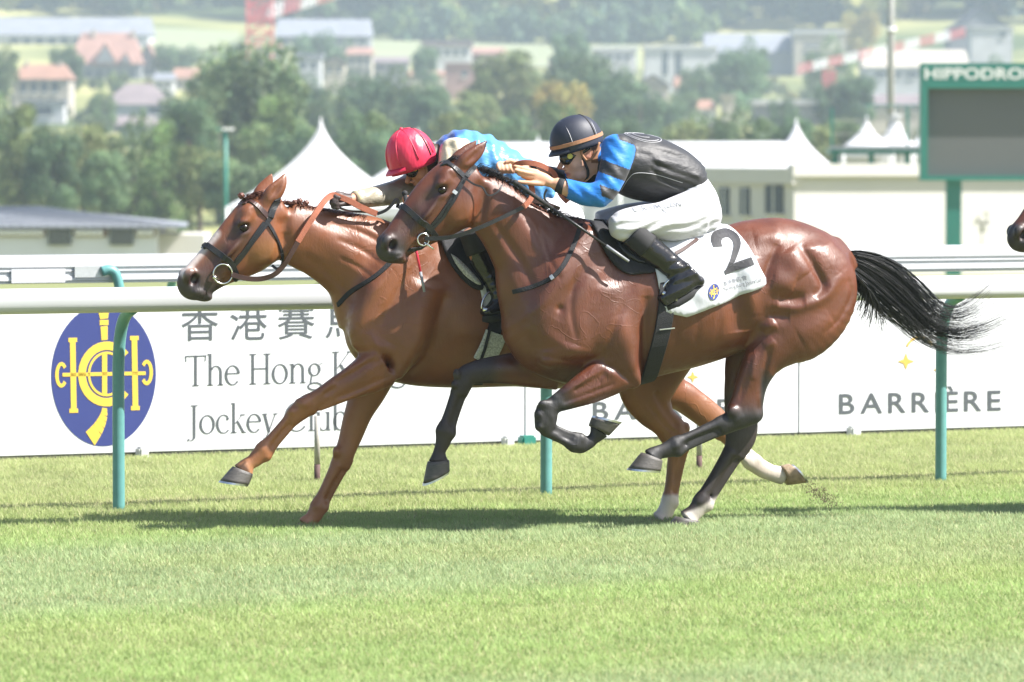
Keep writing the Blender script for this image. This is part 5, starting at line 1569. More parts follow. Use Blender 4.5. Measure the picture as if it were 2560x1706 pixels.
    cannon(B, (1790, 1096), (1834, 1062), (1864, 1170), (1892, 1138), -.14, [(1896, 1192, 1918, 1154, .029, -.14), (1922, 1202, 1938, 1164, .028, -.14), (1942, 1209, 1954, 1166, .031, -.14), (1957, 1213, 1962, 1170, .036, -.14)])
    V, Q = orient(*F.mesh())
    V = muscles(V, PF, MUS_F)
    px, py = PF.px(V); lat = -V[:, 1]
    nz = np.sin(px * .05 + py * .03) * .5 + np.sin(px * .021 - py * .047 + 1.7) * .5
    c = np.array([0.178, 0.060, 0.0235])[None].repeat(len(V), 0) * (1 + .10 * nz)[:, None]
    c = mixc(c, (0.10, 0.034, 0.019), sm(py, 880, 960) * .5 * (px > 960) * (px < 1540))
    c = mixc(c, (0.25, 0.105, 0.038), sm(-np.hypot((px - 665) / 75, (py - 630) / 55), -1.0, -.2) * .8)  # lit cheek: orange light painted into the coat colour
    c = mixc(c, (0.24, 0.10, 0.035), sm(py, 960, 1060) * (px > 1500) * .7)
    mz = sm(-np.hypot((px - 492) / 84, (py - 722) / 58), -1.1, -.5); c = mixc(c, (0.035, 0.026, 0.025), mz)
    bl = sm(-seg_dist(px, py, [(538, 586), (498, 632), (468, 668), (460, 680)]), -20, -6) * sm(np.abs(lat), .07, .03); c = mixc(c, (0.50, 0.43, 0.40), bl * .95)
    ns = sm(-np.hypot((px - 478) / 19, (py - 700) / 17), -1.1, -.6) * (np.abs(lat) > .03); c = mixc(c, (0.03, 0.010, 0.009), ns)
    ey = sm(-np.hypot((px - 601) / 32, (py - 570) / 22), -1.2, -.5); c = mixc(c, (0.03, 0.014, 0.01), ey * .85)
    face_shade = sm(-seg_dist(px, py, [(595, 598), (558, 640), (520, 680)]), -46, -14); c = mixc(c, (0.05, 0.022, 0.014), face_shade * .8)  # shaded face plane darkened in the coat colour
    w = np.where((px > 1590) & (px < 1720) & (lat > 0), sm(py, 1232, 1244), 0); c = mixc(c, (0.58, 0.52, 0.47), w * (.85 + .15 * nz))
    w = np.where((px > 1780) & (lat < 0), sm(px, 1842, 1862), 0); c = mixc(c, (0.60, 0.55, 0.48), w * (.85 + .15 * nz))
    c = mixc(c, (0.27, 0.108, 0.042), sm(py, 930, 1040) * (px < 1010) * .75)  # forelegs painted lighter and more golden, standing in for sunlight on them
    w = np.where((px < 660) & (py > 1120), sm(py - px * .25, 985, 1010), 0); c = mixc(c, (0.38, 0.19, 0.09), w * .5)
    w = np.where((px < 860) & (py > 1250), sm(py, 1255, 1290), 0); c = mixc(c, (0.36, 0.16, 0.075), w * .7)
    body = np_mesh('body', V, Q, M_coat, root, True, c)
    for s in (1, -1):
        v = PF.loc(601, 569, 0)
        bm = bmesh.new(); bmesh.ops.create_uvsphere(bm, u_segments=20, v_segments=14, radius=0.024)
        o = bm_obj('eye', bm, M_eye, root, True); o.location = (v.x, -s * .076, v.z); o.scale = (1, .8, .85)
    hoof(PF, root, (551, 1202), (620, 1212), (582, 1166), (632, 1186), .165, .06, M_hoof)
    hoof(PF, root, (712, 1324), (782, 1332), (738, 1307), (792, 1317), -.14, .058, M_hoof_pale)
    hoof(PF, root, (1600, 1309), (1672, 1313), (1620, 1296), (1676, 1302), .145, .058, M_hoof_pale)
    hoof(PF, root, (2012, 1208), (1972, 1160), (1968, 1214), (1951, 1165), -.14, .058, M_hoof_pale)
    return root, body
HORSE_N, BODY_N = build_bay()
HORSE_F, BODY_F = build_chestnut()
tag(HORSE_N, 'glossy dark bay racehorse with black legs and number 2 cloth, galloping in front', 'horse', 'racehorses on the track')
tag(HORSE_F, 'chestnut racehorse with white blaze leading on the far side, foreleg stretched out', 'horse', 'racehorses on the track')
# ============================================================ tack
M_black_leather = mat('black_leather', (0.016, 0.016, 0.018), 0.38, var=0.2, scale=30, bump=0.12, bscale=160)
M_black_web = mat('black_webbing', (0.014, 0.014, 0.017), 0.75, var=0.2, scale=60, bump=0.3, bscale=260)
M_tan = mat('tan_rubber', (0.34, 0.105, 0.055), 0.6, var=0.15, scale=30, bump=0.3, bscale=300)
M_brown_leather = mat('brown_leather', (0.05, 0.022, 0.018), 0.45, var=0.2, scale=30)
M_steel = mat('bright_steel', (0.72, 0.72, 0.70), 0.22, metal=1.0, var=0.05)
M_cloth = mat('white_cloth', (0.56, 0.575, 0.61), 0.75, var=0.03, scale=8, bump=0.25, bscale=14, stretch=(1, 1, .35), transl=0.1)
M_print = mat('black_print', (0.03, 0.03, 0.034), 0.7, var=0.1)
M_grey_print = mat('grey_print', (0.16, 0.17, 0.19), 0.7, var=0.1)
M_blue_print = mat('blue_print', (0.035, 0.055, 0.24), 0.6, var=0.06)
M_gold_print = mat('gold_print', (0.80, 0.56, 0.06), 0.6, var=0.05)
M_mesh_white = mat('white_mesh', (0.55, 0.56, 0.52), 0.8, var=0.4, scale=120, bump=0.6, bscale=200)

def bvh_of(o):
    me = o.data
    return BVHTree.FromPolygons([v.co.copy() for v in me.vertices], [tuple(p.vertices) for p in me.polygons])
BV = {id(PN): bvh_of(BODY_N), id(PF): bvh_of(BODY_F)}
def hit(plane, px, py, lat=None, bv=None):
    """point and normal on the animal seen at (px,py), or a free point when lat is given"""
    if lat is not None:
        return plane.loc(px, py, lat), Vector((0, -1, 0))
    o, d = plane.ray_loc(px, py)
    h = (bv or BV[id(plane)]).ray_cast(o, d)
    if h[0] is None:
        q = (bv or BV[id(plane)]).find_nearest(plane.loc(px, py, 0.05))
        return q[0], q[1]
    return h[0], h[1]
def ribbon_geo(P, N, w, th, off, closed=False):
    n = len(P); V, Fc = [], []
    for i in range(n):
        a = P[(i - 1) % n] if (closed or i > 0) else P[0]
        b = P[(i + 1) % n] if (closed or i < n - 1) else P[-1]
        T = (b - a).normalized(); s = T.cross(N[i]).normalized(); nn = s.cross(T).normalized()
        if nn.dot(N[i]) < 0: nn = -nn
        for e, f in ((-1, 0), (-.9, 1), (.9, 1), (1, 0)):
            V.append(P[i] + s * (e * w / 2) + nn * (off + th * f))
    m = n if closed else n - 1
    for i in range(m):
        j = (i + 1) % n
        for k in range(4):
            k2 = (k + 1) % 4
            Fc.append((i * 4 + k, i * 4 + k2, j * 4 + k2, j * 4 + k))
    if not closed:
        Fc += [(3, 2, 1, 0), tuple((n - 1) * 4 + k for k in range(4))]
    return V, Fc
def strap(name, plane, pts, w, material, parent, th=.005, off=.001, n=None, ring=False):
    n = n or max(8, len(pts) * 5)
    if parent.name.startswith('bridle'): w, th = w * 1.2, th * 1.5
    lats = [p[2] if len(p) > 2 else None for p in pts]
    free = all(l is not None for l in lats)
    if free:
        C = crv(pts, n)
        PNs = [hit(plane, c[0], c[1], c[2]) for c in C]
    else:
        C = crv([p[:2] for p in pts], n)
        PNs = [hit(plane, c[0], c[1]) for c in C]
    P = [q[0] for q in PNs]; N = [q[1] for q in PNs]
    # even out the path
    for _ in range(2):
        P = [P[0]] + [(P[i - 1] + P[i] * 2 + P[i + 1]) / 4 for i in range(1, n - 1)] + [P[-1]]
        N = [N[0]] + [(N[i - 1] + N[i] * 2 + N[i + 1]).normalized() for i in range(1, n - 1)] + [N[-1]]
    if ring:
        mP = [Vector((p.x, -p.y, p.z)) for p in P][::-1]; mN = [Vector((q.x, -q.y, q.z)) for q in N][::-1]
        P, N = P + mP, N + mN
    V, Fc = ribbon_geo(P, N, w, th, off, ring)
    return mesh_obj(name, V, Fc, material, parent, False)
def torus_obj(name, c, r, t, material, parent, ax=Vector((0, 1, 0)), sq=1.0):
    q = ax.to_track_quat('Z', 'Y').to_matrix()
    pts = [c + q @ Vector((math.cos(a) * r, math.sin(a) * r * sq, 0)) for a in np.linspace(0, 2 * math.pi, 29)[:-1]]
    V, Fc = [], []
    for i, p in enumerate(pts):
        out = (p - c).normalized()
        for k in range(8):
            a = 2 * math.pi * k / 8
            V.append(p + out * math.cos(a) * t + (q @ Vector((0, 0, 1))) * math.sin(a) * t)
    m = len(pts)
    for i in range(m):
        for k in range(8):
            Fc.append((i * 8 + k, ((i + 1) % m) * 8 + k, ((i + 1) % m) * 8 + (k + 1) % 8, i * 8 + (k + 1) % 8))
    return mesh_obj(name, V, Fc, material, parent, True)
def patch(name, plane, poly, off, th, material, parent, cuts=5, bv=None, wave=0.0, mirror=True, round_n=40):
    """a cloth or pad laid on the animal: outline in the picture, mirrored to the other side"""
    bv = bv or BV[id(plane)]
    C = crv(list(poly) + [poly[0]], round_n + 1)[:-1] if round_n else np.array(poly)
    bm = bmesh.new()
    vs = [bm.verts.new((c[0], c[1], 0)) for c in C]
    es = [bm.edges.new((vs[i], vs[(i + 1) % len(vs)])) for i in range(len(vs))]
    bmesh.ops.triangle_fill(bm, edges=es, use_beauty=True)
    for _ in range(cuts):
        L = [e for e in bm.edges if e.calc_length() > 14]
        if not L: break
        bmesh.ops.subdivide_edges(bm, edges=L, cuts=1)
        bmesh.ops.triangulate(bm, faces=bm.faces[:])
    bm.verts.ensure_lookup_table()
    inner = []
    for v in bm.verts:
        px, py = v.co.x, v.co.y
        q = plane.loc(px, py, 0.22)
        h = bv.ray_cast(Vector((q.x, -1.2, q.z)), Vector((0, 1, 0)))
        if h[0] is None:
            h = bv.find_nearest(Vector((q.x, -0.04, q.z)))
        nrm = h[1]
        wv = wave * (math.sin(px * .085 + py * .03) + .7 * math.sin(px * .05 - py * .11 + 2)) if wave else 0
        inner.append((h[0] + nrm * (off + wv * .5 + abs(wave) * .7), nrm))
    idx = {v: i for i, v in enumerate(bm.verts)}
    n = len(inner)
    F0 = [[idx[v] for v in f.verts] for f in bm.faces]
    bd = [e for e in bm.edges if e.is_boundary]
    V = [p for p, q in inner] + [p + q * th for p, q in inner]
    Fc = [f[::-1] for f in F0] + [[i + n for i in f] for f in F0]
    for e in bd:
        a, b = idx[e.verts[0]], idx[e.verts[1]]
        Fc.append((a, b, b + n, a + n))
    if mirror:
        m = len(V)
        V += [Vector((p.x, -p.y, p.z)) for p in V]
        Fc += [[i + m for i in f][::-1] for f in Fc]
    bm.free()
    o = mesh_obj(name, V, Fc, material, parent, True)
    bmm = bmesh.new(); bmm.from_mesh(o.data); bmesh.ops.recalc_face_normals(bmm, faces=bmm.faces[:]); bmm.to_mesh(o.data); bmm.free()
    return o
def decal(name, plane, bv, P2, Fc, material, parent, lift=.003, cut_px=12):
    """flat print: P2 picture points laid on the surface bv from the side"""
    bm = bmesh.new()
    vs = [bm.verts.new((p[0], p[1], 0)) for p in P2]
    for f in Fc:
        try: bm.faces.new([vs[i] for i in f])
        except ValueError: pass
    bmesh.ops.triangulate(bm, faces=bm.faces[:])
    for _ in range(4):
        L = [e for e in bm.edges if e.calc_length() > cut_px]
        if not L: break
        bmesh.ops.subdivide_edges(bm, edges=L, cuts=1)
        bmesh.ops.triangulate(bm, faces=bm.faces[:])
    for v in bm.verts:
        q = plane.loc(v.co.x, v.co.y, 0.27)
        h = bv.ray_cast(Vector((q.x, -1.2, q.z)), Vector((0, 1, 0)))
        if h[0] is None: h = bv.find_nearest(q)
        v.co = h[0] + Vector((0, -1, 0)) * lift
    bmesh.ops.recalc_face_normals(bm, faces=bm.faces[:])
    return bm_obj(name, bm, material, parent)
# ---------------------------------------------------------------- near horse: bridle
def place_root(name, plane):
    o = empty(name); plane.place(o); return o
br = place_root('bridle', PN)
tag(br, 'black leather racing bridle on the number 2 bay, ring bit and tan reins', 'bridle', 'bridles')
strap('browband', PN, [(1106, 399), (1122, 410), (1144, 427), (1163, 444)], .022, M_black_leather, br, ring=True)
strap('headpiece', PN, [(1163, 444), (1176, 428), (1190, 412)], .024, M_black_leather, br, ring=True)
strap('cheek_strap', PN, [(1163, 444), (1143, 478), (1124, 508), (1100, 541), (1080, 565), (1064, 584)], .02, M_black_leather, br, n=26)
strap('cheek_strap', PN, [(1151, 470), (1136, 500), (1122, 520), (1106, 545), (1076, 574)], .014, M_black_leather, br, n=22, off=.005)
strap('noseband', PN, [(1003, 511), (1024, 529), (1048, 550), (1070, 567), (1090, 592)], .026, M_black_leather, br, ring=True, th=.008)
strap('curb_strap', PN, [(1022, 625), (1040, 622), (1056, 618)], .016, M_black_leather, br, ring=True)
strap('throat_latch', PN, [(1163, 446, .095), (1185, 462, .105), (1206, 468, .115), (1216, 486, .12), (1228, 489, .12), (1246, 478, .115), (1254, 464, .10)], .008, M_black_leather, br, th=.004, n=26)
bk = strap('buckle', PN, [(1134, 485), (1139, 478)], .022, M_galv, br, off=.008, n=8)
h_, n_ = hit(PN, 1058, 596)
torus_obj('bit_ring', h_ + Vector((-.004, -.016, -.006)), .030, .0042, M_steel, br)
tube_obj('bit_bar', [h_ + Vector((.0, -.02, -.02)), h_ + Vector((.045, -.035, -.055))], [.006, .004], M_steel, br)
strap('rein', PN, [(1062, 597, .075), (1105, 596, .10), (1145, 589, .125), (1195, 571, .145), (1245, 549, .15), (1310, 517, .145)], .018, M_black_leather, br, n=30)
strap('rein_grip', PN, [(1308, 519, .146), (1325, 500, .14), (1331, 482, .13), (1327, 464, .115), (1318, 450, .10)], .024, M_tan, br, n=20)
strap('rein_grip', PN, [(1278, 416, -.02), (1306, 407, .02), (1340, 410, .04), (1366, 421, .04), (1384, 434, .02), (1392, 456, .0), (1400, 484, .0), (1420, 506, .02)], .024, M_tan, br, n=34)
strap('rein', PN, [(1318, 500, .05), (1350, 506, .055), (1378, 514, .055), (1398, 522, .05)], .016, M_brown_leather, br, n=14)
strap('rein', PN, [(1366, 474, .02), (1360, 488, .02), (1362, 500, .02), (1370, 508, .02)], .008, M_black_leather, br, n=12)
bp = place_root('breast_strap', PN)
tag(bp, 'black breast strap round the neck and shoulder of the bay', 'strap', 'breast straps')
strap('neck_loop', PN, [(1452, 562), (1440, 600), (1420, 645), (1398, 678), (1372, 700), (1330, 718), (1284, 730)], .024, M_black_web, bp, ring=True, n=34)
strap('buckle', PN, [(1384, 692), (1377, 697)], .026, M_galv, bp, off=.006, n=8)
# ---------------------------------------------------------------- near horse: cloth, saddle
scl = place_root('saddle_cloth', PN)
tag(scl, 'white saddle cloth printed with a large black number 2 and blue oval emblem', 'saddle cloth', 'saddle cloths')
cloth = patch('cloth', PN, [(1606, 574), (1680, 568), (1760, 556), (1812, 544), (1838, 549), (1858, 583), (1884, 645), (1911, 713), (1860, 733), (1785, 762),
              (1706, 791), (1652, 780), (1641, 730), (1633, 672), (1626, 620)], .010, .004, M_cloth, scl, wave=.007, round_n=0)
cloth_bv = bvh_of(cloth)
def on_cloth(u, v, org, ux, uy):
    return (org[0] + u * ux[0] + v * uy[0], org[1] + u * ux[1] + v * uy[1])
def cl_text(body, cx, cy, w, h, ang, m, name, bold=0.0, spacing=1.0, lift=.0032):
    V, Fc = text_mesh(body, 1.0, bold, spacing)
    q = fit(V); a = R(ang)
    ux = (math.cos(a) * w, -math.sin(a) * w); uy = (-math.sin(a) * h * .9, -math.cos(a) * h)
    return decal(name, PN, cloth_bv, [on_cloth(u, v, (cx, cy), ux, uy) for u, v in q], Fc, m, scl, lift)
def number_two():
    top = crv([(-.46, .20), (-.40, .38), (-.22, .5), (.05, .5), (.30, .44), (.42, .27), (.36, .08), (.16, -.12), (-.06, -.30)], 22)
    inn = crv([(-.20, .14), (-.17, .24), (-.08, .30), (.04, .30), (.13, .26), (.16, .16), (.10, .04), (-.10, -.16), (-.36, -.38)], 22)
    V = [Vector((x, y, 0)) for x, y in top] + [Vector((x, y, 0)) for x, y in inn]
    Fc = [(i, i + 1, 22 + i + 1, 22 + i) for i in range(21)]
    b = len(V)
    V += [Vector(p + (0,)) for p in ((-.44, -.5), (.44, -.5), (.44, -.31), (-.06, -.31), (-.36, -.38), (-.44, -.40))]
    Fc += [(b, b + 1, b + 2, b + 3, b + 4, b + 5)]
    return V, Fc
V2, F2 = number_two()
a = R(19)
ux = (math.cos(a) * 88, -math.sin(a) * 88); uy = (-math.sin(a) * 88, -math.cos(a) * 105)
decal('number', PN, cloth_bv, [on_cloth(v.x, v.y, (1838, 625), ux, uy) for v in V2], F2, M_print, scl, .004)
a = R(17); ex = (math.cos(a) * 15.5, -math.sin(a) * 15.5); ey = (-math.sin(a) * 3 , -19.5)
ov = [(math.cos(t), math.sin(t)) for t in np.linspace(0, 2 * math.pi, 33)[:-1]]
emb = decal('emblem', PN, cloth_bv, [on_cloth(u, v, (1781, 730), ex, ey) for u, v in ov], [list(range(32))], M_blue_print, scl, .004)
P2, Fc = [], []
for s in EMB:
    Fc.append(list(range(len(P2), len(P2) + 4))); P2 += [on_cloth(u * .9, v * .9, (1781, 730), ex, ey) for u, v in s]
decal('emblem_drawing', PN, cloth_bv, P2, Fc, M_gold_print, emb, .0055, 30)
cl_text('香港賽馬會', 1838, 702, 62, 12, 15, M_grey_print, 'lettering')
cl_text('The Hong Kong Jockey Club', 1857, 713, 100, 13, 15, M_grey_print, 'lettering')
strap('girth_strap', PN, [(1686, 640), (1710, 628), (1742, 606)], .02, M_brown_leather, scl, off=.022, n=10)
sad = place_root('saddle', PN)
tag(sad, 'small black racing saddle with padded flap and girth on the bay', 'saddle', 'racing saddles')
patch('saddle_pad', PN, [(1492, 562), (1500, 596), (1516, 634), (1540, 668), (1570, 687), (1606, 686), (1634, 680), (1640, 640), (1640, 600), (1620, 575), (1560, 566)], .008, .014, M_black_web, sad, cuts=4)
patch('saddle_flap', PN, [(1530, 566), (1540, 600), (1562, 640), (1600, 662), (1634, 650), (1660, 610), (1680, 575), (1600, 570)], .026, .012, M_black_leather, sad, cuts=4)
strap('girth', PN, [(1668, 700), (1664, 770), (1655, 825), (1640, 880), (1622, 938), (1612, 950)], .088, M_black_web, sad, th=.008, n=30, ring=True, off=.012)
strap('girth_keeper', PN, [(1646, 822), (1683, 818)], .006, M_galv, sad, off=.0215, th=.002, n=6)
# ---------------------------------------------------------------- far horse
br2 = place_root('bridle', PF)
tag(br2, 'bridle on the chestnut with large ring bit and tan rubber reins', 'bridle', 'bridles')
strap('browband', PF, [(603, 497), (622, 502), (646, 518), (675, 547)], .022, M_brown_leather, br2, ring=True)
strap('headpiece', PF, [(675, 547), (682, 524), (694, 500)], .03, M_black_leather, br2, ring=True)
strap('cheek_strap', PF, [(675, 547), (652, 578), (630, 606), (604, 642), (584, 664), (574, 676)], .022, M_black_leather, br2, n=26)
strap('cheek_strap', PF, [(660, 556), (640, 585), (618, 618), (590, 650)], .014, M_black_leather, br2, n=20, off=.005)
strap('noseband', PF, [(507, 608), (524, 618), (550, 636), (577, 657), (592, 690)], .026, M_black_leather, br2, ring=True, th=.008)
strap('throat_latch', PF, [(668, 556), (680, 574), (692, 600), (704, 632), (706, 654)], .014, M_black_leather, br2, n=18)
strap('throat_latch', PF, [(704, 634, .10), (707, 656, .09), (700, 670, .07), (690, 672, .05), (680, 664, .04)], .012, M_black_leather, br2, n=14)
h_, n_ = hit(PF, 556, 686)
torus_obj('bit_ring', h_ + Vector((-.002, -.018, .002)), .050, .0045, M_steel, br2)
tube_obj('bit_bar', [h_ + Vector((-.03, -.012, -.02)), h_ + Vector((-.055, -.02, -.012))], [.008, .010], M_steel, br2)
strap('curb_strap', PF, [(584, 688), (592, 700), (590, 712)], .02, M_black_leather, br2, n=8)
strap('rein', PF, [(580, 687, .075), (612, 696, .09), (650, 698, .10), (684, 688, .12), (706, 668, .13), (722, 644, .14), (746, 602, .145)], .022, M_brown_leather, br2, n=34)
strap('rein_grip', PF, [(744, 605, .145), (764, 572, .145), (790, 532, .14), (812, 502, .12), (830, 488, .10), (846, 492, .09)], .026, M_tan, br2, n=26)
strap('rein_grip', PF, [(846, 492, .09), (872, 502, .10), (905, 520, .10), (942, 535, .10)], .026, M_tan, br2, n=16)
strap('rein', PF, [(840, 515, .08), (870, 528, .09), (910, 530, .09), (945, 532, .09)], .010, M_brown_leather, br2, n=16)
strap('rein', PF, [(942, 535, .10), (962, 528, .10), (980, 512, .10), (990, 498, .10), (996, 505, .10), (992, 520, .10)], .014, M_black_leather, br2, n=20)
bp2 = place_root('breast_strap', PF)
tag(bp2, 'black breast strap across the shoulder of the chestnut', 'strap', 'breast straps')
strap('neck_loop', PF, [(1010, 600), (985, 645), (950, 682), (910, 710), (874, 732), (846, 762)], .026, M_black_web, bp2, ring=True, n=30)
scl2 = place_root('saddle_cloth', PF)
tag(scl2, 'white saddle cloth on the chestnut, half hidden by the bay', 'saddle cloth', 'saddle cloths')
patch('cloth', PF, [(1150, 590), (1240, 585), (1340, 585), (1420, 640), (1430, 770), (1350, 800), (1282, 815), (1214, 806), (1205, 770), (1196, 720), (1180, 650)], .010, .004, M_cloth, scl2, wave=.004, round_n=0)
sad2 = place_root('saddle', PF)
tag(sad2, 'black racing saddle with ribbed pad on the chestnut', 'saddle', 'racing saddles')
patch('saddle_pad', PF, [(1098, 566), (1102, 590), (1112, 620), (1130, 665), (1156, 702), (1184, 724), (1204, 722), (1196, 680), (1186, 640), (1180, 600)], .012, .016, M_black_web, sad2, cuts=4)
patch('knee_pad', PF, [(1131, 642), (1146, 652), (1170, 676), (1190, 700), (1198, 714), (1186, 712), (1162, 694), (1142, 668)], .028, .006, M_mesh_white, sad2, cuts=3, mirror=False)
strap('girth', PF, [(1242, 760), (1240, 806), (1226, 850), (1204, 905), (1190, 955)], .075, M_black_web, sad2, th=.006, n=26, ring=True, off=.012)
strap('girth_sleeve', PF, [(1240, 832), (1226, 866), (1208, 900)], .12, M_mesh_white, sad2, th=.012, n=10, off=.012)
strap('girth_strip', PF, [(1222, 822), (1212, 860), (1198, 900)], .016, M_black_web, sad2, th=.004, n=10, off=.027)

# ---------------------------------------------------------------- hair
def strands(name, roots, plane, parent, material, rad, seg=3):
    """roots: list of polylines of local points"""
    V, Fc = [], []
    for pts, r in roots:
        n = len(pts)
        rr = np.linspace(r, r * .25, n)
        v, f = tube_geo(pts, list(rr), seg, True)
        b = len(V); V += v; Fc += [tuple(i + b for i in q) for q in f]
    o = mesh_obj(name, V, Fc, material, parent, True)
    return o
def tail():
    rs = np.random.default_rng(3)
    roots = []
    A = [(2104, 646, 16), (2150, 666, 36), (2206, 702, 50), (2264, 752, 52), (2322, 808, 48), (2382, 832, 52), (2444, 824, 62), (2508, 796, 74)]
    C = crv(A, 40)
    Tn = np.gradient(C[:, :2], axis=0); Tn /= np.linalg.norm(Tn, axis=1)[:, None]
    for i in range(1280):
        if i % 16 == 0: cs, cl, cL, cj = rs.normal(0, .55), rs.normal(0, .024), (rs.uniform(.86, 1.08) if rs.random() < .38 else rs.uniform(.48, .74)), rs.normal(-2, 12)
        s = max(-1.15, min(1.25, cs + rs.normal(0, .10)))
        latr = cl + rs.normal(0, .006)
        L = min(1, cL * rs.uniform(.8, 1.05)) if rs.random() < .85 else rs.uniform(.4, .8)
        pts = []
        jx, jy, ph = rs.normal(0, 3), cj + rs.normal(0, 3), rs.uniform(0, 6)
        last = max(8, L * 39)
        for k in np.linspace(0, last, 10):
            c = C[int(k)]; nx, ny = -Tn[int(k)][1], Tn[int(k)][0]
            t = k / 39
            w = c[2] * s + 3 * math.sin(k * .35 + ph) * t
            pts.append(PN.loc(c[0] + nx * w + jx * t * t, c[1] + ny * w + jy * t * t + (10 * t * (1 - t) if s > .6 else 0), latr * (.4 + 1.6 * t)))
        roots.append((pts, .0021 if rs.random() < .6 else .0012))
    for i in range(160):        # the thick dock and the hair falling off it
        s = rs.uniform(0, 1)
        x0, y0 = 2108 + 20 * s, 640 + 45 * s
        e = rs.uniform(.5, 1.1)
        P = [(x0, y0), (x0 + 35 + 20 * s, y0 + 50), (x0 + 40 + 40 * s * e, y0 + 100 * e), (x0 + 20 + 70 * s + rs.normal(0, 8), y0 + 140 * e + rs.normal(0, 8))]
        C = crv(P, 7); l0 = rs.normal(0, .025)
        roots.append(([PN.loc(c[0], c[1], l0) for c in C], .0042))
    strands('tail', roots, PN, HORSE_N, M_hair_black, .003)
    rs = np.random.default_rng(5); rr = []
    for i in range(26):
        x0, y0 = 1990 + rs.normal(0, 8), 885 + rs.normal(0, 5)
        C = crv([(x0, y0), (x0 + 12, y0 + 12 + rs.normal(0, 4)), (x0 + 20 + rs.normal(0, 10), y0 + 26 + rs.normal(0, 8))], 5)
        rr.append(([PN.loc(c[0], c[1], -.05) for c in C], .0012))
    strands('tail_wisp', rr, PN, HORSE_N, M_hair_black, .001)
tail()
def mane(plane, parent, path, n, ln, material, seed, lift=-8, name='mane', dirx=1.0, r=.0032):
    rs = np.random.default_rng(seed); roots = []
    C = crv(path, 60)
    for i in range(n):
        c = C[rs.integers(0, 60)]
        l0 = rs.normal(0, .015)
        x0, y0 = c[0] + rs.normal(0, 3), c[1] + 8 + rs.normal(0, 2)
        P = [(x0, y0), (x0 + dirx * ln * .4, y0 + lift * .9 + rs.normal(0, 2)), (x0 + dirx * ln * rs.uniform(.6, 1.2), y0 + lift * rs.uniform(.2, 1.6) + rs.normal(0, 3))]
        roots.append(([plane.loc(q[0], q[1], l0 + .01 * k) for k, q in enumerate(crv(P, 5))], r))
    strands(name, roots, plane, parent, material, r)
mane(PN, HORSE_N, [(1190, 414), (1262, 452), (1330, 503), (1400, 540), (1445, 556)], 520, 26, M_hair_black, 11, -7)
mane(PN, HORSE_N, [(1115, 396), (1140, 392), (1165, 398)], 90, 22, M_hair_black, 12, -6, 'forelock')
mane(PF, HORSE_F, [(700, 500), (780, 517), (900, 538)], 260, 16, M_hair_brown, 13, -4)
mane(PF, HORSE_F, [(606, 494), (630, 482), (655, 480)], 120, 16, M_hair_brown, 14, -5, 'forelock')
for k, (px, py) in enumerate(((602, 490), (736, 508), (748, 504), (764, 509))):
    v = PF.loc(px, py, .01)
    bm = bmesh.new(); bmesh.ops.create_icosphere(bm, subdivisions=3, radius=.017)
    for q in bm.verts: q.co *= 1 + .18 * math.sin(q.co.x * 420 + q.co.z * 300)
    o = bm_obj('mane_knot', bm, M_hair_brown, HORSE_F, True); o.location = v
# ============================================================ riders
M_skin = mat('skin', (1, 1, 1), 0.5, spec=0.35, var=0.06, scale=25, bump=0.05, bscale=200, attr=True)
def silk(name, rough=.36, b=.5, sc=16, st=(1, 1, 1)):
    return mat(name, (1, 1, 1), rough, spec=0.5, var=0.08, scale=10, bump=b, bscale=sc, attr=True, stretch=st, sheen=.1)
M_silk1 = silk('jersey_fabric', .55, .2, 26, (1, 1, 2.2))
M_silk2 = silk('jersey_satin', .34, .45, 15, (1, 1, 1.6))
M_breech = mat('breeches_fabric', (0.50, 0.50, 0.53), 0.65, var=0.04, scale=12, bump=0.45, bscale=11, stretch=(1, 1, 3.4), bdist=.012)
M_boot = mat('boot_leather', (0.010, 0.010, 0.012), 0.17, var=0.2, scale=12, bump=0.22, bscale=24, spec=.6)
M_boot_top = mat('boot_top_cloth', (0.02, 0.02, 0.022), 0.8, var=0.15, scale=40)
M_helm = mat('helmet_cover', (0.020, 0.024, 0.040), 0.55, var=0.1, scale=20, bump=.05, bscale=200)
M_pink = mat('pink_silk', (0.62, 0.030, 0.075), 0.42, var=0.10, scale=8, bump=0.8, bscale=12, stretch=(1, 1, .35))
M_band = mat('tan_elastic', (0.34, 0.165, 0.085), 0.7, var=0.08, scale=40)
M_gog = mat('goggle_lens', (0.014, 0.016, 0.014), 0.12, spec=.6, var=0.0)
M_yel = mat('yellow_disc', (0.55, 0.50, 0.09), 0.5, var=0.04)
M_white_line = mat('white_piping', (0.55, 0.55, 0.58), 0.6, var=0.03)
M_whip_red = mat('red_whip', (0.6, 0.03, 0.07), 0.5)
M_whip_grey = mat('grey_whip', (0.25, 0.26, 0.28), 0.5)

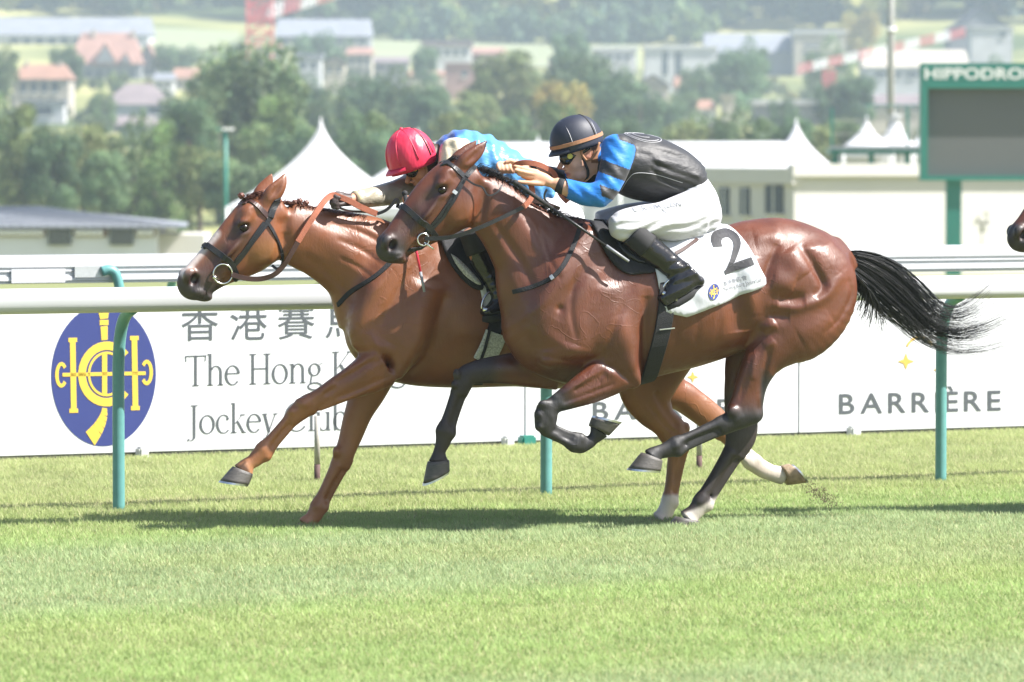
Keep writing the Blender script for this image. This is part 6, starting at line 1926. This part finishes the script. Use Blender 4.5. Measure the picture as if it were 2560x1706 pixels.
def head_parts(B, dx, dy, s=1.0, tilt=0.0):
    """face facing left; offsets from the first rider's measured face; tilt degrees turns it chin-inwards"""
    ox, oy = 1446, 380
    ct, st = math.cos(R(tilt)), math.sin(R(tilt))
    def q(x, y):
        X, Y = (x - ox) * s, (y - oy) * s
        return ox + dx + X * ct + Y * st, oy + dy - X * st + Y * ct
    def ball(x, y, lat, r, k=.02, rot=0, cut=False):
        B.ball(*q(x, y), lat, r, k, rot + tilt, cut)
    def loft(rows, k, n):
        B.loft([(*q(r[0], r[1]), *q(r[2], r[3]), r[4]) for r in rows], k, n, .02)
    def rod(rows, k, n=8, cut=False):
        B.rod([(*q(r[0], r[1]), r[2], r[3]) for r in rows], k, n, cut)
    ball(1450, 368, 0, (.10, .078, .095), .03)
    loft([(1407, 378, 1484, 378, .066), (1409, 398, 1484, 402, .064), (1413, 416, 1482, 424, .058), (1420, 432, 1476, 442, .048), (1430, 446, 1462, 453, .032)], .03, 20)
    rod([(1412, 394, 0, .010), (1404, 408, 0, .012), (1398, 420, 0, .0135)], .014)
    for sg in (1, -1):
        ball(1411, 423, .012 * sg, (.011, .008, .008), .008)
        ball(1440, 410, .045 * sg, (.034, .024, .026), .025)
        ball(1473, 384, .074 * sg, (.019, .010, .033), .008, -14)
        ball(1470, 384, .086 * sg, (.010, .008, .020), .006, -14, cut=True)
        ball(1455, 440, .042 * sg, (.036, .018, .018), .02, 20)
    ball(1418, 432, 0, (.013, .024, .006), .008)
    ball(1421, 441, 0, (.012, .022, .006), .008)
    ball(1414, 437, 0, (.012, .02, .0035), .004, 0, True)
    ball(1431, 450, 0, (.02, .026, .016), .015)
    return q
def fingers(B, rows, k=.006):
    for r in rows: B.rod(r, k, 10)
def helmet(plane, root, c, half, height, wid, tilt, material, band=True, brim=.022, puff=0.0, name='helmet'):
    """shell with peak; c px of the middle of its rim line"""
    o = plane.loc(c[0], c[1], 0)
    a = R(tilt)
    M = Matrix.Rotation(a, 3, 'Y')
    V, Fc = [], []
    nu, nv = 44, 18
    for j in range(nv + 1):
        ph = R(-16) + (math.pi / 2 - R(-16)) * j / nv
        for i in range(nu):
            th = 2 * math.pi * i / nu
            rr = math.cos(ph) ** .9
            w = 1 + puff * math.sin(th * 9 + ph * 3) * max(0, math.cos(ph * 1.5))
            p = Vector((math.cos(th) * half * rr * w, math.sin(th) * wid * rr * w, math.sin(ph) * height * (1.0 if ph > 0 else 1.1)))
            V.append(o + M @ p)
    for j in range(nv):
        for i in range(nu):
            i2 = (i + 1) % nu
            Fc.append((j * nu + i, j * nu + i2, (j + 1) * nu + i2, (j + 1) * nu + i))
    Fc.append(tuple(range(nu))[::-1])
    h = mesh_obj(name, V, Fc, material, root, True)
    # peak
    bv, bf = [], []
    m = 17
    for i in range(m):
        th = math.pi + R(-56 + 112 * i / (m - 1))
        e = math.cos(R(-56 + 112 * i / (m - 1)))
        for rr, z in ((.97, -.006), (1.0 + brim / half * e, -.030), (1.0 + brim / half * e, -.036), (.96, -.014)):
            bv.append(o + M @ Vector((math.cos(th) * half * rr, math.sin(th) * wid * rr, z)))
    for i in range(m - 1):
        for k in range(4):
            bf.append((i * 4 + k, i * 4 + (k + 1) % 4, (i + 1) * 4 + (k + 1) % 4, (i + 1) * 4 + k))
    mesh_obj('peak', bv, bf, material, h, True)
    if band:
        P = [o + M @ Vector((math.cos(t) * (half * 1.005), math.sin(t) * (wid * 1.005), .004)) for t in np.linspace(0, 2 * math.pi, 49)[:-1]]
        N = [(p - o).normalized() for p in P]
        V, Fc = ribbon_geo(P, N, .019, .004, 0, True)
        mesh_obj('elastic_band', V, Fc, M_band, h)
    def over(az0, mat_, r, nm):
        pts = []
        for t in np.linspace(R(-8), R(188), 26):
            pts.append(o + M @ Vector((math.cos(t) * math.sin(az0) * half * 1.004 + az_off[0], math.cos(t) * math.cos(az0) * -wid * 1.004, math.sin(t) * height * 1.006)))
        tube_obj(nm, pts, r, mat_, h, 5)
    az_off = [0]
    if band:
        for x, m2, r in ((-.055, M_white_line, .0016), (.085, M_white_line, .0014)):
            pts = []
            for t in np.linspace(0.02, math.pi - .02, 26):
                k = math.sqrt(max(0, 1 - (x / half) ** 2))
                pts.append(o + M @ Vector((x, -math.cos(t) * wid * k * 1.006, math.sin(t) * height * k * 1.006)))
            tube_obj('seam', pts, r, m2, h, 5)
    if not band:                                   # gathered panels of the silk cap
        for az in (0, 45, 90, 135):
            pts = []
            for t in np.linspace(.0, math.pi, 30):
                wv = 1.006 + .003 * math.sin(t * 13 + az)
                pts.append(o + M @ Vector((math.cos(t) ** 1 * math.cos(R(az)) * half * wv, math.cos(t) * math.sin(R(az)) * wid * wv, math.sin(t) * height * wv)))
            tube_obj('seam', pts, .0035, material, h, 5)
        bm = bmesh.new(); bmesh.ops.create_uvsphere(bm, u_segments=10, v_segments=8, radius=.011)
        bt = bm_obj('button', bm, material, h, True); bt.location = o + M @ Vector((0, 0, height * 1.01))
    pts = []
    for t in np.linspace(-.05, math.pi + .05, 30):
        x = .05 + .025 * abs(math.cos(t))
        k = math.sqrt(max(0, 1 - (x / half) ** 2))
        pts.append(o + M @ Vector((x, -math.cos(t) * wid * k * 1.012, math.sin(t) * height * k * 1.012)))
    tube_obj('goggle_strap', pts, .004, M_boot_top, h, 6)
    return h
def goggles(plane, root, q, grow=1.0):
    g = empty('goggles_field'); bpy.data.objects.remove(g)
    c = plane.loc(*q(1424, 392), 0)
    F = Field((c.x - .11, -.11, c.z - .09), (c.x + .16, .11, c.z + .09), .0042)
    B = Builder(plane, F)
    for s in (1, -1):
        B.ball(*q(1419, 394), .034 * s, (.036 * grow, .034, .031 * grow), .012, 18)
        B.rod([(*q(1436, 390), .060 * s, .012), (*q(1456, 382), .074 * s, .010), (*q(1472, 372), .080 * s, .009)], .008, 10, flat=.5)
    V, Q = orient(*F.mesh(2))
    o = np_mesh('goggles', V, Q, M_gog, root)
    for s in (1,):
        v = plane.loc(*q(1425, 391), .069)
        bm = bmesh.new(); bmesh.ops.create_cone(bm, cap_ends=True, segments=24, radius1=.0145, radius2=.0135, depth=.008)
        d = bm_obj('lens_disc', bm, M_yel, o); d.location = v; d.rotation_euler = (R(90), 0, 0)
    return o
def add_stn(B, rows, k=.03, n=None, cap=.02):
    B.loft(rows, k, n or len(rows) * 6, cap)

# ---------------------------------------------------------------- rider of the bay
def rider_one():
    root = place_root('person', PN)
    tag(root, 'jockey in black and blue silks and black helmet crouched on the number 2 bay', 'person', 'jockeys')
    def bounds(x0, y0, x1, y1, w, h):
        lo = PN.loc(x0, y1, 0); hi = PN.loc(x1, y0, 0)
        return Field((lo.x, -w, lo.z), (hi.x, w, hi.z), h)
    torso = [(1508, 350, 1512, 432, .10), (1535, 336, 1535, 462, .165), (1590, 335, 1580, 492, .18), (1645, 349, 1625, 503, .175), (1698, 373, 1665, 503, .16), (1740, 405, 1690, 498, .15), (1756, 440, 1690, 510, .148)]
    pelvis = [(1748, 425, 1690, 500, .148), (1778, 476, 1700, 545, .16), (1788, 525, 1715, 580, .155), (1776, 566, 1740, 588, .12)]
    thigh = [(1725, 478, 1748, 588, .085, .11), (1662, 504, 1692, 597, .08, .165), (1602, 517, 1628, 590, .07, .205), (1556, 529, 1566, 600, .06, .225), (1532, 545, 1535, 588, .048, .225)]
    thigh2 = [(1715, 478, 1735, 575, .085, -.11), (1640, 502, 1660, 575, .075, -.165), (1560, 515, 1575, 570, .065, -.2), (1500, 532, 1500, 580, .055, -.215)]
    shin = [(1612, 566, 1546, 600, .055, .226), (1650, 604, 1588, 634, .055, .235), (1690, 640, 1640, 668, .045, .25), (1716, 667, 1674, 695, .04, .26)]
    shin2 = [(1575, 570, 1510, 600, .055, -.22), (1660, 625, 1615, 655, .05, -.24), (1716, 667, 1674, 695, .04, -.26)]
    foot = [(1708, 660, 1752, 708, .04, .265), (1690, 688, 1724, 730, .043, .268), (1668, 714, 1692, 750, .043, .268), (1650, 740, 1664, 766, .038, .268)]
    foot2 = [(r[0], r[1], r[2], r[3], r[4], -r[5]) for r in foot]
    arm = [(1545, 368, .165, .074), (1538, 415, .205, .066), (1516, 468, .232, .056), (1497, 490, .236, .052)]
    fore = [(1500, 488, .236, .053), (1462, 486, .21, .05), (1425, 474, .175, .042), (1392, 461, .145, .034)]
    arm2 = [(1535, 380, -.165, .07), (1490, 430, -.22, .06), (1452, 458, -.235, .052)]
    fore2 = [(1455, 457, -.235, .052), (1400, 447, -.16, .046), (1340, 432, -.08, .038), (1305, 424, -.05, .033)]
    # body
    F = bounds(1232, 282, 1800, 785, .34, .0056); B = Builder(PN, F)
    q = head_parts(B, 0, 0)
    B.rod([(1470, 412, 0, .054), (1500, 405, 0, .056), (1530, 398, 0, .07)], .03)
    B.g = -.006
    for st in (torso, pelvis, thigh, thigh2, shin, shin2, foot, foot2): add_stn(B, st, .03)
    B.g = 0
    for st in (arm, fore, arm2, fore2): B.rod(st, .02, 14)
    B.loft([(1383, 448, 1388, 474, .024, .142), (1362, 433, 1360, 466, .022, .138), (1338, 424, 1334, 458, .018, .132)], .012, 12, .01)
    fingers(B, [[(1342, 430, .135, .0125), (1315, 423, .132, .011), (1288, 416, .126, .0085)],
                [(1340, 437, .14, .0125), (1314, 432, .14, .011), (1290, 426, .135, .0085)],
                [(1338, 446, .138, .012), (1315, 441, .135, .0105), (1297, 436, .128, .0085)],
                [(1336, 452, .13, .011), (1320, 447, .122, .010), (1307, 443, .116, .008)],
                [(1356, 460, .145, .014), (1328, 458, .148, .0125), (1298, 455, .145, .0095)]])
    B.rod([(1308, 424, -.05, .03), (1290, 418, -.04, .033), (1276, 416, -.035, .03)], .012, 8)
    for i, x in enumerate((1278, 1268, 1258, 1249)):
        B.rod([(x + 2, 408, -.03, .0115), (x - 4, 413, -.005, .0115), (x - 2, 424, .005, .011), (x + 4, 431, -.01, .0095)], .005, 10)
    B.rod([(1290, 408, -.01, .012), (1276, 402, .0, .011), (1266, 405, .004, .009)], .005, 8)
    V, Q = orient(*F.mesh(2))
    px, py = PN.px(V)
    c = np.array([0.56, 0.33, 0.235])[None].repeat(len(V), 0)
    hands = (px < 1400); c = mixc(c, (0.58, 0.31, 0.20), np.where(hands, .9, 0))
    c = mixc(c, (0.50, 0.17, 0.12), sm(-np.hypot((px - 1404) / 14, (py - 421) / 9), -1.2, -.3) * .5)
    c = mixc(c, (0.42, 0.13, 0.11), sm(-np.hypot((px - 1420) / 9, (py - 437) / 7), -1.1, -.5) * .7)
    c = mixc(c, (0.53, 0.19, 0.14), sm(-np.hypot((px - 1472) / 12, (py - 384) / 18), -1.1, -.5) * .5)
    c = mixc(c, (0.22, 0.12, 0.085), sm(-np.hypot((px - 1446) / 24, (py - 446) / 12), -1.2, -.3) * .35)
    hair = ((px > 1478) & (py < 408) & (py > 350) & (np.abs(V[:, 1]) < .085)); c = mixc(c, (0.16, 0.075, 0.032), np.where(hair, .85, 0))
    np_mesh('body', V, Q, M_skin, root, True, c)
    # jersey
    F = bounds(1385, 318, 1775, 530, .33, .0056); B = Builder(PN, F, .008)
    add_stn(B, torso, .03, 44)
    for st in (arm, arm2): B.rod([(p[0], p[1], p[2], p[3] + .003) for p in st], .03, 18)
    for st in (fore, fore2): B.rod(st[:3] + [((st[2][0] * .25 + st[3][0] * .75), (st[2][1] * .25 + st[3][1] * .75), (st[2][2] * .25 + st[3][2] * .75), .035)], .015, 16)
    B.rod([(1496, 408, 0, .056), (1522, 398, 0, .068)], .03, 6)
    V, Q = orient(*F.mesh(3)); px, py = PN.px(V); lat = -V[:, 1]
    # pull folds across the waist and the side
    fold = np.sin(px * .06 - py * .19) * np.sin(px * .021 + 1) * .0060 * sm(px, 1590, 1680)
    fold += np.exp(-(seg_dist(px, py, [(1640, 400), (1690, 425), (1745, 440)]) / 7) ** 2) * .008 + np.exp(-(seg_dist(px, py, [(1630, 425), (1680, 460), (1710, 470)]) / 6) ** 2) * -.008 + np.exp(-(seg_dist(px, py, [(1590, 380), (1640, 395), (1640, 420)]) / 8) ** 2) * -.005
    fold += np.sin((px - py) * .16) * .003 * sm(-px, -1585, -1530)
    V[:, 1] += np.sign(V[:, 1]) * fold
    blue = (0.010, 0.165, 0.55); blk = (0.016, 0.016, 0.019)
    c = np.array(blk)[None].repeat(len(V), 0)
    yoke = sm(-(px - 1546 - (py - 345) * .35), -4, 4) * sm(-py, -405, -395)
    c = mixc(c, blue, yoke)
    def sleeve(c, a, b, side):
        ax, ay = a; bx, by = b
        L2 = (bx - ax) ** 2 + (by - ay) ** 2
        t = ((px - ax) * (bx - ax) + (py - ay) * (by - ay)) / L2
        d = np.abs((px - ax) * (by - ay) - (py - ay) * (bx - ax)) / math.sqrt(L2)
        m = np.zeros(len(px), bool)
        A3 = crv([tuple(PN.loc(p_[0], p_[1], p_[2])) + (p_[3],) for p_ in arm], 24)
        for p_ in A3: m |= np.linalg.norm(V - p_[None, :3], axis=1) < p_[3] + .018
        m &= t > .02
        bands = np.where(t < .40, 1, np.where(t < .60, 0, np.where(t < .78, 1, np.where(t < .94, 0, 1))))
        c[m] = np.where(bands[m][:, None] > 0, np.array(blue)[None], np.array(blk)[None])
        return c
    c = sleeve(c, (1558, 350), (1502, 500), 1)
    nf = (lat > .12) & (px < 1500 + (py - 470) * .2) & (py > 448); c[nf] = blue
    fa = (lat < -.02) & (px < 1475); c[fa] = blue
    fb = (lat < -.02) & (px < 1412) & (px > 1375); c[fb] = blk
    fb = (lat < -.02) & (px < 1475) & (px > 1452); c[fb] = blk
    js = np_mesh('jersey', V, Q, M_silk1, root, True, c)
    jbv = bvh_of(js)
    # white ring emblem across the upper back
    def ring_on_back(cx, lat0, rx, ry, r, a0=0, a1=360):
        o = PN.loc(cx, 345, 0); pts = []
        for t in np.linspace(R(a0), R(a1), 40):
            h = jbv.ray_cast(Vector((o.x + math.cos(t) * rx, lat0 + math.sin(t) * ry, 3)), Vector((0, 0, -1)))
            if h[0] is not None: pts.append(h[0] + Vector((0, 0, .001)))
        if len(pts) > 4: tube_obj('back_emblem', pts, r, M_white_line, js, 5)
    ring_on_back(1600, -.045, .095, .085, .0016); ring_on_back(1600, -.045, .082, .073, .0016, 30, 330); ring_on_back(1598, -.045, .05, .045, .0016, 60, 300)
    seam = []
    for x, y in crv([(1552, 478), (1572, 446), (1592, 433), (1640, 437), (1706, 457)], 24):
        h = jbv.ray_cast(*PN.ray_loc(x, y))
        if h[0] is not None: seam.append(h[0] + h[1] * .0008)
    tube_obj('seam', seam, .0014, M_white_line, js, 5)
    # cuffs
    for st in ([(1410, 468, .16, .041), (1402, 466, .153, .0395), (1392, 462, .146, .037)], [(1330, 430, -.07, .039), (1316, 427, -.06, .037)]):
        pts = [PN.loc(p[0], p[1], p[2]) for p in st]
        tube_obj('cuff', pts, [p[3] for p in st], M_boot_top, root, 18)
    # breeches
    F = bounds(1480, 405, 1805, 625, .33, .0056); B = Builder(PN, F, .009)
    for st in (pelvis, thigh, thigh2): add_stn(B, st, .04, 40)
    V, Q = orient(*F.mesh(3)); px, py = PN.px(V)
    fl = (np.sin((px * .5 + py) * .13 + 2 * np.sin(px * .02)) * .5 + np.sin((px * .28 + py * .9) * .29 + 1 + 1.5 * np.sin(px * .05)) * .5) * .0075
    fl *= sm(np.abs(V[:, 1]), .05, .12)
    V[:, 1] += np.sign(V[:, 1]) * fl
    bre = np_mesh('breeches', V, Q, M_breech, root)
    bbv = bvh_of(bre)
    def on_b(nm, body, cx, cy, w, h, ang, mm):
        T, Fc = text_mesh(body, 1.0, .01)
        uv = fit(T); a = R(ang)
        P2 = [(cx + u * w * math.cos(a) - v * h * math.sin(a), cy - u * w * math.sin(a) - v * h * math.cos(a)) for u, v in uv]
        decal(nm, PN, bbv, P2, Fc, mm, bre, .003, 8)
    on_b('lettering', 'C. SOUMILLON', 1646, 517, 128, 11, 6, M_grey_print)
    on_b('lettering', '✗', 1662, 528, 14, 13, 0, M_grey_print)
    # boots
    for s, sh, ft in ((1, shin, foot), (-1, shin2, foot2)):
        F = Field((PN.loc(1490, 780, 0).x, min(-.33 * s, -.15 * s), PN.loc(1500, 785, 0).z), (PN.loc(1775, 560, 0).x, max(-.33 * s, -.15 * s), PN.loc(1775, 550, 0).z), .0052)
        B = Builder(PN, F, .007)
        add_stn(B, sh, .02, 26, .01); add_stn(B, ft, .03, 22, .02)
        B.ball(1748, 704, .266 * s, (.018, .034, .022), .012)
        V, Q = orient(*F.mesh(2)); px, py = PN.px(V)
        V[:, 1] += np.sign(V[:, 1]) * .0035 * np.sin((px * .35 + py) * .22) * sm(px + py, 2310, 2350) * sm(-(px + py), -2460, -2420)
        bt = np_mesh('boot', V, Q, M_boot, root)
        C, ra, rl = B.stn(sh, 26)
        tube_obj('boot_top', [Vector(p) for p in C[:9]], [float((a + b) / 2) + .004 for a, b in zip(ra[:9], rl[:9])], M_boot_top, bt, 20)
        sole = [PN.loc(x, y, .268 * s) for x, y in ((1756, 714), (1722, 738), (1690, 757), (1664, 770))]
        tube_obj('sole', sole, [.02, .03, .034, .026], M_boot_top, bt, 10, 1.0)
    hl = helmet(PN, root, (1441, 354), .139, .134, .112, -16.5, M_helm)
    goggles(PN, root, q, 1.25)
    # chin strap and the strap round the ear
    tube_obj('chin_strap', [PN.loc(x, y, l) for x, y, l in crv([(1456, 388, .082), (1463, 410, .078), (1470, 428, .07), (1468, 444, .05), (1452, 454, .02)], 16)], .008, M_boot_top, hl, 6, .6)
    for pts in ([(1452, 368, .085), (1456, 388, .087), (1466, 402, .086)], [(1466, 402, .086), (1480, 396, .086), (1492, 376, .084), (1498, 356, .082)]):
        tube_obj('ear_strap', [PN.loc(x, y, l) for x, y, l in crv(pts, 12)], .007, M_band, hl, 6)
    return root
# ---------------------------------------------------------------- rider of the chestnut
def rider_two():
    root = place_root('person', PF)
    tag(root, 'jockey in pink cap and blue satin silks reaching forward on the chestnut', 'person', 'jockeys')
    def bounds(x0, y0, x1, y1, w, h):
        lo = PF.loc(x0, y1, 0); hi = PF.loc(x1, y0, 0)
        return Field((lo.x, -w, lo.z), (hi.x, w, hi.z), h)
    torso = [(1092, 352, 1100, 436, .11), (1122, 334, 1122, 462, .165), (1160, 329, 1150, 476, .185), (1212, 341, 1200, 490, .185), (1265, 372, 1250, 502, .17), (1325, 410, 1300, 516, .16), (1380, 450, 1338, 528, .15)]
    pelvis = [(1374, 446, 1334, 528, .148), (1420, 490, 1358, 560, .16), (1446, 534, 1388, 585, .155), (1436, 572, 1406, 590, .12)]
    thigh = [(1385, 500, 1412, 592, .085, .11), (1305, 520, 1325, 602, .078, .17), (1236, 540, 1246, 602, .066, .205), (1186, 550, 1186, 594, .052, .22)]
    thigh2 = [(r[0] - 10, r[1] + 4, r[2] - 10, r[3] + 4, r[4], -r[5]) for r in thigh]
    shin = [(1204, 566, 1152, 592, .052, .222), (1230, 632, 1174, 650, .05, .235), (1254, 692, 1208, 702, .042, .25), (1268, 730, 1230, 740, .04, .258)]
    foot = [(1264, 726, 1288, 768, .04, .262), (1242, 746, 1252, 783, .043, .265), (1224, 763, 1228, 789, .042, .265), (1209, 775, 1209, 788, .034, .265)]
    neg = lambda st: [(r[0], r[1], r[2], r[3], r[4], -r[5]) for r in st]
    arm = [(1142, 378, .165, .075), (1128, 440, .215, .064), (1105, 490, .225, .052)]
    fore = [(1108, 488, .225, .052), (1075, 505, .19, .045), (1045, 512, .15, .036)]
    arm2 = [(1118, 392, -.16, .072), (1075, 440, -.165, .064), (1030, 466, -.14, .058)]
    fore2 = [(1032, 465, -.14, .058), (985, 482, -.07, .052), (935, 492, .0, .044), (893, 498, .045, .036)]
    F = bounds(780, 315, 1455, 800, .33, .006); B = Builder(PF, F)
    q = head_parts(B, -392, 27, .97, 14)
    B.rod([(1075, 425, 0, .054), (1095, 410, 0, .056), (1125, 398, 0, .07)], .03)
    B.g = -.006
    for st in (torso, pelvis, thigh, thigh2, shin, neg(shin), foot, neg(foot)): add_stn(B, st, .03)
    B.g = 0
    for st in (arm, fore, arm2, fore2): B.rod(st, .02, 14)
    B.rod([(892, 498, .045, .03), (868, 500, .055, .034), (845, 498, .06, .034)], .012, 8)
    for i, (x, y) in enumerate(((842, 486), (836, 494), (834, 503), (838, 512))):
        B.rod([(x + 16, y, .06, .012), (x, y - 2, .075, .0125), (x - 6, y + 5, .10, .0115), (x + 6, y + 9, .11, .010)], .005, 10)
    B.rod([(864, 508, .09, .013), (848, 512, .105, .012), (836, 508, .11, .010)], .005, 8)
    B.rod([(1046, 512, .15, .03), (1026, 508, .14, .034)], .012, 6)
    for i in range(4):
        B.rod([(1020 + i * 2, 494 + i * 9, .125, .012), (1010 + i * 2, 496 + i * 9, .15, .012), (1020 + i * 2, 500 + i * 9, .17, .011)], .005, 8)
    V, Q = orient(*F.mesh(2)); px, py = PF.px(V)
    c = np.array([0.50, 0.235, 0.145])[None].repeat(len(V), 0)
    c[(px < 880)] = (0.045, 0.032, 0.03)
    hair = (px > 1068) & (py < 440); c[hair] = (0.05, 0.03, 0.02)
    np_mesh('body', V, Q, M_skin, root, True, c)
    F = bounds(885, 312, 1400, 560, .32, .006); B = Builder(PF, F, .010)
    add_stn(B, torso, .03, 44)
    for st in (arm, arm2): B.rod([(p[0], p[1], p[2], p[3] + .004) for p in st], .03, 18)
    for st in (fore, fore2): B.rod(st, .015, 16)
    V, Q = orient(*F.mesh(3)); px, py = PF.px(V); lat = -V[:, 1]
    n = np.array([[0.0]])
    fold = (np.sin(px * .11 + py * .07) * np.sin(px * .03 - py * .09 + 1) + .6 * np.sin(px * .21 - py * .05)) * .006 * sm(px, 1085, 1120)
    V[:, 1] += np.sign(V[:, 1]) * fold; V[:, 2] += fold * .8 * (np.abs(lat) < .15)
    V[:, 1] += np.where(px < 1040, .003 * np.sin(px * .17 + py * .1), 0)
    sky = np.array((0.085, 0.27, 0.52)); navy = np.array((0.018, 0.07, 0.30))
    w = sm(px + (py - 340) * .25 + 14 * np.sin(px * .13 + py * .17), 1120, 1170)
    c = navy[None] * (1 - w[:, None]) + sky[None] * w[:, None]
    am = np.minimum(seg_dist(px, py, [(1142, 378), (1128, 440), (1105, 490)]) + np.where(lat > .13, 0, 200), 400)
    c = mixc(c, (0.60, 0.50, 0.36), sm(-am, -42, -36))
    sl = (px < 1060) | ((lat < -.10) & (px < 1085)) | ((lat > .12) & (px < 1100)); c[sl] = (0.30, 0.27, 0.205)
    np_mesh('jersey', V, Q, M_silk2, root, True, c)
    tube_obj('cuff', [PF.loc(x, y, l) for x, y, l in ((906, 496, .03), (896, 497, .042), (886, 498, .05))], [.047, .046, .043], mat('cream_cuff', (0.62, 0.52, 0.33), .7), root, 18)
    F = bounds(1150, 440, 1470, 625, .32, .006); B = Builder(PF, F, .009)
    for st in (pelvis, thigh, thigh2): add_stn(B, st, .04, 36)
    V, Q = orient(*F.mesh(2)); np_mesh('breeches', V, Q, M_breech, root)
    for s, sh, ft in ((1, shin, foot), (-1, neg(shin), neg(foot))):
        F = Field((PF.loc(1140, 780, 0).x, min(-.33 * s, -.15 * s), PF.loc(1500, 800, 0).z), (PF.loc(1305, 560, 0).x, max(-.33 * s, -.15 * s), PF.loc(1305, 550, 0).z), .0055)
        B = Builder(PF, F, .007)
        add_stn(B, sh, .02, 26, .01); add_stn(B, ft, .03, 22, .02)
        V, Q = orient(*F.mesh(2)); px, py = PF.px(V)
        V[:, 1] += np.sign(V[:, 1]) * .004 * np.sin(py * .26 + px * .1) * sm(py, 680, 700) * sm(-py, -770, -740)
        bt = np_mesh('boot', V, Q, M_boot, root)
        C, ra, rl = B.stn(sh, 26)
        tube_obj('boot_top', [Vector(p) for p in C[:8]], [float((a + b) / 2) + .003 for a, b in zip(ra[:8], rl[:8])], M_boot_top, bt, 20)
        tube_obj('sole', [PF.loc(x, y, .264 * s) for x, y in ((1288, 772), (1254, 788), (1226, 794), (1208, 793))], [.02, .03, .034, .026], M_boot_top, bt, 10)
    hl = helmet(PF, root, (1030, 398), .134, .162, .118, -21, M_pink, band=False, brim=.026, puff=.010)
    goggles(PF, root, q, 1.2)
    tube_obj('chin_strap', [PF.loc(x, y, l) for x, y, l in crv([(1058, 400, .085), (1066, 425, .08), (1072, 446, .07)], 12)], .008, M_band, hl, 6)
    return root
RIDER_N = rider_one()
RIDER_F = rider_two()
# whips
def whip(plane, pts, cols, label):
    w = place_root('whip', plane)
    tag(w, label, 'whip', 'whips')
    C = [plane.loc(*p) for p in pts]
    a, b = C[0], C[-1]
    tube_obj('handle', [a, a.lerp(b, .33)], [.012, .010], cols[0], w, 10)
    tube_obj('shaft', [a.lerp(b, .33), a.lerp(b, .8)], [.0085, .006], cols[1], w, 10)
    tube_obj('flap', [a.lerp(b, .8), b], [.0085, .007], cols[2], w, 8)
    bm = bmesh.new(); bmesh.ops.create_uvsphere(bm, u_segments=14, v_segments=10, radius=.016)
    k = bm_obj('knob', bm, cols[0], w, True); k.location = a
whip(PN, [(1288, 457, .165), (1572, 654, .30)], (M_boot_top, M_black_leather, M_whip_grey), 'thin black and grey whip pointing back from the hand of the jockey in black')
whip(PF, [(1012, 484, .165), (1061, 730, .31)], (M_boot_top, M_whip_red, M_whip_grey), 'red and grey whip hanging down against the shoulder of the chestnut')
# stirrups
def stirrup(plane, parent, c, r, lat, rot):
    o = plane.loc(*c, lat)
    pts = []
    for t in np.linspace(R(-200), R(20), 26):
        p = Vector((math.cos(t) * r * .8, math.sin(t) * -r * 1.25, 0))
        pts.append(o + Matrix.Rotation(R(rot), 3, 'Y') @ Vector((p.x, 0, p.y)))
    tube_obj('stirrup_iron', pts, .006, M_steel, parent, 8)
    a, b = pts[0], pts[-1]
    mesh = tube_obj('stirrup_tread', [a + Vector((0, -.02, 0)), b + Vector((0, -.02, 0))], .012, M_steel, parent, 8)
for s in (1, -1):
    stirrup(PN, sad, (1676, 730), .058, .272 * s, 28)
    strap('stirrup_leather', PN, [(1672, 695, .27 * s), (1660, 650, .262 * s), (1645, 600, .25 * s)], .02, M_black_leather, sad, n=10)
    stirrup(PF, sad2, (1226, 765), .058, .27 * s, 10)
    strap('stirrup_leather', PF, [(1222, 735, .268 * s), (1214, 690, .26 * s), (1206, 640, .25 * s)], .02, M_black_leather, sad2, n=10)
# ============================================================ third horse entering at right, kicked-up turf
def copy_tree(o, parent=None):
    c = o.copy(); COL.objects.link(c); c.parent = parent
    for ch in [q for q in o.children]: copy_tree(ch, c)
    return c
h3 = copy_tree(HORSE_N)
off = PN.U * 3.45 + Vector((0, 0, .03))
h3.location = HORSE_N.location + off
tag(h3, 'dark-muzzled racehorse entering at the right edge, only its nose in view', 'horse', 'racehorses on the track')
M_soil = mat('soil', (.26, .175, .12), .95, var=.3, scale=50)
rs = np.random.default_rng(31)
V, Fc = [], []
for i in range(520):
    t = rs.uniform(0, 1) ** .8
    px, py = 2012 + 70 * t + rs.normal(0, 9 + 6 * t), 1212 + 48 * t + rs.normal(0, 9)
    c = PF.loc(px, py, -.14 + rs.normal(0, .05)); r = rs.uniform(.001, .0038)
    b = len(V)
    for s in ((1, 0, 0), (-1, 0, 0), (0, 1, 0), (0, -1, 0), (0, 0, 1), (0, 0, -1)):
        V.append(PF.O + PF.U * (c.x + s[0] * r * rs.uniform(.6, 1.6)) - PF.W * (c.y + s[1] * r) + Vector((0, 0, c.z + s[2] * r)))
    for f in ((0, 2, 4), (2, 1, 4), (1, 3, 4), (3, 0, 4), (2, 0, 5), (1, 2, 5), (3, 1, 5), (0, 3, 5)): Fc.append(tuple(b + k for k in f))
o = mesh_obj('kicked_up_turf', V, Fc, M_soil)
tag(o, 'brown clods of turf kicked up behind the white-socked hind hoof', 'turf', kind='stuff')
